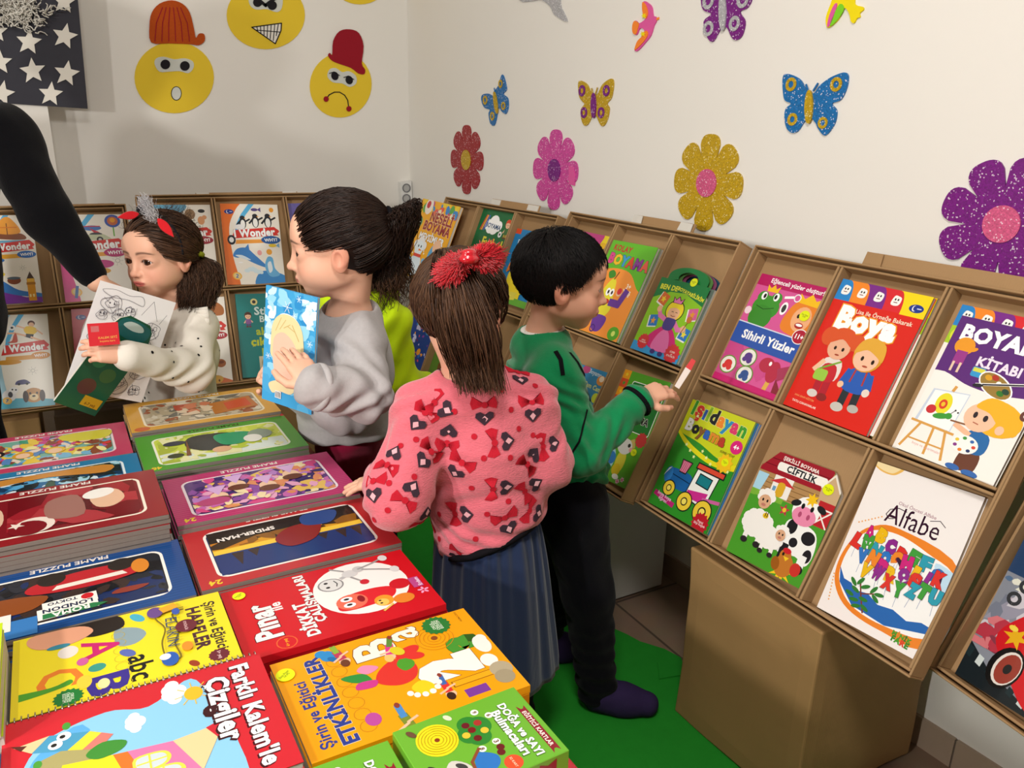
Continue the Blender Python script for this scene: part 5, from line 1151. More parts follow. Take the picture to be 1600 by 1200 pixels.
pile(.013, 1.110, .630, .186, .282, .010, -pi/2, 'alphabet_workbook', 'yellow spiral bound workbook titled HARFLER, left of the red one', 'plain workbook copy lying under the yellow letters workbook', art_harfler, 'd8c428', 3, spiral='r')
pile(.020, .895, .632, .232, .310, .010, -pi/2, 'drawing_workbook', 'red spiral bound workbook with a pencil house, nearest the lower left', 'plain workbook copy lying under the red pencil house workbook', art_farkli, 'a81c28', 3, spiral='l')
pile(.314, 1.114, .620, .196, .312, .012, pi/2, 'attention_workbook', 'red workbook with a big white oval, between two other workbooks', 'plain workbook copy lying under the red workbook with white oval', art_dikkat, 'a01018', 2, stick=[(88, .92, .011, -.9)])
pile(.337, .888, .620, .209, .304, .012, pi/2, 'activity_workbook', 'orange workbook titled ETKİNLİKLER with numbers and a rooster', 'plain workbook copy lying under the orange activities workbook', art_etkin, 'd88c08', 2, stick=[(84, .955, .014, -.9, 'Son Fiyat\n14,95')])
def card_box(label, x, y, z, W, H, T, rot):
    M = Matrix.Translation((x, y, z)) @ Matrix.Rotation(rot, 4, 'Z')
    root = empty('card_game_box', M, label, 'card game box', 'green card game boxes at the table front')
    mb = MB(); mb.box((-W/2, -H/2, 0), (W/2, H/2, T*.45), ink('62a42c')); bevel(mb.build('tray_half', root), .0012)
    mb = MB(); mb.box((-W/2-.0008, -H/2-.0008, T*.452), (W/2+.0008, H/2+.0008, T), ink('6cb032'))
    a = art_doga(100*H/W); a.emit(mb, W, T+.00008, .25)
    # side lettering and ribbons
    for s, (ax, L) in ((1, ('x', H)),):
        vs, fs, _ = text_mesh('DOĞA ve SAYI', .04, 1, 1.0); k = H*.5/np.ptp(vs[:, 0]); vs = (vs-(vs.max(0)+vs.min(0))/2)*k
        mb.add([(W/2+.0010, p[0]-H*.14, T*.72+p[1]) for p in vs], fs, ink('f4f4ec'))
        mb.add([(W/2+.0010, H*.26, T*.5), (W/2+.0010, H*.40, T*.5), (W/2+.0010, H*.40, T*.95), (W/2+.0010, H*.33, T*.88), (W/2+.0010, H*.26, T*.95)], [(0, 1, 2, 3, 4)], ink('8c1c2c'))
    bevel(mb.build('lid', root), .0008, 1)
    return root
card_box('green card game box at the table corner, right of its twin', .365, .695, TZ+.002, .128, .170, .076, -pi/2+.02)
card_box('green card game box cut by the lower edge, left of its twin', .185, .690, TZ+.002, .128, .170, .070, -pi/2)
pile(-.235, 1.072, .682, .205, .200, .012, 0, 'lime_book', 'lime green book at the left edge beside the yellow workbook', 'plain book copy lying under the lime green book', art_lime, 'a8c018', 4)
pile(-.240, .860, .640, .21, .20, .010, 0, 'blue_book', 'blue book at the lower left edge beside the red pencil house workbook', 'plain book copy lying under the blue book at the left edge', art_skyblue, '2c74b0', 3)

# books standing in the trays: located by their corners, laid on the tray's back panel
def slot(key, TL, TR, BL, top):
    o, a, up, n = TRAYS[key]
    P = o+n*(-TD+.0045+top)
    q = [on_plane(c[0], c[1], P, n) for c in (TL, TR, BL)]
    loc = [np.array([np.dot(p-o, a), np.dot(p-o, up)]) for p in q]
    W = np.linalg.norm(loc[1]-loc[0]); H = np.linalg.norm(loc[2]-loc[0])
    ang = math.atan2(loc[1][1]-loc[0][1], loc[1][0]-loc[0][0]); ang = max(-.07, min(.07, ang))
    c = (loc[1]+loc[2])/2
    return key, c, W, H, ang
def tm(key, c, ang, zoff=0.0):
    o, a, up, n = TRAYS[key]
    p = o+a*c[0]+up*c[1]+n*(-TD+.0045+zoff)
    ca, sa = cos(ang), sin(ang)
    return frame_M(p, a*ca+up*sa, up*ca-a*sa, n)
def fit_cell(key, c, W, H, ang, grow=0.0, top=0.0):
    """slide (and if need be trim) a book so that it sits inside its cell"""
    w = TRAYW[key]
    col = min(2, max(0, int(c[0]//w))); row = 0 if c[1] > -TH else 1
    x0 = col*w+(.0145 if col == 0 else .0085); x1 = (col+1)*w-(.0145 if col == 2 else .0085)-grow
    y1 = -.0145 if row == 0 else -TH-.009; y0 = -TH+.009 if row == 0 else -2*TH+.0145
    y1 -= top*H
    sa, ca = abs(sin(ang)), cos(ang)
    kx = min(1, (x1-x0)/(W*ca+H*sa)); W *= kx if kx < 1 else 1
    if W*ca+H*sa > x1-x0: ang = 0; sa, ca = 0, 1; W = min(W, x1-x0)
    H = min(H, (y1-y0-W*sa)/ca)
    ex, ey = (W*ca+H*sa)/2, (H*ca+W*sa)/2
    return (min(max(c[0], x0+ex), x1-ex), min(max(c[1], y0+ey), y1-ey)), W, H, ang
def tbook(key, TL, TR, BL, T, label, art, name='picture_book', n=0, under=None, shift=(.006, .0), c='b8b0a0', base=.0, free=False, top=.0, **k):
    """n plain copies lie behind the seen book"""
    t1 = .007
    key, ctr, W, H, ang = slot(key, TL, TR, BL, base+T)
    if free: base = base+TD-.003
    else: ctr, W, H, ang = fit_cell(key, ctr, W, H, ang, shift[0]*n, top)
    tt = T/(n+1) if n else T
    tbook.last = (W, H); tbook.copies = []
    if n:
        proto = None
        for i in range(n):
            f = (n-i)
            M = tm(key, (ctr[0]+shift[0]*f, ctr[1]+shift[1]*f), ang, base+i*tt)
            if proto is None: proto = book(name, under, M, W, H, tt-.0002, None, group=under.split(' behind ')[-1]+' copies', edge=c); tbook.copies.append(proto)
            else:
                r = proto.copy(); COL.objects.link(r); r.matrix_world = M; tbook.copies.append(r)
                for ch in list(proto.children):
                    q = ch.copy(); COL.objects.link(q); q.parent = r
    return book(name, label, tm(key, ctr, ang, base+n*tt), W, H, tt, art, **k)
tbook('T3', (1188, 428), (1293, 452), (1114, 592), .012, 'pink sticker book titled Sihirli Yüzler in the upper row of the tray', art_sihirli, 'sticker_book', stick=[(86, .735, .0135, -.1)])
tbook('T3', (1322, 441), (1468, 467), (1226, 633), .012, 'yellow tabbed book mostly hidden behind the red painting book', art_tabbed, 'colouring_book')
tbook('T3', (1315, 435), (1456, 464), (1226, 632), .010, 'red painting book titled Boya with two children on the cover', art_boya, 'colouring_book', base=.0135)
tbook('T3', (1497, 476), (1668, 512), (1399, 702), .012, 'green edged tabbed book behind the purple topped painting book', art_tabbed, 'colouring_book')
tbook('T3', (1494, 496), (1658, 534), (1404, 706), .010, 'white painting book with a purple top and a blond boy at an easel', art_boyama, 'colouring_book', base=.0135)
tbook('T3', (1076, 630), (1173, 667), (1001, 787), .024, 'green colouring book with a blue locomotive, left of the farm book', art_isil, 'colouring_book', 3, 'blue edged copy lying behind the locomotive book', (.005, 0), '3a6aa0', stick=[(84, .60, .010, -.2)])
def barn(H): return [(0, 0), (100, 0), (100, H*.84), (86, H*.985), (84, H), (16, H), (0, H*.83)]
tbook('T3', (1206, 706), (1331, 752), (1127, 860), .014, 'barn shaped colouring book with a cow and sheep on the cover', art_ciftlik, 'shaped_book', outline=barn, stick=[(86, .84, .0125, -.1)])
tbook('T3', (1376, 731), (1545, 789), (1266, 951), .012, 'glossy white alphabet book with balloon letters, lowest at the right', art_alfabe, 'alphabet_book', rough=.12)
tbook('T2', (889, 366), (949, 379), (846, 500), .010, 'yellow and pink book mostly hidden behind the head of the boy', art_pinkyellow, 'colouring_book')
tbook('T2', (953, 379), (1022, 392), (906, 519), .036, 'green and orange colouring book with a dancing pear', art_kolay, 'colouring_book', 3, 'grey edged copy lying behind the dancing pear book', (.006, 0), '8a8478')
def arch(H): return [(0, 0), (100, 0), (100, H*.86), (92, H*.93), (70, H*.985), (50, H), (14, H), (4, H*.93), (0, H*.88)]
bende = tbook('T2', (1040, 434), (1117, 452), (986, 544), .036, 'carry pad with a pink princess and a looped handle', art_bende, 'carry_pad', 3, 'grey edged copy lying behind the princess carry pad', (.005, 0), '6a7a70', outline=arch, top=.22)
_W, _H = tbook.last
for j, (cc, lab, pad) in enumerate(zip(('24506a', '8a4a6a', '5a8a4a', '127a3c'), ('blue', 'purple', 'light green', 'green'), tbook.copies+[bende])):
    # each pad's looped handle sticks out above its cover
    mb = MB()
    n = 18
    outer = [(-_W*.40, 0)]+[(-_W*.40*cos(pi*i/n), _H*.06+_H*.14*sin(pi*i/n)) for i in range(n+1)]+[(_W*.40, 0)]
    inner = [(-_W*.18, _H*.02)]+[(-_W*.20*cos(pi*i/n), _H*.05+_H*.09*sin(pi*i/n)) for i in range(n+1)]+[(_W*.18, _H*.02)]
    z0, z1 = .003, .0045
    N = len(outer)
    vs = [(p[0], p[1]+_H/2-_H*.005, z) for z in (z0, z1) for p in outer]+[(p[0], p[1]+_H/2-_H*.005, z) for z in (z0, z1) for p in inner]
    fs = []
    for i in range(N-1):
        fs += [(N+i, N+i+1, 3*N+i+1, 3*N+i), (i+1, i, 2*N+i, 2*N+i+1), (i, i+1, N+i+1, N+i), (2*N+i+1, 2*N+i, 3*N+i, 3*N+i+1)]
    mb.add(vs, fs, ink(cc))
    hb = mb.build('handle', pad); hb['label'] = lab+' looped card handle'
sticker(bende, _W*.16, _H*.52, .012, .0098)
tbook('T2', (905, 573), (957, 580), (858, 688), .012, 'blue book with a small orange animal, half hidden by the green sleeve', art_cam, 'colouring_book')
tbook('T2', (973, 585), (1044, 606), (911, 742), .012, 'green activity book with an orange edge strip, behind the hand of the boy', art_minik, 'colouring_book', stick=[(84, .32, .010, -.2)])
tbook('T1', (678, 317), (738, 331), (633, 428), .012, 'yellow colouring book titled NEŞELİ, leaning out of the corner tray', art_yellow, 'colouring_book', free=True)
tbook('T1', (743, 323), (805, 335), (700, 428), .016, 'dark green football colouring book beside the yellow one', art_futbol, 'colouring_book', stick=[(84, .53, .012, -.2)])
tbook('T1', (808, 357), (868, 368), (770, 467), .014, 'blue colouring book with a yellow dog, left of the black haired head', art_benim, 'colouring_book')
tbook('T1', (646, 464), (700, 477), (613, 567), .012, 'dark blue book with sea creatures in the lower row of the corner tray', art_sea, 'colouring_book')
tbook('T1', (700, 478), (760, 494), (660, 588), .012, 'pale green book with a brown bear, behind the pink sweater girl', art_bear, 'colouring_book')
tbook('L2', (233, 320), (326, 320), (251, 447), .012, 'white picture book with a blue corner, behind the curly haired girl', lambda H: wonder('6ab0d0', 'a02c3c', 'e8a040', 4, t_farm, b_giraffe, H))
tbook('L2', (340, 318), (430, 320), (359, 445), .012, 'orange and white picture book with penguins and a dolphin', lambda H: wonder('e8742a', '1c5aa0', 'f0a040', 2, t_penguin, b_dolphin, H))
tbook('L2', (449, 318), (540, 319), (468, 442), .012, 'purple book behind the head of the ponytail girl', art_purple)
tbook('L2', (261, 469), (349, 466), (278, 606), .012, 'white picture book with a giraffe and a small dinosaur', lambda H: wonder('e0d0c0', 'b02430', 'd0803a', 5, t_dino, b_giraffe, H))
tbook('L2', (366, 464), (458, 462), (382, 595), .012, 'teal sticker book to the left of the blue snowflake book', art_sticker, 'sticker_book')
tbook('L1', (-38, 337), (51, 336), (-24, 477), .012, 'white picture book with a boat and a yellow clock tower at the left edge', lambda H: wonder('d8c0a0', '1c6ac0', 'f0b030', 3, t_boat, b_tower, H))
tbook('L1', (87, 338), (193, 337), (101, 475), .012, 'pink and white picture book with a car and a globe, behind the black sleeve', lambda H: wonder('d83a8c', 'b81c6a', 'e8a030', 1, t_car, b_plain, H))
tbook('L1', (-17, 503), (73, 500), (0, 650), .012, 'white picture book with a kicking footballer in the lower left tray', lambda H: wonder('a8d0e0', 'd89030', 'e0a040', 7, t_football, b_puppy, H))
tbook('L1', (96, 493), (198, 491), (114, 636), .012, 'red picture book mostly hidden behind the opened colouring papers', lambda H: wonder('c42430', '3a6ab0', 'e0a040', 6, t_boat, b_plain, H))
tbook('T4', (1604, 822), (1752, 884), (1491, 1064), .012, 'shrink wrapped red race car book in the tray at the right edge', art_race, 'picture_book', rough=.1)
# ---------------------------------------------------------------- smooth solid modelling for people and clothes
def nrm(a): a = np.asarray(a, float); return a/np.linalg.norm(a)
class Sdf:
    def __init__(s): s.p = []
    def cone(s, a, b, ra, rb, k=.01, op='+'): s.p.append(('c', np.asarray(a, float), np.asarray(b, float), ra, rb, k, op)); return s
    def ell(s, c, r, ax=None, k=.01, op='+'):
        s.p.append(('e', np.asarray(c, float), np.asarray(r, float), np.eye(3) if ax is None else np.asarray(ax, float), None, k, op)); return s
    def chain(s, pts, rs, k=.01, op='+'):
        for i in range(len(pts)-1): s.cone(pts[i], pts[i+1], rs[i], rs[i+1], k, op)
        return s
    def cut(s, p, n, k=.004): s.p.append(('h', np.asarray(p, float), nrm(n), None, None, k, '-')); return s   # removes the side n points to
    def fn(s, f, c, rad, k=.004, op='-'): s.p.append(('f', np.asarray(c, float), f, rad, None, k, op)); return s
    @staticmethod
    def one(q, P):
        t = q[0]
        if t == 'c':
            a, b = q[1], q[2]; ba = b-a; pa = P-a
            h = np.clip(pa@ba/max(ba@ba, 1e-12), 0, 1)
            return np.linalg.norm(pa-h[:, None]*ba, axis=1)-(q[3]+(q[4]-q[3])*h)
        if t == 'e':
            L = (P-q[1])@q[3].T; r = q[2]
            k0 = np.linalg.norm(L/r, axis=1); k1 = np.linalg.norm(L/(r*r), axis=1)
            return k0*(k0-1)/np.maximum(k1, 1e-9)
        if t == 'h': return -((P-q[1])@q[2])
        return q[2](P)
    def ev(s, P, idx=None):
        d = np.full(len(P), 1.0)
        for i, q in enumerate(s.p):
            if idx is not None and i not in idx: continue
            v = s.one(q, P); k = q[5]
            if q[6] == '+':
                h = np.maximum(k-np.abs(d-v), 0)/k; d = np.minimum(d, v)-h*h*k*.25
            else:
                v = -v; h = np.maximum(k-np.abs(d-v), 0)/k; d = np.maximum(d, v)+h*h*k*.25
        return d
    def mesh(s, h):
        lo = np.full(3, 9.); hi = np.full(3, -9.)
        for q in s.p:
            if q[6] != '+': continue
            if q[0] == 'c':
                for c, r in ((q[1], q[3]), (q[2], q[4])): lo = np.minimum(lo, c-r); hi = np.maximum(hi, c+r)
            else: m = max(q[2]); lo = np.minimum(lo, q[1]-m); hi = np.maximum(hi, q[1]+m)
        lo -= 3*h+.004; hi += 3*h+.004
        B = 12
        nb = np.ceil((hi-lo)/h/B).astype(int); n = nb*B+1
        D = np.empty(n, np.float32)
        bc = np.stack(np.meshgrid(*[np.arange(k) for k in nb], indexing='ij'), -1).reshape(-1, 3)
        cen = lo+(bc*B+B/2)*h
        dc = s.ev(cen); hd = B*h*.5*1.74
        g = np.stack(np.meshgrid(*[np.arange(B+1)]*3, indexing='ij'), -1).reshape(-1, 3)
        each = [s.one(q, cen) for q in s.p]
        for j in range(len(bc)):
            o = bc[j]*B
            sl = tuple(slice(o[a], o[a]+B+1) for a in range(3))
            if abs(dc[j]) > hd*1.5+.012: D[sl] = dc[j]
        for j in range(len(bc)):
            if abs(dc[j]) > hd*1.5+.012: continue
            o = bc[j]*B
            sl = tuple(slice(o[a], o[a]+B+1) for a in range(3))
            idx = {i for i, q in enumerate(s.p) if (each[i][j] < hd*1.3+.04)}
            D[sl] = s.ev(lo+(o+g)*h, idx).reshape(B+1, B+1, B+1)
        S = D < 0
        c8 = sum(S[a:n[0]-1+a, b:n[1]-1+b, c:n[2]-1+c].astype(np.int8) for a in (0, 1) for b in (0, 1) for c in (0, 1))
        I = np.argwhere((c8 > 0) & (c8 < 8))
        pos = np.zeros((len(I), 3)); cnt = np.zeros(len(I))
        for ax in range(3):
            o1, o2 = [a for a in range(3) if a != ax]
            for u in (0, 1):
                for v in (0, 1):
                    A = I.copy(); A[:, o1] += u; A[:, o2] += v
                    E = A.copy(); E[:, ax] += 1
                    da = D[A[:, 0], A[:, 1], A[:, 2]]; db = D[E[:, 0], E[:, 1], E[:, 2]]
                    m = (da < 0) != (db < 0)
                    t = np.where(m, da/np.where(m, da-db, 1), 0)
                    Q = A.astype(float); Q[:, ax] += t
                    pos[m] += Q[m]; cnt[m] += 1
        verts = lo+pos/cnt[:, None]*h
        idm = np.full(n, -1, np.int32); idm[I[:, 0], I[:, 1], I[:, 2]] = np.arange(len(I))
        quads = []
        for ax in range(3):
            o1, o2 = (ax+1) % 3, (ax+2) % 3
            sa = [slice(None)]*3; sb = [slice(None)]*3
            sa[ax] = slice(0, n[ax]-1); sb[ax] = slice(1, n[ax])
            X = S[tuple(sa)] != S[tuple(sb)]
            A = np.argwhere(X)
            A = A[(A[:, o1] > 0) & (A[:, o2] > 0)]
            ins = S[A[:, 0], A[:, 1], A[:, 2]]
            def cell(d1, d2):
                C = A.copy(); C[:, o1] -= d1; C[:, o2] -= d2; return idm[C[:, 0], C[:, 1], C[:, 2]]
            q = np.stack([cell(1, 1), cell(0, 1), cell(0, 0), cell(1, 0)], 1)
            q[~ins] = q[~ins][:, ::-1]
            quads.append(q[(q >= 0).all(1)])
        return verts, np.concatenate(quads)
def mesh_obj(name, v, f, mats, parent=None, mi=None, col=None, smooth=True):
    me = bpy.data.meshes.new(name)
    me.vertices.add(len(v)); me.vertices.foreach_set('co', np.asarray(v, np.float32).ravel())
    k = f.shape[1]
    me.loops.add(len(f)*k); me.loops.foreach_set('vertex_index', f.astype(np.int32).ravel())
    me.polygons.add(len(f)); me.polygons.foreach_set('loop_start', np.arange(0, len(f)*k, k, dtype=np.int32))
    me.polygons.foreach_set('use_smooth', np.ones(len(f), bool) if smooth else np.zeros(len(f), bool))
    for m in mats: me.materials.append(m)
    if mi is not None: me.polygons.foreach_set('material_index', mi.astype(np.int32))
    if col is not None:
        at = me.color_attributes.new('Col', 'FLOAT_COLOR', 'POINT')
        c4 = np.ones((len(v), 4), np.float32); c4[:, :3] = col
        at.data.foreach_set('color', c4.ravel())
    me.update(calc_edges=True); me.validate()
    o = bpy.data.objects.new(name, me); COL.objects.link(o)
    if parent is not None:
        o.parent = parent; o.matrix_parent_inverse = parent.matrix_world.inverted()
    return o
def vnormals(v, f):
    n = np.zeros_like(v); a = v[f[:, 0]]; fn = np.cross(v[f[:, 2]]-a, v[f[:, 3 if f.shape[1] > 3 else 1]]-v[f[:, 1]])
    for i in range(f.shape[1]): np.add.at(n, f[:, i], fn)
    return n/np.maximum(np.linalg.norm(n, axis=1), 1e-9)[:, None]
def wob(P, fr, seed):
    r = np.random.RandomState(seed); out = np.zeros(len(P))
    for i in range(5):
        w = nrm(r.normal(size=3))*fr*(1+.5*i); out += np.sin(P@w+r.rand()*6.28+1.3*np.sin(P@nrm(r.normal(size=3))*fr*.6))/(1+.5*i)
    return out/2.5
def cloth_obj(name, sdf, h, m, parent, folds=.003, fr=40, seed=1, lab=None, fold_fn=None, extra_mats=()):
    v, f = sdf.mesh(h)
    n = vnormals(v, f)
    d = folds*wob(v, fr, seed)
    if fold_fn is not None: d = d+fold_fn(v)
    v = v+n*d[:, None]
    o = mesh_obj(name, v, f, [m]+list(extra_mats), parent)
    if lab: o['label'] = lab
    return o, v, f

# ---------------------------------------------------------------- skin, faces, hands
def attr_mat(name, rough, spec=.35, sss=0.0, coat=0.0):
    if name in _mats: return _mats[name]
    m, nt, b = new_mat(name)
    a = nt.nodes.new('ShaderNodeAttribute'); a.attribute_name = 'Col'
    nt.links.new(a.outputs['Color'], b.inputs['Base Color'])
    b.inputs['Roughness'].default_value = rough; b.inputs['Specular IOR Level'].default_value = spec
    if sss:
        b.inputs['Subsurface Weight'].default_value = sss; b.inputs['Subsurface Radius'].default_value = (1.0, .35, .2); b.inputs['Subsurface Scale'].default_value = .004
    if coat: b.inputs['Coat Weight'].default_value = coat
    tc = nt.nodes.new('ShaderNodeTexCoord'); n = nt.nodes.new('ShaderNodeTexNoise'); n.inputs['Scale'].default_value = 450
    nt.links.new(tc.outputs['Object'], n.inputs['Vector'])
    bp = nt.nodes.new('ShaderNodeBump'); bp.inputs['Strength'].default_value = .05; bp.inputs['Distance'].default_value = .001
    nt.links.new(n.outputs['Fac'], bp.inputs['Height']); nt.links.new(bp.outputs[0], b.inputs['Normal'])
    _mats[name] = m
    return m
m_skin = attr_mat('skin', .5, .35, .12)
m_eye = attr_mat('eyes', .08, .5)
class Head:
    """c: centre, s: height, fwd: where the face points, tilt: roll to the side"""
    def __init__(s, c, size, fwd, up=(0, 0, 1)):
        s.c = np.asarray(c, float); s.s = size
        s.y = nrm(fwd); u = np.asarray(up, float); s.x = nrm(np.cross(s.y, u)); s.z = np.cross(s.x, s.y)
        s.ax = np.array([s.x, s.y, s.z])
    def w(s, x, y, z): return s.c+s.s*(x*s.x+y*s.y+z*s.z)
    def loc(s, P): return ((P-s.c)@s.ax.T)/s.s
    def e(s, S, c, r, k=.06, op='+'): S.ell(s.w(*c), np.array(r)*s.s, s.ax, k*s.s, op)
    def cn(s, S, a, b, ra, rb, k=.05, op='+'): S.cone(s.w(*a), s.w(*b), ra*s.s, rb*s.s, k*s.s, op)
    EY, EZ, EX = .305, .0, .155
    def solids(s, S, face=True):
        e, cn = s.e, s.cn
        e(S, (0, -.07, .13), (.375, .455, .385), .05); e(S, (0, .11, -.13), (.285, .31, .325), .14)
        e(S, (0, .255, -.40), (.115, .11, .085), .13)
        for q in (-1, 1):
            e(S, (q*.165, .225, -.2), (.125, .14, .14), .12); e(S, (q*.21, .03, -.23), (.085, .16, .115), .12)
            # ears
            e(S, (q*.375, -.035, -.07), (.045, .085, .135), .03); e(S, (q*.405, -.06, -.03), (.03, .075, .10), .03)
            e(S, (q*.425, -.02, -.06), (.028, .042, .07), .02, '-')
        e(S, (0, .335, .20), (.25, .085, .17), .16)
        if not face: return
        for q in (-1, 1):
            e(S, (q*.155, .455, .005), (.10, .075, .058), .07, '-')
            e(S, (q*.155, s.EY, .0), (.103, .104, .103), .03)
        cn(S, (0, .395, .03), (0, .462, -.13), .028, .041, .055)
        e(S, (0, .482, -.143), (.046, .042, .041), .03)
        for q in (-1, 1):
            e(S, (q*.05, .43, -.158), (.034, .04, .030), .03)
            e(S, (q*.026, .458, -.190), (.013, .016, .010), .012, '-')
        e(S, (0, .365, -.262), (.12, .065, .06), .08)
        e(S, (0, .430, -.257), (.090, .022, .018), .03); e(S, (0, .418, -.299), (.074, .024, .021), .03)
        cn(S, (-.10, .40, -.266), (0, .448, -.281), .006, .006, .012, '-'); cn(S, (.10, .40, -.266), (0, .448, -.281), .006, .006, .012, '-')
        # eye openings (almonds cut through the lids)
        for q in (-1, 1):
            c = s.w(q*.155, .40, 0)
            def f(P, q=q):
                L = s.loc(P); x = L[:, 0]-q*.155; z = L[:, 2]
                R = .098
                a = np.hypot(x, z-(-.062))-R; b = np.hypot(x, z-.066)-R
                return np.maximum(np.maximum(a, b), .335-L[:, 1])*s.s
            S.fn(f, c, .1*s.s, .012*s.s)
    def colors(s, P, skin, lips, brow, flush=.5, lash=1.0):
        L = s.loc(P); x, y, z = L.T; ax_ = np.abs(x)
        C = np.tile(np.array(lin(skin)[:3]), (len(P), 1))
        def mixc(m, c): C[:] = C*(1-m[:, None])+np.array(lin(c)[:3])*m[:, None]
        front = np.clip((y-.12)/.12, 0, 1)
        mixc(flush*.5*np.exp(-(((ax_-.2)/.11)**2+((z+.17)/.10)**2))*front, (214, 110, 92))
        mixc(flush*.4*np.exp(-((x/.06)**2+((z+.14)/.06)**2))*np.clip((y-.36)/.08, 0, 1), (214, 120, 100))
        mixc(.5*np.clip((ax_-.36)/.05, 0, 1)*(np.abs(z+.05) < .16), (206, 120, 96))
        mouth = np.clip(1.2-np.sqrt((x/.094)**2+((z+.281-.8*x*x)/.036)**2), 0, .25)*4
        mixc(mouth*np.clip((y-.36)/.03, 0, 1), lips)
        mixc(.75*np.exp(-((z+.282-1.5*x*x)/.007)**2)*(ax_ < .10)*(y > .36), (110, 52, 46))
        t = (ax_-.155)/.12
        bz = .132-.03*t*t-.003*t
        mixc(np.clip(1.3-np.abs((z-bz)/(.017-.006*t)), 0, 1)*np.clip((.95-np.abs(t))/.25, 0, 1)*.88*front, brow)
        xx = ax_-.155
        up = np.hypot(xx, z+.062)-.098; lo = np.hypot(xx, z-.066)-.098
        near = np.clip(1-np.abs(np.maximum(up, lo))/.017, 0, 1)*(y > .3)*(np.abs(xx) < .088)
        mixc(near*np.where(z > 0, .95*lash, .35), (34, 22, 18))
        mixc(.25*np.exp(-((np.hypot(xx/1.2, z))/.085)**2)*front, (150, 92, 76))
        nos = np.exp(-(((ax_-.026)/.014)**2+((z+.19)/.012)**2))*(y > .42)
        mixc(.7*nos, (90, 44, 38))
        return C
    def eyes(s, look=(0, 1, 0)):
        """two eyeballs with iris and pupil, as vertices, quads and colours"""
        V_, F_, C_ = [], [], []
        lk = np.array(look, float); lk = lk/np.linalg.norm(lk)
        n1, n2 = 40, 32
        for q in (-1, 1):
            base = sum(len(a) for a in V_)
            c = s.w(q*.155, s.EY, 0); r = .0935*s.s
            a = nrm(lk@s.ax); b = nrm(np.cross(a, s.z)); d = np.cross(b, a)
            th = np.concatenate([np.linspace(0, .7, 22), np.linspace(.78, pi, n1-22)])
            ph = np.arange(n2)*2*pi/n2
            T, Pn = np.meshgrid(th, ph, indexing='ij')
            P = c+r*(np.cos(T)[..., None]*a+np.sin(T)[..., None]*(np.cos(Pn)[..., None]*b+np.sin(Pn)[..., None]*d))
            V_.append(P.reshape(-1, 3))
            t = T.ravel()[:, None]
            col = np.where(t < .22, np.array(lin((12, 8, 8))[:3]), np.where(t < .52, np.array(lin((62, 36, 22))[:3]), np.where(t < .58, np.array(lin((34, 20, 16))[:3]), np.array(lin((222, 214, 208))[:3]))))
            C_.append(col)
            i, j = np.meshgrid(np.arange(n1-1), np.arange(n2), indexing='ij')
            F_.append(np.stack([i*n2+j, (i+1)*n2+j, (i+1)*n2+(j+1) % n2, i*n2+(j+1) % n2], -1).reshape(-1, 4)+base)
        return np.concatenate(V_), np.concatenate(F_), np.concatenate(C_)
def hand(S, wrist, d, palm, L=.115, curl=(.3, .3, .3, .3), thumb=1, tc=.5, spread=.12, r=.0066, bend2=None, thumb_out=.9):
    """five-fingered hand: d = direction of the fingers, palm = direction the palm faces, thumb = side of the thumb along d x palm"""
    w = np.asarray(wrist, float); d = nrm(d); p = nrm(np.asarray(palm, float)-d*np.dot(palm, d)); l = np.cross(d, p)*thumb
    kx = (.021, .0075, -.0065, -.019); kl = (.46, .48, .465, .43)
    sc = L/.115
    K = [w+d*kl[i]*L+l*kx[i]*sc for i in range(4)]
    S.ell(w+d*.24*L+l*.001, np.array([.30*L, .0245*sc, .0125*sc]), [d, l, p], .006)
    for i in range(4): S.cone(w+d*.03*L+l*kx[i]*.45*sc, K[i], .0105*sc, .0085*sc, .008)
    fl = (.40, .45, .42, .33)
    tips = []
    for i in range(4):
        a = K[i]; seg = np.array((.45, .31, .24))*fl[i]*L
        dd = nrm(d+l*spread*(1.2-i*.8)*.5); ang = 0
        rr = r*sc*(1.0, 1.04, 1.0, .88)[i]
        for j in range(3):
            ang += curl[i]*(1.0, 1.25, .8)[j] if bend2 is None else (curl[i], bend2[i], bend2[i]*.6)[j]
            v = nrm(dd*cos(ang)+p*sin(ang)); b = a+v*seg[j]
            S.cone(a, b, rr*(1.08, .98, .9)[j], rr*(.98, .9, .78)[j], .0022)
            a = b
        tips.append(a)
    a = w+d*.10*L+l*.014*sc+p*.004
    b = a+nrm(d*.62+l*thumb_out+p*.25)*.26*L; c = b+nrm(d*.95+l*(.55-tc*.6)+p*tc*.6)*.19*L; e = c+nrm(d*1.0+l*(.25-tc*.9)+p*tc*.9)*.15*L
    S.cone(a, b, .0115*sc, .0085*sc, .006); S.cone(b, c, .0082*sc, .0074*sc, .002); S.cone(c, e, .0074*sc, .0060*sc, .002)
    return tips
def skin_obj(name, S, h, head, skin, parent, lips=(196, 104, 96), brow=(46, 30, 24), look=(0, 1, 0), flush=.5, eyes=True, lash=1.0):
    v, f = S.mesh(h)
    if head is None:
        col = np.tile(np.array(lin(skin)[:3]), (len(v), 1))
        return mesh_obj(name, v, f, [m_skin], parent, None, col), v, f
    col = head.colors(v, skin, lips, brow, flush, lash)
    mi = np.zeros(len(f))
    if eyes:
        ev, ef, ec = head.eyes(look)
        f = np.concatenate([f, ef+len(v)]); v = np.concatenate([v, ev]); col = np.concatenate([col, ec]); mi = np.concatenate([mi, np.ones(len(ef))])
    return mesh_obj(name, v, f, [m_skin, m_eye], parent, mi, col), v, f

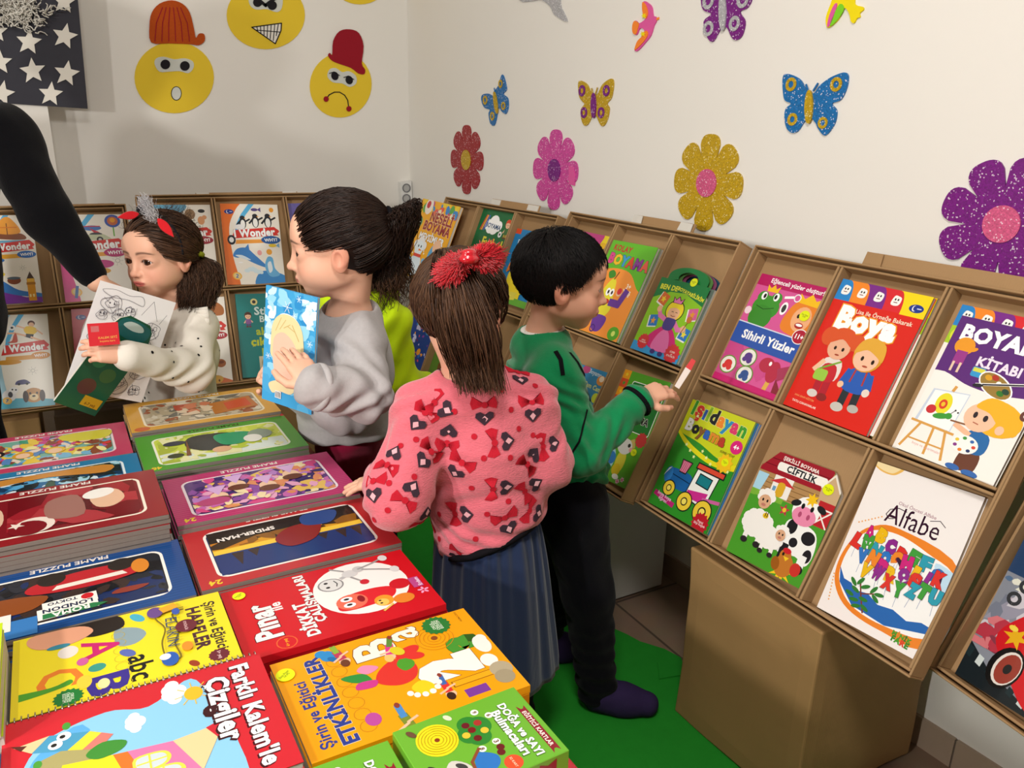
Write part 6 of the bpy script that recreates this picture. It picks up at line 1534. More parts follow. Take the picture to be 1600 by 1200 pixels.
# ---------------------------------------------------------------- hair
def hair_mat(name, c1, c2, rough=.45):
    m, nt, b = new_mat(name)
    g = nt.nodes.new('ShaderNodeNewGeometry')
    mx = nt.nodes.new('ShaderNodeMixRGB'); mx.inputs[1].default_value = lin(c1); mx.inputs[2].default_value = lin(c2)
    nt.links.new(g.outputs['Random Per Island'], mx.inputs[0]); nt.links.new(mx.outputs[0], b.inputs['Base Color'])
    b.inputs['Roughness'].default_value = rough; b.inputs['Specular IOR Level'].default_value = .22
    return m
def strands(P, r0, r1, seg=3):
    """P: (N,K,3) centre lines -> tapered tubes"""
    N, K, _ = P.shape
    T = np.gradient(P, axis=1); T /= np.maximum(np.linalg.norm(T, axis=2, keepdims=True), 1e-9)
    R = np.cross(T, np.array([.31, .52, .79])); R /= np.maximum(np.linalg.norm(R, axis=2, keepdims=True), 1e-9)
    B = np.cross(T, R)
    rad = (r0+(r1-r0)*np.linspace(0, 1, K)**1.5)[None, :, None]
    V_ = np.stack([P+rad*(R*cos(2*pi*k/seg)+B*sin(2*pi*k/seg)) for k in range(seg)], 2).reshape(-1, 3)
    n, i, k = np.meshgrid(np.arange(N), np.arange(K-1), np.arange(seg), indexing='ij')
    b = n*K*seg; k2 = (k+1) % seg
    F_ = np.stack([b+i*seg+k, b+i*seg+k2, b+(i+1)*seg+k2, b+(i+1)*seg+k], -1).reshape(-1, 4)
    return V_, F_
def on_skull(H, Q, t):
    """push head-local points onto the hair shell of thickness t"""
    c = np.array([0, -.07, .13]); r = np.array([.375, .455, .385])+t
    L = Q-c; return c+L/np.linalg.norm(L/r, axis=-1, keepdims=True)
def cap_points(H, n, rnd, keep):
    out = []
    while len(out) < n:
        v = nrm(rnd.normal(size=3)); p = on_skull(H, v[None]*.5+np.array([0, -.07, .13]), 0)[0]
        if keep(p): out.append(p)
    return np.array(out)
def edge_points(n, rnd, keep, w=.035):
    """points close to the hairline"""
    return cap_points(None, n, rnd, lambda p: keep(p) and not (keep(p+np.array([0, w, -w*.5])) and keep(p+np.array([0, 0, -w]))))
def flow(H, st, target, t0, t1, K=12, lift=0.0, via=None):
    """lines that run over the skull from the start points to a target point"""
    P = [st]; p = st.copy(); tg = np.asarray(target, float)
    d0 = np.linalg.norm(tg-st, axis=1, keepdims=True)
    for i in range(1, K):
        f = i/(K-1)
        q = st+(tg-st)*f
        if via is not None: q = q+np.array(via)*(4*f*(1-f))*np.clip(np.abs(st[:, :1]-tg[0])/.7-.25, 0, 1)
        sh = on_skull(H, q, t0+(t1-t0)*f+lift*np.sin(pi*f))
        w = np.clip((f-.8)/.2, 0, 1)
        P.append(sh*(1-w)+q*w)
    return np.stack(P, 1)
def to_world(H, P): return H.c+H.s*(P@H.ax)
def hair_shell(H, t, keep_cut, res=.0028, extra=None):
    """solid hair base: inflated skull with the face opening cut out"""
    S = Sdf()
    S.ell(H.w(0, -.07, .13), (np.array([.375, .455, .385])+t)*H.s, H.ax, .01)
    if extra: extra(S)
    keep_cut(S)
    return S.mesh(res)
def bend_strip(P, amp, fr, rnd):
    N, K, _ = P.shape
    t = np.linspace(0, 1, K)[None, :, None]
    ph = rnd.rand(N, 1, 1)*6.28; a = rnd.normal(size=(N, 1, 3)); a /= np.linalg.norm(a, axis=2, keepdims=True)
    b = rnd.normal(size=(N, 1, 3)); b /= np.linalg.norm(b, axis=2, keepdims=True)
    return P+amp*t**.7*(a*np.sin(fr*t*6.28+ph)+b*np.cos(fr*t*6.28+ph))

def join_into(o, mb):
    """merge collected polygons into an existing garment as extra materials"""
    me = o.data; bm = bmesh.new(); bm.from_mesh(me)
    k0 = len(me.materials)
    for m in mb.mats: me.materials.append(m)
    vs = [bm.verts.new(p) for p in mb.v]
    for f, mi in zip(mb.f, mb.m):
        try: q = bm.faces.new([vs[i] for i in f])
        except ValueError: continue
        q.material_index = k0+mi; q.smooth = True
    bm.to_mesh(me); bm.free()
# ---------------------------------------------------------------- people
P_ = at_dist
def az(a, pitch=0.0):
    a = radians(a); p = radians(pitch); return np.array([sin(a)*cos(p), cos(a)*cos(p), sin(p)])
m_dark_hair = hair_mat('dark_brown_hair', (24, 15, 12), (50, 32, 23))
m_black_hair = hair_mat('black_hair', (12, 10, 10), (26, 21, 20), .55)
m_brown_hair = hair_mat('brown_hair', (50, 33, 24), (94, 66, 47))
def knit_mat(name, col, var=.06, scale=260, bump=.35, sheen=.25, rough=.9, stretch=(1, 1, 2.6)):
    return mat(name, col, rough, .15, var, 60, bump, scale, sheen, stretch=stretch)
def hair_part(root, name, parts, m, label=None):
    v = []; f = []; o = 0
    for a, b in parts: v.append(a); f.append(b+o); o += len(a)
    ob = mesh_obj(name, np.concatenate(v), np.concatenate(f), [m], root)
    if label: ob['label'] = label
    return ob
def bvh_of(v, f): return BVHTree.FromPolygons([tuple(p) for p in v], [tuple(q) for q in f])
def hit(bv, u, w):
    d = V(ray(u, w)).normalized(); r = bv.ray_cast(V(C0), d); return r[0], r[1]
def ribbon(mb, bv, px, width, m, off=.0015, n=14):
    """a narrow strip that lies on a garment"""
    pts = []
    for i in range(len(px)-1):
        for k in range(n): t = k/n; pts.append((px[i][0]*(1-t)+px[i+1][0]*t, px[i][1]*(1-t)+px[i+1][1]*t))
    H_ = [hit(bv, *p) for p in pts]; H_ = [h for h in H_ if h[0] is not None]
    vs = []; fs = []
    for i, (p, nn) in enumerate(H_):
        t = (H_[min(i+1, len(H_)-1)][0]-H_[max(i-1, 0)][0]).normalized(); s = t.cross(nn).normalized()
        for q in (-1, 1):
            a, b_, *_ = bv.find_nearest(p+s*q*width/2); vs.append(a+b_*off)
        if i: fs.append((2*i-2, 2*i-1, 2*i+1, 2*i))
    mb.add(vs, fs, m, True)
def decal(mb, bv, p, n, rot, size, shapes, off=.0016):
    n = Vector(n).normalized(); up = Vector((0, 0, 1)); x = up.cross(n)
    x = x.normalized() if x.length > .1 else n.orthogonal().normalized()
    y = n.cross(x); c, s = cos(rot), sin(rot)
    for k, (pts, m) in enumerate(shapes):
        vs = []
        for a, b in pts:
            q = p+(x*(c*a-s*b)+y*(s*a+c*b))*size
            r = bv.find_nearest(q); vs.append(r[0]+r[1]*(off+.0004*k))
        cen = sum(vs, Vector())/len(vs); r = bv.find_nearest(cen); cen = r[0]+r[1]*(off+.0004*k)
        N = len(vs); mb.add([cen]+vs, [(0, i+1, (i+1) % N+1) for i in range(N)], m, True)
def disc(x, y, r, r2=None, n=12): return [(x+r*cos(2*pi*k/n), y+(r2 or r)*sin(2*pi*k/n)) for k in range(n)]

# ---- the boy in the green sweater
def make_boy():
    root = empty('person', Matrix.Translation(V(on_z(900, 1080, 0))), 'black haired boy in a green sweater and black trousers reaching towards the tray', 'person')
    d = 1.66
    H = Head(P_(880, 440, d), .19, az(117, -9), (0.03, 0, 1))
    nb = P_(848, 522, d+.02); chest = P_(852, 640, d+.03); belly = P_(868, 720, d+.04); pel = P_(882, 785, d+.03)
    shR, shL = P_(868, 590, d-.09), P_(822, 590, d+.13)
    elR, wrR = P_(908, 706, d-.13), P_(1000, 622, d-.03)
    elL, wrL = P_(845, 700, d+.2), P_(905, 690, d+.2)
    hR, hL = P_(895, 795, d-.04), P_(868, 795, d+.10)
    kR, aR = P_(917, 925, d-.03), np.array([1.002, 1.300, .055])
    kL, aL = P_(882, 915, d+.16), np.array([.985, 1.54, .055])
    S = Sdf(); H.solids(S)
    S.chain([H.w(0, -.12, -.25), nb, nb-(0, 0, .03)], [.034, .034, .037], .02)
    S.chain([nb-(0, 0, .05), chest, belly, pel], [.04, .078, .075, .078], .03)
    S.chain([shR, elR, wrR], [.036, .028, .02], .02); S.chain([shL, elL, wrL], [.036, .028, .02], .02); S.chain([shR, nb-(0, 0, .05), shL], [.03, .034, .03], .02)
    S.chain([hR, kR, aR], [.06, .042, .03], .02); S.chain([hL, kL, aL], [.06, .042, .03], .02)
    hand(S, wrR, nrm(P_(1062, 598, d+.02)-wrR), np.array([.25, .35, -.9]), .108, (.35, .4, .45, .55), -1, .7, .08)
    hand(S, wrL, az(110, -30), np.array([.3, .2, -.9]), .108, (.5, .5, .5, .5), 1)
    o, v, f = skin_obj('body', S, .0023, H, (222, 168, 140), root, (190, 100, 92), (28, 20, 18), (0, 1, -.15), .3)
    # trousers
    T = Sdf(); T.chain([hR, kR, aR+(0, 0, .005)], [.076, .058, .046], .03); T.chain([hL, kL, aL+(0, 0, .005)], [.072, .055, .046], .03)
    T.ell(pel+(0, 0, .02), (.098, .098, .075), None, .04)
    cloth_obj('trousers', T, .0045, mat('black_trouser_cloth', (15, 15, 20), .95, .05, .1, 40, .2, 200, .05), root, .0035, 60, 3, fold_fn=lambda v: .003*np.sin(v[:, 2]*150+8*v[:, 0])*np.clip((.3-v[:, 2])/.2, 0, 1))
    # sweater
    G = Sdf()
    G.chain([nb-(0, 0, .02), chest, belly, P_(885, 742, d+.03)], [.046, .094, .096, .092], .05)
    G.chain([shR, elR], [.052, .047], .02); G.chain([elR, wrR*.93+elR*.07], [.047, .036], .02)
    G.chain([shL, elL], [.05, .045], .02); G.chain([elL, wrL*.9+elL*.1], [.045, .036], .02); G.chain([shR, nb-(0, 0, .028), shL], [.05, .055, .05], .03)
    cn = nrm(nb-chest)
    G.cone(nb-cn*.004, nb+cn*.08, .043, .06, .006, '-')
    G.cut(P_(885, 752, d+.03), (.12, .05, -1), .012)
    ax = nrm(wrR-elR)
    def folds(v):
        t = (v-elR)@ax; a = nrm(elR-shR); q = (v-shR)@a
        return .0035*np.sin(t*120+6*np.sin(v[:, 2]*30))*np.exp(-((t-.03)/.07)**2)+.003*np.sin(q*95+5*np.sin(v[:, 0]*40))*np.clip(q/.1, 0, 1)*(q < .3)
    m_gr = knit_mat('green_sweater_knit', (8, 124, 72), .08)
    g, gv, gf = cloth_obj('sweater', G, .0036, m_gr, root, .004, 34, 5, 'green sweater with black shoulder stripes', folds)
    bv = bvh_of(gv, gf); mb = MB(); blk = mat('black_sweater_trim', (14, 15, 18), .9, .1)
    ribbon(mb, bv, [(868, 549), (876, 562), (880, 588)], .0085, blk); ribbon(mb, bv, [(890, 551), (902, 566), (915, 590), (922, 630)], .0085, blk)
    ribbon(mb, bv, [(917, 640), (905, 690), (880, 730)], .004, blk, n=10)
    mb.build('stripe', g)
    # ribbed collar, cuffs and the white shirt under it
    def torus(name, c, n, R, r, m, par, e=1.0):
        n = nrm(n); a = nrm(np.cross(n, (0.3, .2, .9))) if abs(n[2]) < .95 else nrm(np.cross(n, (0, 1, 0))); b = np.cross(n, a)
        mb = MB(); N = 40
        mb.tube([c+R*(cos(2*pi*k/N)*a+e*sin(2*pi*k/N)*b) for k in range(N+1)], r, m, 8, False); return mb.build(name, par)
    def place(o): o.matrix_parent_inverse = o.parent.matrix_world.inverted(); return o
    place(torus('collar', nb-cn*.006, cn, .050, .009, m_gr, root)); w = place(torus('shirt_collar', nb+cn*.006, cn, .042, .0085, mat('white_cotton', (226, 222, 214), .9, .1, .03, 80, .2, 300), root)); w['label'] = 'white shirt collar'
    place(torus('cuff', wrR*.94+elR*.06, ax, .033, .006, blk, root))
    # hair
    rnd = np.random.RandomState(3)
    def keep(p): x, y, z = p; return z > (.33 if y > .2 else .33-(.2-y)*1.75 if y > -.08 else -.16 if abs(x) < .34 else -.10) and not (abs(x) > .30 and -.10 < y < .10 and z < .05)
    def cutf(S_):
        S_.cut(H.w(0, .15, .0), H.y*1.0+H.z*-.55, .02*H.s); S_.cut(H.w(0, -.2, -.20), -H.z-.15*H.y, .02*H.s)
        for q in (-1, 1): S_.ell(H.w(q*.42, .06, -.14), np.array((.22, .15, .20))*H.s, H.ax, .02*H.s, '-')
    sv, sf = hair_shell(H, .045, cutf, .003)
    st = cap_points(H, 7000, rnd, keep)
    crown = np.array([.04, -.28, .50])
    out = st-crown; out[:, 2] -= .1; tang = out/np.linalg.norm(out, axis=1, keepdims=True)
    K = 6; L = .17+.08*rnd.rand(len(st), 1)
    pts = []
    for i in range(K):
        t = i/(K-1)
        q = on_skull(H, st+tang*L*t, .035+.045*sin(min(1, t*1.3)*pi/2)*1.0); pts.append(q)
    Pw = to_world(H, np.stack(pts, 1)+.006*rnd.normal(size=(len(st), K, 3))*np.linspace(0, 1, K)[None, :, None])
    hair_part(root, 'hair', [(sv, sf), strands(Pw, .0008, .0003)], m_black_hair)
    # sock and slipper
    m_sl = mat('purple_slipper_cloth', (48, 36, 74), .85, .15, .1, 60, .3, 220)
    for k, (hl, tt, an) in enumerate(((np.array([.972, 1.322, 0]), np.array([1.124, 1.203, 0]), aR), (np.array([.945, 1.565, 0]), np.array([1.09, 1.46, 0]), aL))):
        Q = Sdf(); ft = nrm(tt-hl); zz = np.array([0, 0, 1.])
        Q.chain([hl+ft*.035+zz*.036, hl+ft*.10+zz*.036, tt-ft*.036+zz*.032], [.030, .033, .030], .04); Q.ell(hl+ft*.045+zz*.05, (.036, .036, .034), None, .03); Q.cut((0, 0, .0075), (0, 0, -1), .006); Q.cone(an+zz*.02, an+zz*.1, .034, .04, .01, '-')
        cloth_obj('slipper', Q, .0032, m_sl, root, .0008, 90, 2, 'dark purple slipper')
        Q = Sdf(); Q.cone(an-zz*.008, an+zz*.04, .033, .033); cloth_obj('sock', Q, .004, mat('olive_sock', (74, 92, 50), .9, .1, .08, 80, .3, 260), root, .0006, 80, 2, 'olive green sock')
    return H
boyH = make_boy()
mb = MB()
c = P_(1062, 598, 1.63); e1 = P_(1084, 562, 1.66)
t = nrm(e1-c); s = nrm(np.cross(t, _fw))*.0055; nn = np.cross(t, nrm(s))*.0004
vs = []
for q, w in ((c-t*.012, 1), (c*.4+e1*.6, 1.2), (e1, .9)):
    for sg in (-1, 1): vs += [q+s*w*sg-nn, q+s*w*sg+nn]
F8 = lambda a: [(a, a+2, a+6, a+4), (a+1, a+5, a+7, a+3), (a, a+4, a+5, a+1), (a+2, a+3, a+7, a+6)]
mb.add(vs[:8], F8(0)+[(0, 1, 3, 2)], ink('e8dcd4')); mb.add(vs[4:], F8(0)+[(4, 6, 7, 5)], ink('d8484a'))
tag(mb.build('paper_strip'), 'small white and red paper strip held in the fingers of the boy', 'paper')

# ---- the girl in the pink sweater, seen from behind
def make_pink():
    d = 1.41
    root = empty('person', Matrix.Translation(V((.68, 1.33, 0.0065))), 'girl seen from behind in a fuzzy pink patterned sweater with red hair bows', 'person')
    H = Head(P_(722, 487, d), .183, az(50, -14), (0.0, 0, 1))
    nb = P_(735, 592, d+.01); chest = P_(748, 690, d+.02); belly = P_(762, 790, d+.03); pel = P_(775, 850, d+.03)
    shL, shR = P_(664, 646, d-.01), P_(826, 634, d+.04)
    elL, wrL = P_(622, 772, d-.09), np.array([.502, 1.372, .690])
    elR, wrR = P_(848, 722, d+.03), P_(800, 745, d+.15)
    hL, hR = P_(745, 870, d), P_(800, 865, d+.05)
    kL, aL = np.array([.665, 1.25, .30]), np.array([.64, 1.23, .07]); kR, aR = np.array([.775, 1.30, .30]), np.array([.765, 1.28, .07])
    S = Sdf(); H.solids(S, True)
    S.chain([H.w(0, -.12, -.25), nb], [.040, .042], .02); S.chain([nb, chest, belly, pel], [.045, .07, .065, .06], .03)
    S.chain([shL, elL, wrL], [.034, .028, .02], .02); S.chain([shR, elR, wrR], [.034, .028, .02], .02); S.chain([shR, nb-(0, 0, .02), shL], [.034, .04, .034], .03)
    S.chain([hL, kL, aL], [.048, .04, .03], .02); S.chain([hR, kR, aR], [.048, .04, .03], .02)
    hand(S, wrL, nrm(np.array([-.060, .060, -.034])), np.array([.0, .1, -1]), .105, (.10, .05, .08, .12), -1, .3, .30)
    hand(S, wrR, az(40, -20), np.array([-.8, .2, -.4]), .105, (.4, .4, .4, .4), 1)
    skin_obj('body', S, .0024, H, (226, 176, 148), root)
    G = Sdf()
    fx = az(35); sx = np.array([fx[1], -fx[0], 0])
    upv = nrm(chest-belly)
    A = np.array([sx, np.cross(upv, sx), upv])
    G.chain([nb-(0, 0, .02), chest], [.062, .088], .05)
    G.ell(chest+(0, 0, .0), (.112, .092, .10), A, .06); G.ell(belly+(0, 0, .02), (.116, .10, .11), A, .06); G.ell(pel-(0, 0, .0), (.115, .102, .09), A, .05)
    G.chain([shL, elL], [.055, .056], .03); G.chain([elL, wrL+nrm(elL-wrL)*.004], [.056, .040], .03)
    G.chain([shR, elR], [.052, .05], .03); G.chain([elR, wrR+nrm(elR-wrR)*.01], [.05, .038], .03); G.chain([shR, nb-(0, 0, .036), shL], [.052, .062, .054], .03)
    cn = nrm(nb-chest)
    G.cone(nb-cn*.012, nb+cn*.08, .050, .06, .008, '-')
    hp = [P_(665, 893, d-.05), P_(850, 800, d+.02)]
    hx = nrm(hp[1]-hp[0]); hn = np.cross(hx, nrm(np.array([fx[0], fx[1], -.10]))); hn = hn if hn[2] < 0 else -hn
    G.cut((hp[0]+hp[1])/2+hn*.006, hn, .014)
    ax1 = nrm(elL-shL)
    def folds(v):
        t = (v-elL)@nrm(wrL-elL); q = (v-shL)@ax1
        return .003*np.sin(t*110+5*np.sin(v[:, 2]*36))*np.exp(-((t-.02)/.06)**2)+.0025*np.sin((v@hn)*80+4*np.sin(v[:, 0]*22))*np.exp(-(((v-hp[0])@hn+.03)/.05)**2)
    m_pk = knit_mat('pink_fuzzy_knit', (218, 106, 120), .14, 150, 1.0, .5, stretch=(1, 1, 3.5))
    g, gv, gf = cloth_obj('sweater', G, .0036, m_pk, root, .004, 26, 9, 'fuzzy pink sweater with red bows and dark dots', folds)
    bv = bvh_of(gv, gf); mb = MB()
    red = mat('red_knit_motif', (186, 32, 48), .9, .1, .1, 90, .4, 400); dk = mat('dark_grey_knit_motif', (62, 46, 56), .9, .1, .1, 90, .4, 400); pale = mat('pale_pink_knit_motif', (226, 170, 178), .9, .1, .08, 90, .4, 400)
    bow = [([(0, .06), (.12, .10), (.50, .38), (.58, .10), (.48, -.16), (.12, -.04), (0, -.06), (-.12, -.04), (-.48, -.16), (-.58, .10), (-.50, .38), (-.12, .10)], red), (disc(0, 0.02, .13), red)]
    def motif(p, n, rot, sz):
        # a red bow above a dark heart and a pale diamond
        sh = [([(a, b+.30) for a, b in q], m) for q, m in bow]
        sh += [([(0, -.52), (-.36, -.18), (-.34, .0), (-.18, .06), (0, -.06), (.18, .06), (.34, .0), (.36, -.18)], dk), ([(0, -.42), (-.13, -.24), (0, -.10), (.13, -.24)], pale)]
        decal(mb, bv, p, n, rot, sz, sh)
    for u, w, r in ((757, 645, 0), (832, 640, 0), (690, 636, 60), (656, 655, -40), (700, 680, 170), (785, 690, 90), (612, 715, 180), (666, 715, -60), (715, 733, -30), (829, 715, 130), (783, 762, 95), (830, 760, 120), (722, 803, 100), (583, 765, 20), (664, 808, 175), (792, 818, 20), (653, 865, 100), (715, 868, -20), (835, 800, 60), (565, 800, 200), (811, 590, -30), (858, 695, 90), (640, 770, 140)):
        h = hit(bv, u, w)
        if h[0] is not None: motif(h[0], h[1], radians(r), .047)
    rr = random.Random(4)
    for _ in range(34):
        fi = rr.randrange(len(gf)); p = Vector(gv[gf[fi][0]]); r = bv.find_nearest(p)
        if r[1].dot(V(C0)-p) < -.02: motif(p, r[1], rr.random()*6, .047)
    for u, w in ((710, 643), (741, 682), (783, 609), (798, 640), (832, 680), (797, 715), (756, 716), (737, 762), (687, 803), (761, 803), (743, 842), (687, 842), (650, 687), (608, 755), (626, 697), (606, 797), (647, 745), (836, 603), (810, 670), (794, 783), (585, 812)):
        h = hit(bv, u, w)
        if h[0] is not None: decal(mb, bv, h[0], h[1], 0, .0055, [(disc(0, 0, 1), red)])
    join_into(g, mb)
    blk = mat('black_trim', (20, 18, 22), .9, .1)
    mb = MB(); a = nrm(np.cross(cn, (0, 1, 0))); b = np.cross(cn, a)
    mb.tube([nb-cn*.010+.054*(cos(t)*a+sin(t)*b) for t in np.linspace(0, 2*pi, 41)], .0065, blk, 8, False)
    ob = mb.build('collar', root); ob.matrix_parent_inverse = root.matrix_world.inverted(); ob['label'] = 'black ribbed collar'
    # skirt with gathers
    ax_d = nrm(pel-belly); mid = belly+ax_d*float(((hp[0]+hp[1])/2-belly)@hn/(ax_d@hn)); wc = mid+hn*-.03; hc = np.array([.715, 1.300, .235])
    rows, N = 26, 160
    vs = []
    for j in range(rows):
        t = j/(rows-1); c = wc+(hc-wc)*t
        for i in range(N):
            q = 2*pi*i/N; g2 = sin(q*13+1.5*sin(q*3)+1.2*t)*.0035*min(1, t*3+.3)+.003*sin(q*29+2*sin(q*4)+3*t)*(1-.5*t)+.004*sin(q*7+2*t)*t
            R = .100+.038*t**.7+g2*(1 if t < .95 else .8)
            dirv = sx*cos(q)+fx*sin(q)*.9
            vs.append(c+dirv*R+np.array([0, 0, -.0]))
    fs = np.array([(j*N+i, (j+1)*N+i, (j+1)*N+(i+1) % N, j*N+(i+1) % N) for j in range(rows-1) for i in range(N)])
    sk = mesh_obj('skirt', np.array(vs), fs, [mat('navy_tulle', (30, 46, 80), .85, .15, .12, 30, .3, 160, .3, stretch=(1, 1, .2))], root)
    so = sk.modifiers.new('cloth', 'SOLIDIFY'); so.thickness = .0025; sk['label'] = 'dark blue gathered skirt'
    wb = Sdf(); wb.ell(mid+hn*.004, (.112, .098, .02), np.array([hx, np.cross(hn, hx), -hn]), .01)
    cloth_obj('waistband', wb, .004, blk, root, .001, 60, 1, 'black ribbed waistband')
    T = Sdf(); T.chain([hL, kL, aL], [.054, .044, .034], .02); T.chain([hR, kR, aR], [.054, .044, .034], .02); T.cut((0, 0, .50), (0, 0, 1), .01)
    cloth_obj('tights', T, .005, mat('dark_tights', (26, 26, 34), .9, .1), root, .0005, 60, 2)
    for an in (aL, aR):
        Q = Sdf(); ft = az(40); Q.chain([an+np.array([0, 0, -.03])-ft*.02, an+np.array([0, 0, -.036])+ft*.09], [.032, .03], .02); Q.cut((0, 0, .0075), (0, 0, -1), .004); Q.cone(an, an+(0, 0, .1), .035, .035, .008, '-')
        cloth_obj('shoe', Q, .004, mat('dark_shoe', (40, 34, 48), .7, .2), root, .0004, 50, 1)
    # hair gathered high at the back and falling as a long tail
    rnd = np.random.RandomState(8)
    tie = np.array([-.02, -.42, .52])
    def cutf(S_):
        S_.cut(H.w(0, .22, 0), H.y-.5*H.z, .03*H.s); S_.cut(H.w(0, -.2, -.30), -H.z-.1*H.y, .03*H.s)
        for q in (-1, 1): S_.ell(H.w(q*.44, .02, -.20), np.array((.22, .14, .23))*H.s, H.ax, .02*H.s, '-')
    sv, sf = hair_shell(H, .05, cutf, .003)
    def keep(p): x, y, z = p; return z > -.30 and y < .22+.5*z and not (abs(x) > .28 and y > -.14 and z < .06)
    st = cap_points(H, 1500, rnd, keep)
    F1 = to_world(H, flow(H, st, tie, .045, .10, 12, .03)+.004*rnd.normal(size=(1500, 1, 3)))
    n = 2200
    tw = H.w(*tie); r = np.sqrt(rnd.rand(n, 1)); a = rnd.rand(n, 1)*2*pi
    A1 = nrm(H.x); B1 = nrm(np.cross(H.y, A1))
    end = P_(748, 596, d-.09)
    K = 14; t = np.linspace(0, 1, K)[None, :, None]
    off = (r*np.cos(a))[:, None]*sx+(r*np.sin(a))[:, None]*np.array([-.5, -.8, .1])*.55
    ln = (.62+.48*rnd.rand(n, 1))[:, None]
    back = nrm(C0-tw)*1.0
    base = tw+(end-tw)*t*ln+back*(.042*np.sin(np.clip(t*1.25, 0, 1)*pi)**.6)
    wd = .016+.036*np.sin(np.clip(t*1.15, 0, 1)*pi*.72)*(1-.2*t)+.008*t
    Pt = base+off*wd+np.array([0, 0, .02])*np.sin(np.clip(t*4, 0, 1)*pi)
    Pt = bend_strip(Pt, .007, .8, rnd)
    hair_part(root, 'hair', [(sv, sf), strands(F1, .0013, .0009), strands(Pt, .0013, .0005)], m_brown_hair, 'long brown hair tied high with a loose tail')
    # hair tie: red feathery bows on both sides of a shiny red clasp
    m_r = mat('red_feather_bow', (206, 16, 36), .8, .2, .2, 60, 0, 0, .4); m_rg = mat('shiny_red_clasp', (190, 14, 34), .2, .6, coat=.6)
    px = {-1: P_(702, 416, d-.11), 1: P_(763, 402, d-.10)}
    ctr = P_(733, 404, d-.125)
    bw = empty('hair_bow', Matrix.Translation(V(ctr))); bw.parent = root; bw.matrix_parent_inverse = root.matrix_world.inverted(); bw['label'] = 'red feathery hair bow with a shiny clasp'
    for q in (-1, 1):
        n = 2600; tip = px[q]; ax_ = nrm(tip-ctr); L = np.linalg.norm(tip-ctr)
        f_ = rnd.rand(n, 1); u = rnd.normal(size=(n, 3)); u /= np.linalg.norm(u, axis=1, keepdims=True)
        core = ctr+ax_*L*(.25+.95*f_)+u*(.005+.012*np.sin(np.clip(f_*1.1, 0, 1)*pi*.8))*rnd.rand(n, 1)**.4+np.array([0, 0, -.014])*f_*(q == -1)
        t2 = np.linspace(0, 1, 4)[None, :, None]
        sp = core[:, None]+(u*.010+ax_*.006+rnd.normal(size=(n, 3))*.003)[:, None]*t2
        vv, ff = strands(sp, .0010, .0005); mesh_obj('feather_loop', vv, ff, [m_r], bw)
    Q = Sdf(); Q.ell(ctr+nrm(C0-ctr)*.012, (.017, .014, .009), None, .004); Q.ell(ctr+nrm(C0-ctr)*.012+(0, 0, .010), (.013, .011, .006), None, .004)
    cloth_obj('clasp', Q, .0018, m_rg, bw, 0, 10, 1)
make_pink()

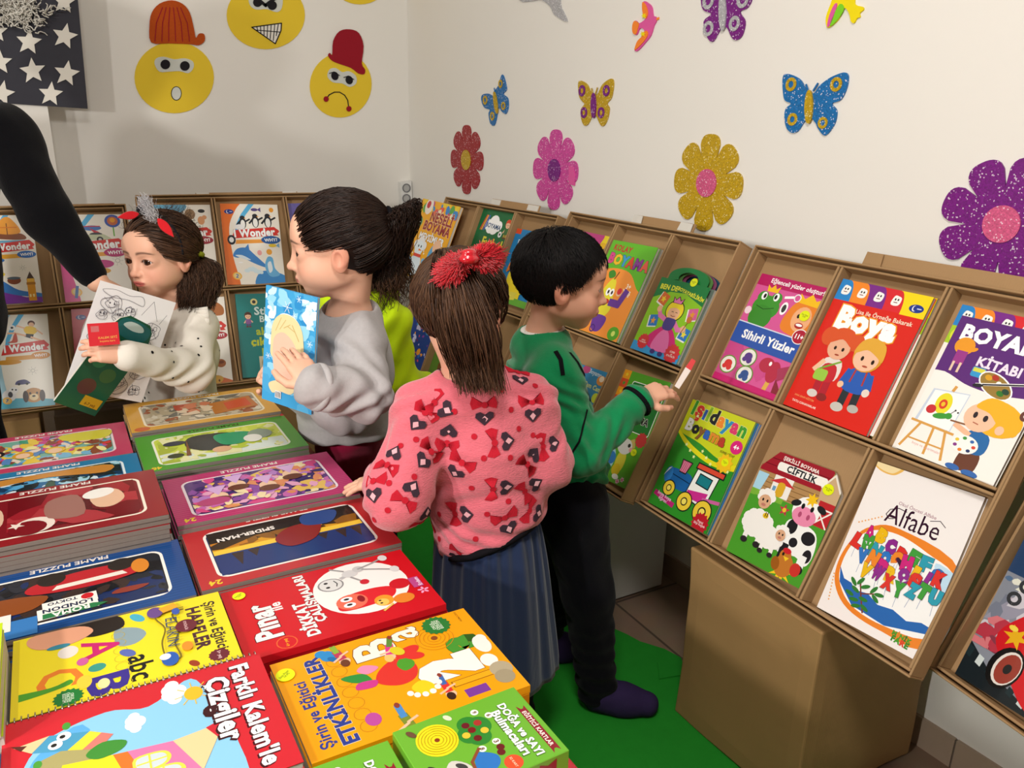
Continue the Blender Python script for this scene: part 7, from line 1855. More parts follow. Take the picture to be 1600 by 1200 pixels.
# ---- the girl in the grey sweatshirt, in profile
def make_grey():
    d = 1.74
    root = empty('person', Matrix.Translation(V((.60, 1.80, 0.0065))), 'girl in profile in a light grey sweatshirt and crimson trousers, holding the snowflake book', 'person')
    H = Head(P_(526, 388, d), .205, az(-70, -5), (.02, 0, 1))
    nb = P_(546, 488, d+.03); chest = P_(538, 575, d+.08); belly = P_(539, 652, d+.17); pel = P_(560, 738, d+.28)
    shL, shR = P_(562, 538, d-.05), P_(548, 528, d+.17)
    elL, wrL = P_(570, 614, d-.16), P_(489, 604, d-.215)
    elR, wrR = P_(520, 640, d+.16), P_(434, 590, d+.04)
    hL, hR = pel+az(-70)*.0+np.array([.02, -.06, -.02]), pel+np.array([-.02, .06, -.02])
    g0 = np.array([pel[0], pel[1], 0])
    kL, aL = g0+(.0, -.06, .32), g0+(.02, -.07, .07); kR, aR = g0+(-.02, .06, .32), g0+(0, .07, .07)
    S = Sdf(); H.solids(S)
    S.chain([H.w(0, -.14, -.25), nb, nb-(0, 0, .03)], [.041, .041, .042], .02); S.chain([nb-(0, 0, .05), chest, belly, pel], [.045, .07, .06, .055], .03)
    S.chain([shL, elL, wrL], [.036, .030, .022], .02); S.chain([shR, elR, wrR], [.036, .03, .022], .02); S.chain([shR, nb-(0, 0, .02), shL], [.036, .04, .036], .03)
    S.chain([hL, kL, aL], [.06, .042, .032], .02); S.chain([hR, kR, aR], [.06, .042, .032], .02)
    bkn = nrm(C0-P_(450, 550, 1.6))
    hand(S, wrL, nrm(P_(461, 556, d-.175)-wrL), -bkn+np.array([-.35, 0, 0]), .112, (.12, .18, .22, .3), 1, .2, .18)
    hand(S, wrR, nrm(P_(399, 574, d-.02)-wrR), nrm(np.array([.1, -1, .0])), .112, (.85, .85, .85, .9), -1, .4, .06)
    skin_obj('body', S, .0023, H, (230, 178, 150), root, (198, 106, 100), (40, 26, 22), (-.5, 1, -.12), .45)
    m_g = mat('grey_melange_jersey', (176, 172, 172), .92, .12, .09, 120, .25, 420, .15)
    G = Sdf(); fx = az(-72); sx = np.array([fx[1], -fx[0], 0])
    up = nrm(chest-belly); A = np.array([sx, np.cross(up, sx), up])
    G.chain([nb-(0, 0, .018), chest], [.062, .088], .05)
    G.ell(chest, (.112, .090, .11), A, .06); G.ell(belly, (.112, .092, .11), A, .06); G.cone(belly, pel, .095, .095, .05)
    cw = wrL+nrm(elL-wrL)*.012
    G.chain([shL, elL], [.056, .052], .03); G.chain([elL, cw], [.052, .044], .03)
    G.chain([shR, elR], [.052, .048], .03); G.chain([elR, wrR+nrm(elR-wrR)*.02], [.048, .040], .03); G.chain([shR, nb-(0, 0, .034), shL], [.054, .062, .056], .03)
    cn = nrm(nb-chest+np.array([-.02, .0, .0])); G.cone(nb-cn*.012, nb+cn*.08, .052, .065, .008, '-')
    hz = P_(530, 690, d+.10); G.cut(hz, (0, 0, -1), .012)
    fa = nrm(cw-elL); ua = nrm(elL-shL)
    def folds(v):
        t = (v-elL)@fa; q = (v-shL)@ua
        r = .0045*np.sin(t*85+4*np.sin(v[:, 2]*38))*np.exp(-((t-.05)/.09)**2)+.0035*np.sin(q*70+4*np.sin(v[:, 0]*30))*np.clip(q/.08, 0, 1)*(q < .24)
        z = v[:, 2]-pel[2]
        return r+.005*np.sin(z*90+5*np.sin(v[:, 0]*18+v[:, 1]*9))*np.exp(-((z-.06)/.06)**2)
    g, gv, gf = cloth_obj('sweatshirt', G, .0036, m_g, root, .004, 24, 12, 'light grey sweatshirt', folds)
    a = nrm(np.cross(cn, (0, 1, 0))); b = np.cross(cn, a)
    mb = MB(); mb.tube([nb-cn*.009+.057*(cos(t)*a+sin(t)*b) for t in np.linspace(0, 2*pi, 41)], .0085, m_g, 8, False); ob = mb.build('collar', root); ob.matrix_parent_inverse = root.matrix_world.inverted()
    a = nrm(np.cross(fa, (0, 0, 1))); b = np.cross(fa, a)
    mb = MB(); mb.tube([cw+.041*(cos(t)*a+sin(t)*b) for t in np.linspace(0, 2*pi, 41)], .0075, m_g, 8, False); ob = mb.build('cuff', root); ob.matrix_parent_inverse = root.matrix_world.inverted()
    T = Sdf(); T.cone(belly-(0, 0, .02), pel, .085, .094, .03); T.chain([hL, kL, aL], [.07, .055, .045], .03); T.chain([hR, kR, aR], [.07, .055, .045], .03); T.cut(hz+(0, 0, .03), (0, 0, 1), .008)
    cloth_obj('trousers', T, .005, mat('crimson_trouser_cloth', (146, 20, 58), .85, .15, .08, 40, .2, 200, .1), root, .003, 50, 4, 'crimson trousers')
    for an in (aL, aR):
        Q = Sdf(); Q.chain([an+np.array([0, 0, -.03])-fx*.02, an+np.array([0, 0, -.036])+fx*.09], [.033, .03], .02); Q.cut((0, 0, .0075), (0, 0, -1), .004); Q.cone(an, an+(0, 0, .1), .035, .035, .008, '-')
        cloth_obj('shoe', Q, .004, mat('dark_shoe', (40, 34, 48), .7, .2), root, .0004, 50, 1)
    # combed back into a thick curly tail
    rnd = np.random.RandomState(5)
    tie = np.array([.0, -.60, .26])
    def cutf(S_):
        S_.cut(H.w(0, .31, .20), H.y-.42*H.z, .012*H.s); S_.cut(H.w(0, -.2, -.24), -H.z-.25*H.y, .03*H.s)
        for q in (-1, 1): S_.ell(H.w(q*.44, .14, -.13), np.array((.24, .25, .25))*H.s, H.ax, .02*H.s, '-')
    sv, sf = hair_shell(H, .045, cutf, .003)
    def keep(p): x, y, z = p; return z > -.24 and y < .34+.42*(z-.2) and not (abs(x) > .1 and y > -.12 and z < .04)
    st = cap_points(H, 4200, rnd, keep)
    F1 = to_world(H, flow(H, st, tie, .045, .07, 12, .035)+.004*rnd.normal(size=(4200, 1, 3)))
    F2 = to_world(H, flow(H, edge_points(900, rnd, keep), tie, .012, .07, 12, .035))
    n = 1500; tw = H.w(*tie); K = 14; t = np.linspace(0, 1, K)[None, :, None]
    n = 3800
    end = P_(606, 428, d+.04)
    r = np.sqrt(rnd.rand(n, 1)); aa = rnd.rand(n, 1)*2*pi
    off = (r*np.cos(aa))[:, None]*nrm(np.cross(H.y, (0, 0, 1)))+(r*np.sin(aa))[:, None]*(nrm(-H.y)*.9+np.array([0, 0, .35]))
    ln = (.35+.70*rnd.rand(n, 1))[:, None]
    Pt = tw+(end-tw)*t*ln+(-H.y*.012+np.array([0, 0, .030]))*np.sin(np.clip(t*1.5, 0, 1)*pi)**.8+off*(.022+.036*np.sin(np.clip(t*1.3, 0, 1)*pi*.8))
    Pt = bend_strip(Pt, .012, 2.2, rnd)
    hair_part(root, 'hair', [(sv, sf), strands(F1, .0011, .0008), strands(F2, .0007, .0009), strands(Pt, .0010, .0004)], m_dark_hair, 'dark hair combed back into a curly tail')
    mb = MB(); ax_ = nrm(-H.y+.3*H.z); a = nrm(np.cross(ax_, (0, 0, 1))); b = np.cross(ax_, a)
    mb.tube([tw+.021*(cos(t)*a+sin(t)*b) for t in np.linspace(0, 2*pi, 31)], .006, mat('black_trim', (20, 18, 22), .9, .1), 8, False); ob = mb.build('hair_tie', root); ob.matrix_parent_inverse = root.matrix_world.inverted()
    return d
dg_ = make_grey()
# the book she holds
TLb, TRb, BRb, BLb = P_(416, 447, 1.70), P_(497, 464, 1.60), P_(486, 650, 1.60), P_(409, 621, 1.70)
ex = nrm(TRb-TLb+BRb-BLb); ey = TLb-BLb+TRb-BRb; ey = nrm(ey-ex*np.dot(ey, ex)); ez = np.cross(ex, ey)
ctr = (TLb+TRb+BRb+BLb)/4
Wb = (np.linalg.norm(TRb-TLb)+np.linalg.norm(BRb-BLb))/2; Hb = (np.linalg.norm(TLb-BLb)+np.linalg.norm(TRb-BRb))/2
book('snowflake_book', 'light blue book with snowflakes held up by the grey sweatshirt girl', frame_M(ctr-ez*.006, ex, ey, ez), Wb, Hb, .006, art_snow)
# ---- the curly haired girl with the white dotted blouse
def make_curly():
    d = 2.30
    root = empty('person', Matrix.Translation(V((.29, 2.40, 0))), 'curly haired little girl with a red ladybird headband and white dotted blouse, holding papers', 'person')
    H = Head(P_(250, 400, d), .196, az(-128, -4), (-.02, 0, 1))
    nb = P_(268, 482, d+.02); chest = P_(280, 550, d+.04); belly = P_(282, 620, d+.05); pel = P_(282, 680, d+.06)
    shL, shR = P_(308, 508, d-.02), P_(236, 506, d+.03)
    elL, wrL = P_(298, 578, d-.14), P_(194, 555, d-.285)
    elR, wrR = P_(205, 575, d+.02), P_(168, 560, d-.10)
    S = Sdf(); H.solids(S)
    S.chain([H.w(0, -.12, -.25), nb, nb-(0, 0, .03)], [.040, .040, .040], .02); S.chain([nb-(0, 0, .05), chest, belly, pel], [.045, .078, .075, .08], .03)
    S.chain([shL, elL, wrL], [.034, .028, .020], .02); S.chain([shR, elR, wrR], [.034, .028, .020], .02); S.chain([shR, nb-(0, 0, .03), shL], [.034, .038, .034], .03)
    g0 = np.array([pel[0], pel[1], 0])
    for q in (-1, 1): S.chain([pel+(q*.05, 0, -.02), g0+(q*.055, 0, .3), g0+(q*.055, 0, .06)], [.06, .042, .032], .02)
    hand(S, wrL, nrm(P_(134, 545, d-.30)-wrL), np.array([.1, .75, -.45]), .112, (.35, .45, .5, .6), -1, .8, .08)
    skin_obj('body', S, .0024, H, (232, 180, 152), root, (206, 112, 104), (84, 56, 42), (-.12, 1, .02), .55)
    m_b = mat('white_blouse_cloth', (224, 218, 206), .85, .15, .03, 60, .15, 300, .1)
    G = Sdf(); fx = az(-125); sx = np.array([fx[1], -fx[0], 0]); up = nrm(chest-belly); A = np.array([sx, np.cross(up, sx), up])
    G.chain([nb-(0, 0, .02), chest], [.052, .084], .05); G.ell(chest, (.105, .086, .10), A, .06); G.ell(belly, (.106, .09, .10), A, .06); G.ell(pel, (.106, .092, .09), A, .05)
    cw = wrL+nrm(elL-wrL)*.012
    G.chain([shL, elL], [.05, .05], .03); G.chain([elL, cw], [.05, .036], .03); G.chain([shR, elR], [.048, .044], .03); G.chain([elR, wrR], [.044, .034], .03); G.chain([shR, nb-(0, 0, .034), shL], [.048, .054, .048], .03)
    cn = nrm(nb-chest); G.cone(nb-cn*.006, nb+cn*.08, .046, .06, .008, '-'); G.cut(pel+(0, 0, -.05), (0, 0, -1), .012)
    fa = nrm(cw-elL)
    g, gv, gf = cloth_obj('blouse', G, .0038, m_b, root, .004, 26, 21, 'white blouse with small black dots', lambda v: .004*np.sin(((v-elL)@fa)*75+4*np.sin(v[:, 2]*34))*np.exp(-((((v-elL)@fa)-.06)/.1)**2))
    bv = bvh_of(gv, gf); mb = MB(); blk = mat('black_print_dot', (22, 20, 22), .9, .1)
    rr = random.Random(6); put = []
    while len(put) < 95:
        p = Vector(gv[gf[rr.randrange(len(gf))][0]])
        if all((p-q).length > .024 for q in put):
            put.append(p); r = bv.find_nearest(p); decal(mb, bv, p, r[1], rr.random()*6, rr.choice((.0026, .0030, .0040)), [(disc(0, 0, 1, 1, 8), blk)])
    join_into(g, mb)
    # ruffle over the shoulder seam
    mb = MB(); n = 70; ring = []
    ua = nrm(shL-chest*.6-shR*.4); a = nrm(np.cross(nrm(elL-shL), fx)); b = np.cross(nrm(elL-shL), a)
    vs = []
    for i in range(n):
        t = -2.2+4.4*i/(n-1)
        base = shL+nrm(elL-shL)*.012+(.053)*(cos(t)*(-nrm(elL-shL)*.2+np.array([0, 0, .2])+nrm(C0-shL)*.9)+sin(t)*np.array([0, 0, 1]))
        for j in range(4):
            f = j/3; vs.append(base+nrm(np.array([.85, -.1, -.15]))*f*.032+np.array([0, 0, 1])*f*.010*sin(i*1.25)+nrm(C0-shL)*f*.012*cos(i*1.25))
    fs = [(i*4+j, i*4+j+1, i*4+j+5, i*4+j+4) for i in range(n-1) for j in range(3)]
    mb.add(vs, fs, m_b, True); ob = mb.build('ruffle', g); ob.matrix_parent_inverse = g.matrix_world.inverted(); so = ob.modifiers.new('cloth', 'SOLIDIFY'); so.thickness = .0016
    T = Sdf(); T.ell(pel+(0, 0, -.05), (.10, .095, .07), None, .03)
    for q in (-1, 1): T.chain([pel+(q*.05, 0, -.02), g0+(q*.055, 0, .3), g0+(q*.055, 0, .05)], [.07, .052, .044], .03)
    cloth_obj('trousers', T, .006, mat('dark_trousers', (34, 32, 40), .9, .1), root, .002, 50, 4)
    # hair
    rnd = np.random.RandomState(15)
    tie = np.array([.36, -.36, -.02]) if H.x[0] > 0 else np.array([-.36, -.36, -.02])
    def cutf(S_):
        S_.cut(H.w(0, .26, .18), H.y-.45*H.z, .012*H.s); S_.cut(H.w(0, -.2, -.28), -H.z-.2*H.y, .03*H.s)
        for q in (-1, 1): S_.ell(H.w(q*.44, .14, -.15), np.array((.24, .23, .25))*H.s, H.ax, .02*H.s, '-')
    sv, sf = hair_shell(H, .045, cutf, .0032)
    def keep(p): x, y, z = p; return z > -.28 and y < .30+.45*(z-.2) and not (abs(x) > .1 and y > -.10 and z < .05)
    st = cap_points(H, 2600, rnd, keep)
    tw = P_(302, 398, d+.02)
    tl = H.loc(tw[None])[0]
    F1 = to_world(H, flow(H, st, tl, .045, .07, 12, .03, (0, -.25, .5))+.006*rnd.normal(size=(2600, 1, 3)))
    F1 = bend_strip(F1, .003, 2.0, rnd)
    F2 = to_world(H, flow(H, edge_points(900, rnd, keep), tl, .012, .07, 12, .03, (0, -.25, .5)))
    n = 4000; K = 16; t = np.linspace(0, 1, K)[None, :, None]
    end = P_(306, 478, d-.02)
    r = np.sqrt(rnd.rand(n, 1)); aa = rnd.rand(n, 1)*2*pi
    rt = nrm(np.array([1, 0, 0.0])); dp = nrm(C0-tw)
    off = (r*np.cos(aa))[:, None]*rt+(r*np.sin(aa))[:, None]*dp*.7
    ln = (.55+.55*rnd.rand(n, 1))[:, None]
    Pt = tw+(end-tw)*t*ln+(rt*.012)*np.sin(t*pi)+off*(.012+.050*np.sin(np.clip(t*1.25, 0, 1)*pi*.75))
    Pt = bend_strip(Pt, .008, 1.4, rnd)
    n = 260; fr = cap_points(H, n, rnd, lambda p: p[1] < .1 and p[2] > .2)
    base = to_world(H, on_skull(H, fr, .06)); dr = nrm(H.z)*.5+(base-H.c)/H.s*.9+rnd.normal(size=(n, 3))*.4
    Ff = bend_strip(base[:, None]+dr[:, None]*np.linspace(0, .022, 10)[None, :, None], .006, 1.5, rnd)
    m_h = hair_mat('warm_brown_hair', (46, 31, 22), (92, 64, 46))
    hair_part(root, 'hair', [(sv, sf), strands(F1, .0015, .0009), strands(F2, .0007, .0009), strands(Pt, .0009, .0004), strands(Ff, .0005, .0003)], m_h, 'brown curly hair tied at the side')
    mb = MB(); ax_ = nrm(end-tw); a = nrm(np.cross(ax_, (0, 1, 0))); b = np.cross(ax_, a)
    mb.tube([tw+nrm(C0-tw)*.022+.022*(cos(q)*a+sin(q)*b) for q in np.linspace(0, 2*pi, 31)], .0075, mat('olive_green_scrunchie', (142, 150, 34), .7, .2), 8, False); ob = mb.build('hair_tie', root); ob.matrix_parent_inverse = root.matrix_world.inverted(); ob['label'] = 'olive green hair tie'
    # headband with red wings, a black puff and white net
    hb = empty('headband', Matrix.Translation(V(H.w(0, 0, .5)))); hb.parent = root; hb.matrix_parent_inverse = root.matrix_world.inverted()
    red = mat('red_felt', (206, 24, 34), .8, .2, .05, 60, .2, 300, .2); blk2 = mat('black_felt', (24, 24, 30), .8, .2)
    mb = MB(); mb.tube([H.w(*on_skull(H, np.array([[.45*sin(q), .04, .13+.45*cos(q)]]), .075)[0]) for q in np.linspace(-1.75, 1.75, 40)], .0045, blk2, 8); ob = mb.build('band', hb); ob.matrix_parent_inverse = hb.matrix_world.inverted()
    def petal(a, b, w, m, th=.004):
        a = np.asarray(a); b = np.asarray(b); ax_ = b-a; s = nrm(np.cross(ax_, C0-a)); nn = nrm(np.cross(s, ax_)); N = 14
        q = [a+ax_*(i/N)+s*w*sin(pi*(i/N)**.8) for i in range(N+1)]+[a+ax_*(i/N)-s*w*sin(pi*(i/N)**.8) for i in range(N-1, 0, -1)]
        M2 = MB(); k = len(q); vs = [p+nn*th for p in q]+[p-nn*th for p in q]
        M2.add(vs, [list(range(k)), list(range(2*k-1, k-1, -1))]+[(i, k+i, k+(i+1) % k, (i+1) % k) for i in range(k)], m); ob = M2.build('wing', hb); ob.matrix_parent_inverse = hb.matrix_world.inverted(); bevel(ob, .0015, 2); ob['label'] = 'red felt wing'
    petal(P_(217, 334, d-.03), P_(183, 340, d-.05), .010, red); petal(P_(246, 341, d-.11), P_(272, 371, d-.12), .011, red)
    Q = Sdf(); Q.ell(P_(224, 327, d-.08), (.016, .014, .013), None, .004); Q.ell(P_(233, 333, d-.09), (.012, .012, .012), None, .004); cloth_obj('puff', Q, .002, blk2, hb, .001, 200, 2, 'black puff on the headband')
    n = 700; c0 = P_(240, 342, d-.10); c1 = P_(224, 312, d-.09)
    st = c0+(c1-c0)*rnd.rand(n, 1)*.9+rnd.normal(size=(n, 3))*.006; u = rnd.normal(size=(n, 3)); u /= np.linalg.norm(u, axis=1, keepdims=True)
    vv, ff = strands(bend_strip(st[:, None]+(u*.010+nrm(c1-c0)*.012)[:, None]*np.linspace(0, 1, 6)[None, :, None], .003, 1.0, rnd), .0005, .0004)
    ob = mesh_obj('net_tuft', vv, ff, [mat('white_net', (206, 204, 206), .7, .2)], hb); ob['label'] = 'white net tuft'
    return d
dc = make_curly()
def art_lines(H):
    a = Art(H, 'f2f0f0'); rnd = random.Random(5); k = '6c6870'
    a.bl([(6, H*.93), (22, H*.96), (40, H*.94), (56, H*.96), (60, H*.88), (40, H*.90), (20, H*.89)], .5, k)
    def blob(x, y, s, n=9):
        a.bl([(x+s*rnd.uniform(.7, 1.2)*cos(q*2*pi/n), y+s*rnd.uniform(.6, 1.1)*sin(q*2*pi/n)) for q in range(n)], .6, k, 4)
    for x, y, s in ((22, .82, 12), (34, .74, 9), (14, .72, 7), (46, .80, 8), (80, .68, 12), (78, .52, 11), (70, .36, 12), (50, .30, 13), (82, .26, 10), (32, .22, 12), (60, .14, 14), (22, .10, 9), (84, .10, 8), (64, .62, 8), (40, .56, 9), (16, .50, 9), (20, .34, 8)):
        blob(x, H*y, s); blob(x+rnd.uniform(-3, 3), H*y+rnd.uniform(-3, 3), s*.55); blob(x+s*.4, H*y+s*.3, s*.25, 6); a.e(x-s*.2, H*y+s*.15, .9, 1.2, '38343c').e(x+s*.2, H*y+s*.15, .9, 1.2, '38343c')
        for j in range(4): a.l([(x+rnd.uniform(-s, s), H*y+rnd.uniform(-s, s)), (x+rnd.uniform(-s, s), H*y+rnd.uniform(-s, s))], .45, k)
    a.l([(62, H*.80), (72, H*.95), (84, H*.78)], .5, k).l([(88, H*.76), (94, H*.86)], .5, k)
    return a
def sheet(name, label, TL, TR, BL, dist, art, T, cat='paper', turn=None, **kw):
    a, b, c = P_(TL[0], TL[1], dist[0]), P_(TR[0], TR[1], dist[1]), P_(BL[0], BL[1], dist[2])
    if turn:
        y = nrm(a-c); x = b-a; x = x-y*np.dot(x, y); x = nrm(x); z = np.cross(x, y); b = a+turn[0]*(x*cos(turn[1])-z*sin(turn[1]))
    ex = nrm(b-a); ey = a-c; W = np.linalg.norm(b-a); ey = nrm(ey-ex*np.dot(ey, ex)); Hh = abs(np.dot(a-c, ey)); ez = np.cross(ex, ey)
    ctr = a+ex*W/2-ey*Hh/2
    if T < .002:
        root = empty(name, frame_M(ctr, ex, ey, ez), label, cat)
        aa = art(100*Hh/W); mb = MB(); mb.box((-W/2, -Hh/2, -T), (W/2, Hh/2, 0), ink(aa.bg)); aa.emit(mb, W, .00008, .4, dz=.00005); mb.build('printed_sheet', root); return root, W, Hh
    return book(name, label, frame_M(ctr-ez*T, ex, ey, ez), W, Hh, T, art, cat=cat, **kw), W, Hh
sheet('colouring_page', 'white colouring page with black outline drawings held by the curly haired girl', (157, 438), (275, 473), (129, 612), (2.11, 2.18, 2.10), art_lines, .0012)
def art_pad(H):
    a = Art(H, '0e5a40'); a.b([(10, H*.86), (20, H*.97), (80, H*.97), (90, H*.86), (70, H*.80), (30, H*.80)], '1a6a6c', 4).b([(22, H*.90), (34, H*.955), (62, H*.955), (72, H*.91), (50, H*.88)], 'c8dcd8', 4)
    a.t('BOYAMA', 52, H*.72, 74, 'c8c040', 0, .06).e(60, H*.62, 14, 10, '5a9a2c').e(30, H*.5, 16, 14, '2a7a50').e(66, H*.4, 18, 16, '3a6a3a').e(40, H*.24, 20, 18, '5a3a34').r(50, H*.06, 44, 22, 'c8a020').t('6-7 yaş', 72, H*.085, 26, '6a4a10'); return a
pad, pw, ph = sheet('carry_pad', 'dark green colouring pad with a looped top held by the curly haired girl', (190, 486), (236, 512), (84, 628), (2.045, 2.05, 2.04), art_pad, .007, 'carry pad', turn=(.12, .5), outline=lambda H: [(0, 0), (100, 0), (100, H*.84), (92, H*.94), (76, H), (24, H), (8, H*.94), (0, H*.84)])
def art_card(H):
    a = Art(H, 'd42a34'); a.r(10, H*.62, 26, H*.26, 'c86a6a').t('KALEM SETİ', 62, H*.36, 62, 'e8a050', 0, .03).t('boyama kartı', 60, H*.18, 50, 'e8a050'); return a
sheet('red_card', 'small red card with yellow print held above the green pad', (136, 506), (184, 503), (158, 540), (1.985, 1.995, 1.98), art_card, .0015, 'card')

# ---- the girl in the neon hoodie, mostly hidden
def make_neon():
    d = 2.27
    root = empty('person', Matrix.Translation(V((.76, 2.04, 0))), 'child in a neon yellow green hoodie, mostly hidden behind the grey sweatshirt girl', 'person')
    H = Head(P_(578, 396, d), .19, az(55, -5))
    nb = P_(566, 470, d); chest = P_(566, 545, d+.02); belly = P_(566, 620, d+.03); pel = P_(568, 680, d+.03)
    fx = az(50); sx = np.array([fx[1], -fx[0], 0])
    shL, shR = nb-sx*.095-(0, 0, .045), nb+sx*.095-(0, 0, .045)
    elL, elR = shL-sx*.02-(0, 0, .17), shR+sx*.02-(0, 0, .17); wrL, wrR = elL+fx*.15-(0, 0, .06), elR+fx*.15-(0, 0, .06)
    g0 = np.array([pel[0], pel[1], 0])
    S = Sdf(); H.solids(S); S.chain([H.w(0, -.12, -.25), nb, chest, belly, pel], [.04, .042, .075, .075, .08], .03)
    for a, b, c in ((shL, elL, wrL), (shR, elR, wrR)): S.chain([a, b, c], [.034, .028, .02], .02)
    S.chain([shL, nb-(0, 0, .03), shR], [.034, .038, .034], .03)
    for q in (-1, 1): S.chain([pel+sx*q*.05, g0+sx*q*.055+(0, 0, .3), g0+sx*q*.055+(0, 0, .06)], [.06, .042, .032], .02)
    hand(S, wrL, nrm(wrL-elL), np.array([.3, .2, -1]), .105, (.4, .4, .4, .4), 1); hand(S, wrR, nrm(wrR-elR), np.array([-.3, .2, -1]), .105, (.4, .4, .4, .4), -1)
    skin_obj('body', S, .0034, H, (226, 176, 148), root)
    m_n = mat('neon_yellow_fabric', (206, 240, 16), .8, .2, .05, 40, .15, 300, .1)
    G = Sdf(); A = np.array([sx, fx, (0, 0, 1)]); G.ell(chest, (.105, .088, .11), A, .06); G.ell(belly, (.106, .09, .11), A, .06); G.ell(pel+(0, 0, .01), (.106, .092, .07), A, .05); G.chain([nb-(0, 0, .03), chest], [.054, .085], .05)
    for a, b, c in ((shL, elL, wrL), (shR, elR, wrR)): G.chain([a, b], [.05, .046], .03); G.chain([b, c], [.046, .038], .03)
    G.chain([shL, nb-(0, 0, .034), shR], [.048, .054, .048], .03); G.cone(nb, nb+(0, 0, .1), .046, .06, .008, '-'); G.cut(P_(588, 690, d), (0, 0, -1), .012)
    g, _, _ = cloth_obj('hoodie', G, .0042, m_n, root, .004, 30, 31, 'neon yellow green hoodie', lambda v: .004*np.sin(v[:, 2]*60+5*np.sin(v[:, 0]*20)))
    Q = Sdf(); c = nb-fx*.06+(0, 0, .015)
    Q.chain([nb-sx*.075+fx*.03+(0, 0, .02), c-sx*.05, c+sx*.05, nb+sx*.075+fx*.03+(0, 0, .02)], [.024, .034, .034, .024], .03); Q.ell(c-fx*.015-(0, 0, .05), (.075, .040, .055), A, .04)
    cloth_obj('hood', Q, .0036, m_n, g, .004, 45, 33)
    T = Sdf(); T.ell(pel-(0, 0, .03), (.1, .09, .07), A, .03)
    for q in (-1, 1): T.chain([pel+sx*q*.05, g0+sx*q*.055+(0, 0, .3), g0+sx*q*.055+(0, 0, .05)], [.07, .052, .044], .03)
    cloth_obj('trousers', T, .006, mat('dark_trousers', (34, 32, 40), .9, .1), root, .002, 50, 4)
    rnd = np.random.RandomState(25)
    def cutf(S_): S_.cut(H.w(0, .22, .2), H.y-.5*H.z, .05*H.s); S_.cut(H.w(0, -.2, -.34), -H.z, .03*H.s)
    sv, sf = hair_shell(H, .06, cutf, .004)
    n = 2400; st = cap_points(H, n, rnd, lambda p: p[2] > -.3 and p[1] < .2+.5*p[2])
    base = to_world(H, on_skull(H, st, .055)); dr = (base-H.c); dr /= np.linalg.norm(dr, axis=1, keepdims=True)
    t = np.linspace(0, 1, 12)[None, :, None]
    dr[:, 2] = np.minimum(dr[:, 2], .1); L = (.05+.07*rnd.rand(n, 1))[:, None]
    Pt = bend_strip(base[:, None]+dr[:, None]*L*.35*np.sin(t*pi*.6)+np.array([0, 0, -1.0])*t**1.3*L, .010, 2.2, rnd)
    hair_part(root, 'hair', [(sv, sf), strands(Pt, .0014, .0006)], m_brown_hair, 'curly brown hair')
make_neon()

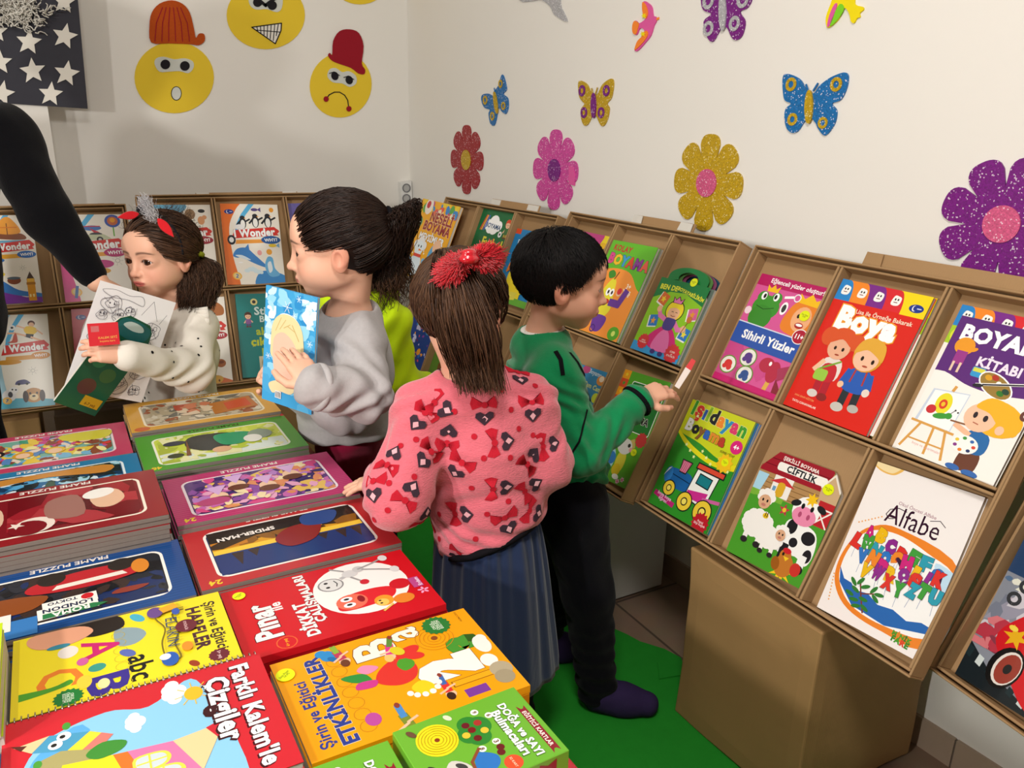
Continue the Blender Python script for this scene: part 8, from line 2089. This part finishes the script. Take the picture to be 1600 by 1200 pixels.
# ---- the adult whose black sleeve reaches in from the left
def make_adult():
    d = 2.42
    root = empty('person', Matrix.Translation(V((-.26, 2.42, 0))), 'adult in black at the left edge, stretching an arm towards the curly haired girl', 'person')
    bx = np.array([-.262, 2.43, 0])
    H = Head(bx+(-.02, -.02, 1.60), .225, az(100, -25))
    nb = bx+(-.02, 0, 1.44); chest = bx+(-.0, .02, 1.22); belly = bx+(-.01, .02, 1.04); pel = bx+(-.02, .03, .92)
    sh, el, wr = P_(8, 215, 2.33), P_(76, 338, 2.24), P_(152, 440, 2.175)
    sh2, el2, wr2 = bx+(-.17, .10, 1.36), bx+(-.24, .16, 1.08), bx+(-.20, .02, .86)
    S = Sdf(); H.solids(S); S.chain([H.w(0, -.12, -.25), nb], [.055, .058], .02); S.chain([nb-(0, 0, .05), chest, belly, pel], [.06, .11, .10, .11], .04)
    S.chain([sh, el, wr], [.045, .036, .026], .02); S.chain([sh2, el2, wr2], [.045, .036, .026], .02); S.chain([sh, nb-(0, 0, .05), sh2], [.045, .05, .045], .03)
    for q in (-1, 1): S.chain([pel+(0, q*.08, -.03), bx+(-.02, q*.09, .48), bx+(-.02, q*.09, .08)], [.08, .06, .042], .03)
    hand(S, wr, nrm(P_(208, 468, 2.19)-wr), np.array([.1, .1, -1]), .150, (.05, .08, .1, .12), 1, .6, .10); hand(S, wr2, np.array([.1, -.2, -1]), np.array([1, .0, .1]), .165, (.3, .3, .3, .3), 1)
    skin_obj('body', S, .0034, H, (216, 168, 140), root)
    m_k = mat('black_knit', (9, 9, 12), .95, .08, .15, 90, .4, 300, .08)
    G = Sdf(); G.chain([nb-(0, 0, .05), chest, belly, pel-(0, 0, .06)], [.08, .15, .135, .15], .06)
    G.chain([sh, el], [.068, .056], .03); G.chain([el, wr+nrm(el-wr)*.022], [.056, .034], .03); G.chain([sh2, el2], [.06, .052], .03); G.chain([el2, wr2], [.052, .04], .03); G.chain([sh, nb-(0, 0, .06), sh2], [.066, .075, .062], .04)
    G.cone(nb-(0, 0, .0), nb+(0, 0, .1), .066, .08, .008, '-')
    cloth_obj('jumper', G, .005, m_k, root, .004, 40, 41, 'black knitted jumper')
    T = Sdf()
    for q in (-1, 1): T.chain([pel+(0, q*.08, -.05), bx+(-.02, q*.09, .48), bx+(-.02, q*.09, .09)], [.115, .085, .07], .03)
    cloth_obj('trousers', T, .008, mat('black_trouser_cloth', (15, 15, 20), .95, .05), root, .003, 40, 4)
    for q in (-1, 1):
        Q = Sdf(); a = bx+(-.02, q*.09, .04); Q.chain([a-(.03, 0, 0), a+(.14, 0, -.005)], [.042, .036], .02); Q.cut((0, 0, .008), (0, 0, -1), .004); Q.cone(a+(0, 0, .03), a+(0, 0, .13), .044, .044, .008, '-'); cloth_obj('shoe', Q, .005, mat('dark_shoe', (40, 34, 48), .7, .2), root, .0004, 50, 1)
    def cutf(S_): S_.cut(H.w(0, .2, .2), H.y-.5*H.z, .05*H.s); S_.cut(H.w(0, -.2, -.5), -H.z, .03*H.s)
    sv, sf = hair_shell(H, .06, cutf, .006, lambda S_: S_.cone(H.w(0, -.2, 0), H.w(0, -.3, -.45), .34*H.s, .28*H.s, .02))
    hair_part(root, 'hair', [(sv, sf)], m_dark_hair)
make_adult()

# ---------------------------------------------------------------- decorations on the walls
FR_R = (WR_P, -WR_D, np.array([0, 0, 1.0]), WR_N)
FR_B = (np.array([0, YB, 0]), np.array([1.0, 0, 0]), np.array([0, 0, 1.0]), np.array([0, -1.0, 0]))
FR_P = (np.array([0, YB-.13, 0]), np.array([1.0, 0, 0]), np.array([0, 0, 1.0]), np.array([0, -1.0, 0]))
def wp(fr, pts):
    out = []
    for u, v in pts:
        q = on_plane(u, v, fr[0], fr[3])-fr[0]; out.append((float(q@fr[1]), float(q@fr[2])))
    return out
def sc(pts, ox=0, oy=0, k=.3): return [(ox+x*k, oy+y*k) for x, y in pts]
class Piece:
    """a foam cut-out glued to a wall: stacked layers, each a part"""
    def __init__(s, name, label, cat, fr, centre, group=None):
        s.fr = fr; c = wp(fr, [centre])[0]; s.c = c
        s.root = empty(name, frame_M(fr[0]+fr[1]*c[0]+fr[2]*c[1]+fr[3]*.0008, fr[1], fr[2], fr[3]), label, cat, group)
    def px(s, part, pts, z0, z1, m, smooth=0, parent=None):
        if smooth: pts = spline(pts, smooth)
        return s.w(part, wp(s.fr, pts), z0, z1, m, parent)
    def w(s, part, pts, z0, z1, m, parent=None):
        mb = MB(); mb.prism([(a-s.c[0], b-s.c[1]) for a, b in pts], z0, z1, m)
        return mb.build(part, parent or s.root)
    def ringw(s, part, cx, cy, r1, r2, z0, z1, m):
        mb = MB(); n = 24
        for k in range(n):
            a, b = 2*pi*k/n, 2*pi*(k+1)/n
            q = [(cx+r*cos(t)-s.c[0], cy+r*sin(t)-s.c[1], z) for z in (z0, z1) for r, t in ((r1, a), (r2, a), (r2, b), (r1, b))]
            mb.add(q, [(4, 5, 6, 7), (1, 2, 6, 5), (0, 4, 7, 3)], m)
        return mb.build(part, s.root)
    def line(s, part, pts, width, z0, z1, m, px=True):
        P = wp(s.fr, pts) if px else pts
        mb = MB()
        for i in range(len(P)-1):
            (x0, y0), (x1, y1) = P[i], P[i+1]; d = math.hypot(x1-x0, y1-y0) or 1e-6; nx, ny = -(y1-y0)/d*width/2, (x1-x0)/d*width/2; ex, ey = (x1-x0)/d*width*.3, (y1-y0)/d*width*.3
            mb.prism([(a-s.c[0], b-s.c[1]) for a, b in ((x0-ex+nx, y0-ey+ny), (x0-ex-nx, y0-ey-ny), (x1+ex-nx, y1+ey-ny), (x1+ex+nx, y1+ey+ny))], z0, z1, m)
        return mb.build(part, s.root)
G_BLUE = glitter('blue_glitter_foam', (10, 110, 178)); G_GOLD = glitter('gold_glitter_foam', (196, 160, 18), (255, 250, 200)); G_PUR = glitter('purple_glitter_foam', (120, 14, 128)); G_PINK = glitter('pink_glitter_foam', (212, 72, 160)); G_RED = glitter('red_glitter_foam', (160, 20, 34)); G_SIL = glitter('silver_glitter_foam', (180, 180, 184), (255, 255, 255)); G_ROSE = glitter('rose_glitter_foam', (216, 92, 138))
F_YEL = mat('yellow_craft_card', (232, 200, 52), .7, .2); F_BLK = mat('black_craft_card', (26, 24, 28), .7, .2); F_EYE = mat('pale_grey_craft_card', (206, 210, 202), .6, .2); F_ORF = mat('orange_glitter_felt', (178, 74, 18), .8, .2, .18, 160); F_REDF = mat('dark_red_felt', (150, 22, 38), .8, .2, .1, 160); F_ORA = mat('orange_foam', (246, 138, 52), .7, .2); F_PNK = mat('pink_foam', (222, 92, 160), .7, .2); F_LEM = mat('lemon_foam', (240, 220, 20), .7, .2); F_GRN = mat('lime_foam', (126, 208, 40), .7, .2); F_WHT = mat('white_foam', (236, 232, 222), .7, .2)
def butterfly(label, wing_m, body_m, ring_m, outline, body, rings, off, feel):
    cx = sum(p[0] for p in outline)/len(outline); cy = sum(p[1] for p in outline)/len(outline)
    p = Piece('butterfly_decoration', label, 'wall decoration', FR_R, sc([(cx, cy)], *off)[0], 'glitter butterflies on the right wall')
    p.px('wings', sc(outline, *off), 0, .004, wing_m, 4)
    p.px('torso', sc(body, *off), .0042, .0085, body_m, 3)
    for x, y, r in rings:
        c = wp(FR_R, sc([(x, y)], *off))[0]; e = wp(FR_R, sc([(x, y-r)], *off))[0]; R = abs(e[1]-c[1]); p.ringw('wing_spot', c[0], c[1], R*.5, R, .0042, .006, ring_m)
    for a in feel: p.line('feeler', sc(a, *off), .004, .0042, .0065, wing_m)
def rot_ell(cx, cy, rx, ry, a=0, n=16): return [(cx+rx*cos(t)*cos(a)-ry*sin(t)*sin(a), cy+rx*cos(t)*sin(a)+ry*sin(t)*cos(a)) for t in (2*pi*k/n for k in range(n))]
butterfly('large blue glitter butterfly with a gold body high on the right wall', G_BLUE, G_GOLD, G_GOLD, [(478, 480), (445, 420), (400, 392), (362, 386), (349, 410), (350, 470), (360, 522), (392, 540), (366, 565), (358, 610), (370, 668), (398, 692), (430, 682), (458, 640), (490, 610), (520, 640), (535, 672), (566, 706), (598, 680), (624, 632), (630, 575), (606, 540), (652, 520), (682, 460), (691, 400), (674, 378), (636, 387), (588, 410), (538, 450), (512, 485)], rot_ell(490, 557, 21, 88, .03), [(395, 440, 36), (630, 440, 38), (402, 622, 33), (560, 640, 31)], (1120, 0), [[(485, 475), (474, 442)], [(512, 472), (535, 436)]])
butterfly('small gold glitter butterfly with purple wing spots', G_GOLD, G_PUR, G_PUR, [(955, 490), (930, 440), (895, 420), (883, 438), (888, 500), (906, 530), (916, 542), (897, 572), (900, 622), (916, 654), (936, 645), (958, 600), (975, 600), (998, 648), (1016, 656), (1036, 620), (1045, 565), (1034, 540), (1055, 512), (1066, 460), (1066, 420), (1050, 411), (1010, 440), (983, 490)], rot_ell(967, 550, 13, 66), [(905, 473, 30), (1032, 473, 30), (915, 587, 29), (1005, 587, 29)], (640, 0), [[(962, 490), (956, 462)], [(976, 490), (986, 458)]])
butterfly('small tilted blue glitter butterfly above the dark red flower', G_BLUE, G_GOLD, G_GOLD, [(487, 388), (506, 440), (508, 470), (492, 490), (515, 512), (518, 560), (506, 593), (488, 584), (466, 562), (458, 610), (450, 642), (440, 656), (424, 640), (416, 592), (422, 572), (394, 560), (378, 522), (384, 494), (415, 488), (440, 500), (446, 474), (466, 448)], rot_ell(456, 535, 9, 58, -.12), [(480, 437, 22), (400, 522, 24), (437, 605, 23), (495, 552, 22)], (640, 0), [[(450, 482), (448, 460)]])
butterfly('purple glitter butterfly with silver spots cut by the top edge of the photo', G_PUR, G_SIL, G_SIL, [(1098, -40), (1097, 0), (1101, 16), (1113, 22), (1102, 32), (1102, 46), (1109, 62), (1116, 65), (1124, 52), (1130, 42), (1138, 44), (1144, 57), (1151, 63), (1161, 56), (1166, 34), (1158, 19), (1170, 12), (1177, -5), (1178, -45), (1155, -45), (1137, -15), (1120, -45)], rot_ell(1132, 18, 5.5, 31), [(1109, 2, 13), (1163, 0, 13), (1109, 45, 12), (1150, 37, 12)], (0, 0, 1.0), [])
def blossom(label, m, mc, c, ry, rc, rot=0, stem=None, n=8):
    p = Piece('flower_decoration', label, 'wall decoration', FR_R, c, 'glitter flowers on the right wall')
    cc = wp(FR_R, [c])[0]; R = (wp(FR_R, [(c[0], c[1]-ry)])[0][1]-wp(FR_R, [(c[0], c[1]+ry)])[0][1])/2; r0 = R*rc
    pts = []
    N = 14*n
    for k in range(N):
        t = 2*pi*k/N; ph = (t*n/(2*pi)) % 1-.5
        r = R*(.55+.45*max(0, 1-(abs(ph)*2)**3.2)**.5)
        pts.append((cc[0]+r*cos(t+rot), cc[1]+r*sin(t+rot)))
    p.w('petals', pts, 0, .004, m)
    p.w('flower_centre', [(cc[0]+r0*cos(2*pi*k/32), cc[1]+r0*sin(2*pi*k/32)) for k in range(32)], .0042, .007, mc)
    return p
blossom('dark red glitter flower with a gold centre, nearest the room corner', G_RED, G_GOLD, (730, 250), 54, .29, pi/8)
blossom('pink glitter flower with a purple centre, partly above the tray flap', G_PINK, G_PUR, (868, 266), 63, .28, pi/8)
blossom('gold glitter flower with a pink centre above the tray', G_GOLD, G_ROSE, (1106, 286), 76, .29, pi/8)
blossom('big purple glitter flower with a rose centre at the right edge', G_PUR, G_ROSE, (1567, 350), 106, .28, .1)
p = Piece('foam_tab', 'small pink foam tab on the wall beside the pink flower', 'wall decoration', FR_R, (896, 275)); p.px('tab', [(891, 259), (898, 261), (901, 275), (899, 290), (891, 288)], 0, .006, F_PNK)
o2 = (640, 0)
p = Piece('bird_decoration', 'small pink and orange foam bird near the top of the wall', 'wall decoration', FR_R, (1008, 40), 'foam birds on the right wall')
p.px('bird_body', sc([(1225, 8), (1250, 18), (1268, 40), (1274, 82), (1288, 88), (1290, 112), (1278, 135), (1262, 185), (1234, 222), (1195, 264), (1178, 262), (1192, 220), (1222, 182), (1228, 156), (1205, 148), (1190, 180), (1175, 178), (1168, 150), (1172, 118), (1184, 108), (1202, 122), (1236, 94), (1220, 50)], *o2), 0, .004, F_PNK, 3)
p.px('wing', sc([(1222, 12), (1240, 30), (1250, 70), (1238, 98), (1222, 60)], *o2), .0042, .0065, F_ORA, 3); p.px('wing', sc([(1240, 160), (1250, 180), (1228, 218), (1185, 260), (1182, 250), (1196, 214), (1222, 188)], *o2), .0042, .0065, F_ORA, 3); p.px('tail', sc([(1184, 110), (1202, 124), (1198, 146), (1188, 178), (1174, 176), (1168, 150), (1173, 120)], *o2), .0042, .0065, F_ORA, 3)
for c in ((1232, 84), (1226, 178)): p.px('star_spot', [(640+.3*(c[0]+(16 if k % 2 == 0 else 7)*cos(pi*k/6)), .3*(c[1]+(16 if k % 2 == 0 else 7)*sin(pi*k/6))) for k in range(12)], .0067, .008, F_LEM)
p.line('beak', sc([(1288, 102), (1300, 96)], *o2), .006, .0, .003, F_ORA)
o3 = (1120, 0)
p = Piece('bird_decoration', 'yellow foam bird with a green and pink wing cut by the top edge', 'wall decoration', FR_R, (1318, 5), 'foam birds on the right wall')
p.px('bird_body', sc([(630, -40), (722, -40), (724, 22), (764, 36), (770, 52), (750, 70), (752, 90), (736, 96), (720, 122), (704, 110), (698, 80), (680, 46), (660, 50), (640, 102), (592, 143), (578, 138), (575, 90), (600, 20)], *o3), 0, .004, F_LEM, 3)
p.px('wing', sc([(650, 22), (672, 46), (640, 102), (600, 138), (612, 90)], *o3), .0042, .006, F_GRN, 3); p.px('wing', sc([(622, 24), (636, 28), (606, 120), (584, 140), (596, 80)], *o3), .0042, .006, F_PNK, 3)
p = Piece('bird_decoration', 'silver glitter bird tail at the top edge of the wall', 'wall decoration', FR_R, (850, -10), 'foam birds on the right wall')
p.px('bird_body', sc([(560, -120), (575, 0), (640, 6), (690, 0), (738, 36), (760, 78), (826, 113), (795, 40), (780, -20), (700, -120)], *o2), 0, .004, G_SIL, 3)

# faces on the back wall
def emoji(label, c, rx, ry, tilt=0):
    p = Piece('paper_face_decoration', label, 'wall decoration', FR_B, c, 'yellow paper faces on the back wall')
    p.px('face_disc', rot_ell(c[0], c[1], rx, ry, tilt, 40), 0, .003, F_YEL); return p
o1 = (0, 0, .4)
p = emoji('surprised yellow paper face under an orange cap', (272, 121), 62, 56)
p.px('cap', sc([(590, 166), (583, 100), (592, 50), (622, 15), (670, 2), (712, 16), (740, 50), (756, 110), (764, 148), (776, 132), (796, 134), (798, 160), (776, 177), (740, 173), (660, 170)], *o1), .0032, .007, F_ORF, 3)
for k in range(6): p.line('cap_rib', sc([(604+k*27, 162), (610+k*24, 90), (634+k*14, 30)], *o1), .003, .0072, .0082, F_REDF)
p.px('eye_patch', sc([(603, 250), (610, 228), (640, 222), (680, 232), (720, 228), (752, 240), (755, 265), (735, 286), (700, 278), (660, 280), (622, 280)], *o1), .0032, .005, F_EYE, 3)
for c in ((645, 252), (721, 258)): p.px('pupil', sc(rot_ell(c[0], c[1], 19, 19), *o1), .0052, .007, F_BLK)
p.px('mouth', sc(rot_ell(688, 365, 21, 28), *o1), .0032, .0045, F_BLK); p.px('mouth', sc(rot_ell(688, 365, 18, 25), *o1), .0046, .006, F_EYE)
p = emoji('angry yellow paper face with a hatched mouth at the top', (415, 24), 61, 53)
p.px('eye_patch', sc([(975, -20), (975, 20), (1000, 38), (1040, 36), (1080, 48), (1100, 30), (1098, -20), (1040, -40)], *o1), .0032, .005, F_EYE, 3)
for c in ((1005, 10), (1062, 22)): p.px('pupil', sc(rot_ell(c[0], c[1], 18, 18), *o1), .0052, .007, F_BLK)
p.line('brow', sc([(985, -20), (1035, 22), (1085, -15)], *o1), .012, .0072, .009, F_BLK)
p.px('mouth', sc([(982, 107), (1098, 91), (1096, 120), (1074, 171)], *o1), .0032, .0045, F_WHT)
p.line('mouth_line', sc([(982, 107), (1098, 91), (1096, 120), (1074, 171), (982, 107)], *o1), .004, .0047, .006, F_BLK); p.line('mouth_line', sc([(1000, 118), (1094, 126)], *o1), .003, .0047, .0058, F_BLK)
for k in range(7): p.line('tooth_line', sc([(1002+k*14, 105-k*2), (1006+k*12, 124+k*7 if k < 6 else 140)], *o1), .003, .0047, .0058, F_BLK)
p = emoji('sad yellow paper face under a dark red bowler hat', (532, 133), 48, 51, .3)
p.px('hat', sc([(1296, 214), (1300, 160), (1325, 122), (1365, 115), (1400, 130), (1418, 180), (1411, 248), (1424, 272), (1420, 290), (1398, 287), (1370, 266), (1330, 252), (1296, 238), (1280, 218), (1286, 207)], *o1), .0032, .007, F_REDF, 3)
p.px('eye_patch', sc([(1278, 300), (1285, 272), (1310, 266), (1335, 282), (1360, 278), (1388, 296), (1390, 325), (1365, 340), (1335, 326), (1300, 322)], *o1), .0032, .005, F_EYE, 3)
for c in ((1306, 297), (1362, 313)): p.px('pupil', sc(rot_ell(c[0], c[1], 14, 17, -.3), *o1), .0052, .007, F_BLK); p.line('eyelid', sc([(c[0]-22, c[1]-10), (c[0]-4, c[1]-24+8), (c[0]+18, c[1]-2)], *o1), .003, .0072, .0085, F_BLK)
p.line('mouth', sc([(1273, 386), (1285, 370), (1305, 360), (1325, 360), (1345, 372), (1357, 392), (1361, 424)], *o1), .004, .0032, .005, F_BLK)
for c in ((1272, 387), (1361, 425)): p.px('mouth_dot', sc(rot_ell(c[0], c[1], 10, 11), *o1), .0052, .007, F_REDF)
p = emoji('yellow paper face almost wholly above the top edge', (562, -42), 50, 49)

# the dark star board
p = Piece('star_board', 'dark grey board with white paper stars hanging at the upper left', 'wall decoration', FR_P, (40, 60))
p.px('board', [(-150, 151), (137, 170), (117, -50), (-150, -60)], .002, .008, mat('dark_grey_card', (62, 62, 70), .8, .2, .05, 40))
for x, y, r, a in ((45, 66, 21, .1), (101, 57, 21, .2), (51, 111, 21, -.1), (104, 115, 21, .15), (79, 147, 20, .1), (0, 98, 20, 0), (3, 146, 21, .2), (100, 3, 20, .1), (-5, 50, 18, 0), (-45, 60, 20, .3), (-50, 120, 20, .1)):
    st = p.px('paper_star', [(x+(r if k % 2 == 0 else r*.45)*cos(a-pi/2+pi*k/5), y+(r if k % 2 == 0 else r*.45)*sin(a-pi/2+pi*k/5)) for k in range(10)], .0095, .013, F_WHT)
rnd = np.random.RandomState(2); n = 520
c = on_plane(20, 14, FR_P[0]+FR_P[3]*.02, FR_P[3]); c2 = on_plane(-30, -20, FR_P[0]+FR_P[3]*.02, FR_P[3])
st = np.where(rnd.rand(n, 1) < .6, c, c2)+rnd.normal(size=(n, 3))*np.array([.045, .006, .026])+np.array([0, -.006, 0])
u = rnd.normal(size=(n, 3)); u /= np.linalg.norm(u, axis=1, keepdims=True); u[:, 1] = -abs(u[:, 1])
vv, ff = strands(bend_strip(st[:, None]+u[:, None]*np.linspace(0, .03, 7)[None, :, None], .008, 1.2, rnd), .0028, .0018)
ob = mesh_obj('shredded_paper_cloud', vv, ff, [F_WHT], p.root); ob['label'] = 'cloud of shredded white paper'

# socket strip by the corner
p = Piece('power_strip', 'white three socket power strip on the wall by the room corner', 'power strip', FR_B, (630, 308))
m_pl = mat('white_plastic', (226, 226, 222), .35, .5); m_hole = mat('socket_grey', (120, 120, 122), .5, .4)
b = p.px('strip_body', [(622, 284), (639, 282), (641, 333), (624, 335)], .0, .03, m_pl); bevel(b, .004, 3)
for y in (293, 309, 325):
    c = wp(FR_B, [(631, y)])[0]; p.ringw('socket', c[0], c[1], .016, .020, .0302, .034, m_hole); p.w('socket', [(c[0]+.0155*cos(2*pi*k/20), c[1]+.0155*sin(2*pi*k/20)) for k in range(20)], .0302, .0312, mat('socket_well', (176, 176, 174), .5, .4))
mb = MB(); pts = [on_plane(u, v, FR_B[0]+FR_B[3]*.008, FR_B[3]) for u, v in ((632, 338), (633, 360), (637, 380), (640, 398), (641, 430), (642, 470))]; pts = [np.array(q) for q in pts]
mb.tube([pts[0]]+pts[1:], .005, m_pl, 8); tag(mb.build('power_cable'), 'white cable running down from the power strip in the corner', 'cable')
mb = MB(); q = on_plane(634, 405, FR_B[0]+FR_B[3]*.02, FR_B[3]); mb.box((q[0]-.06, YB-.03, q[2]-.012), (q[0]+.035, YB-.001, q[2]+.012), m_pl); ob = mb.build('cable_duct'); bevel(ob, .004, 2); tag(ob, 'short white cable duct low on the wall in the room corner', 'cable duct')
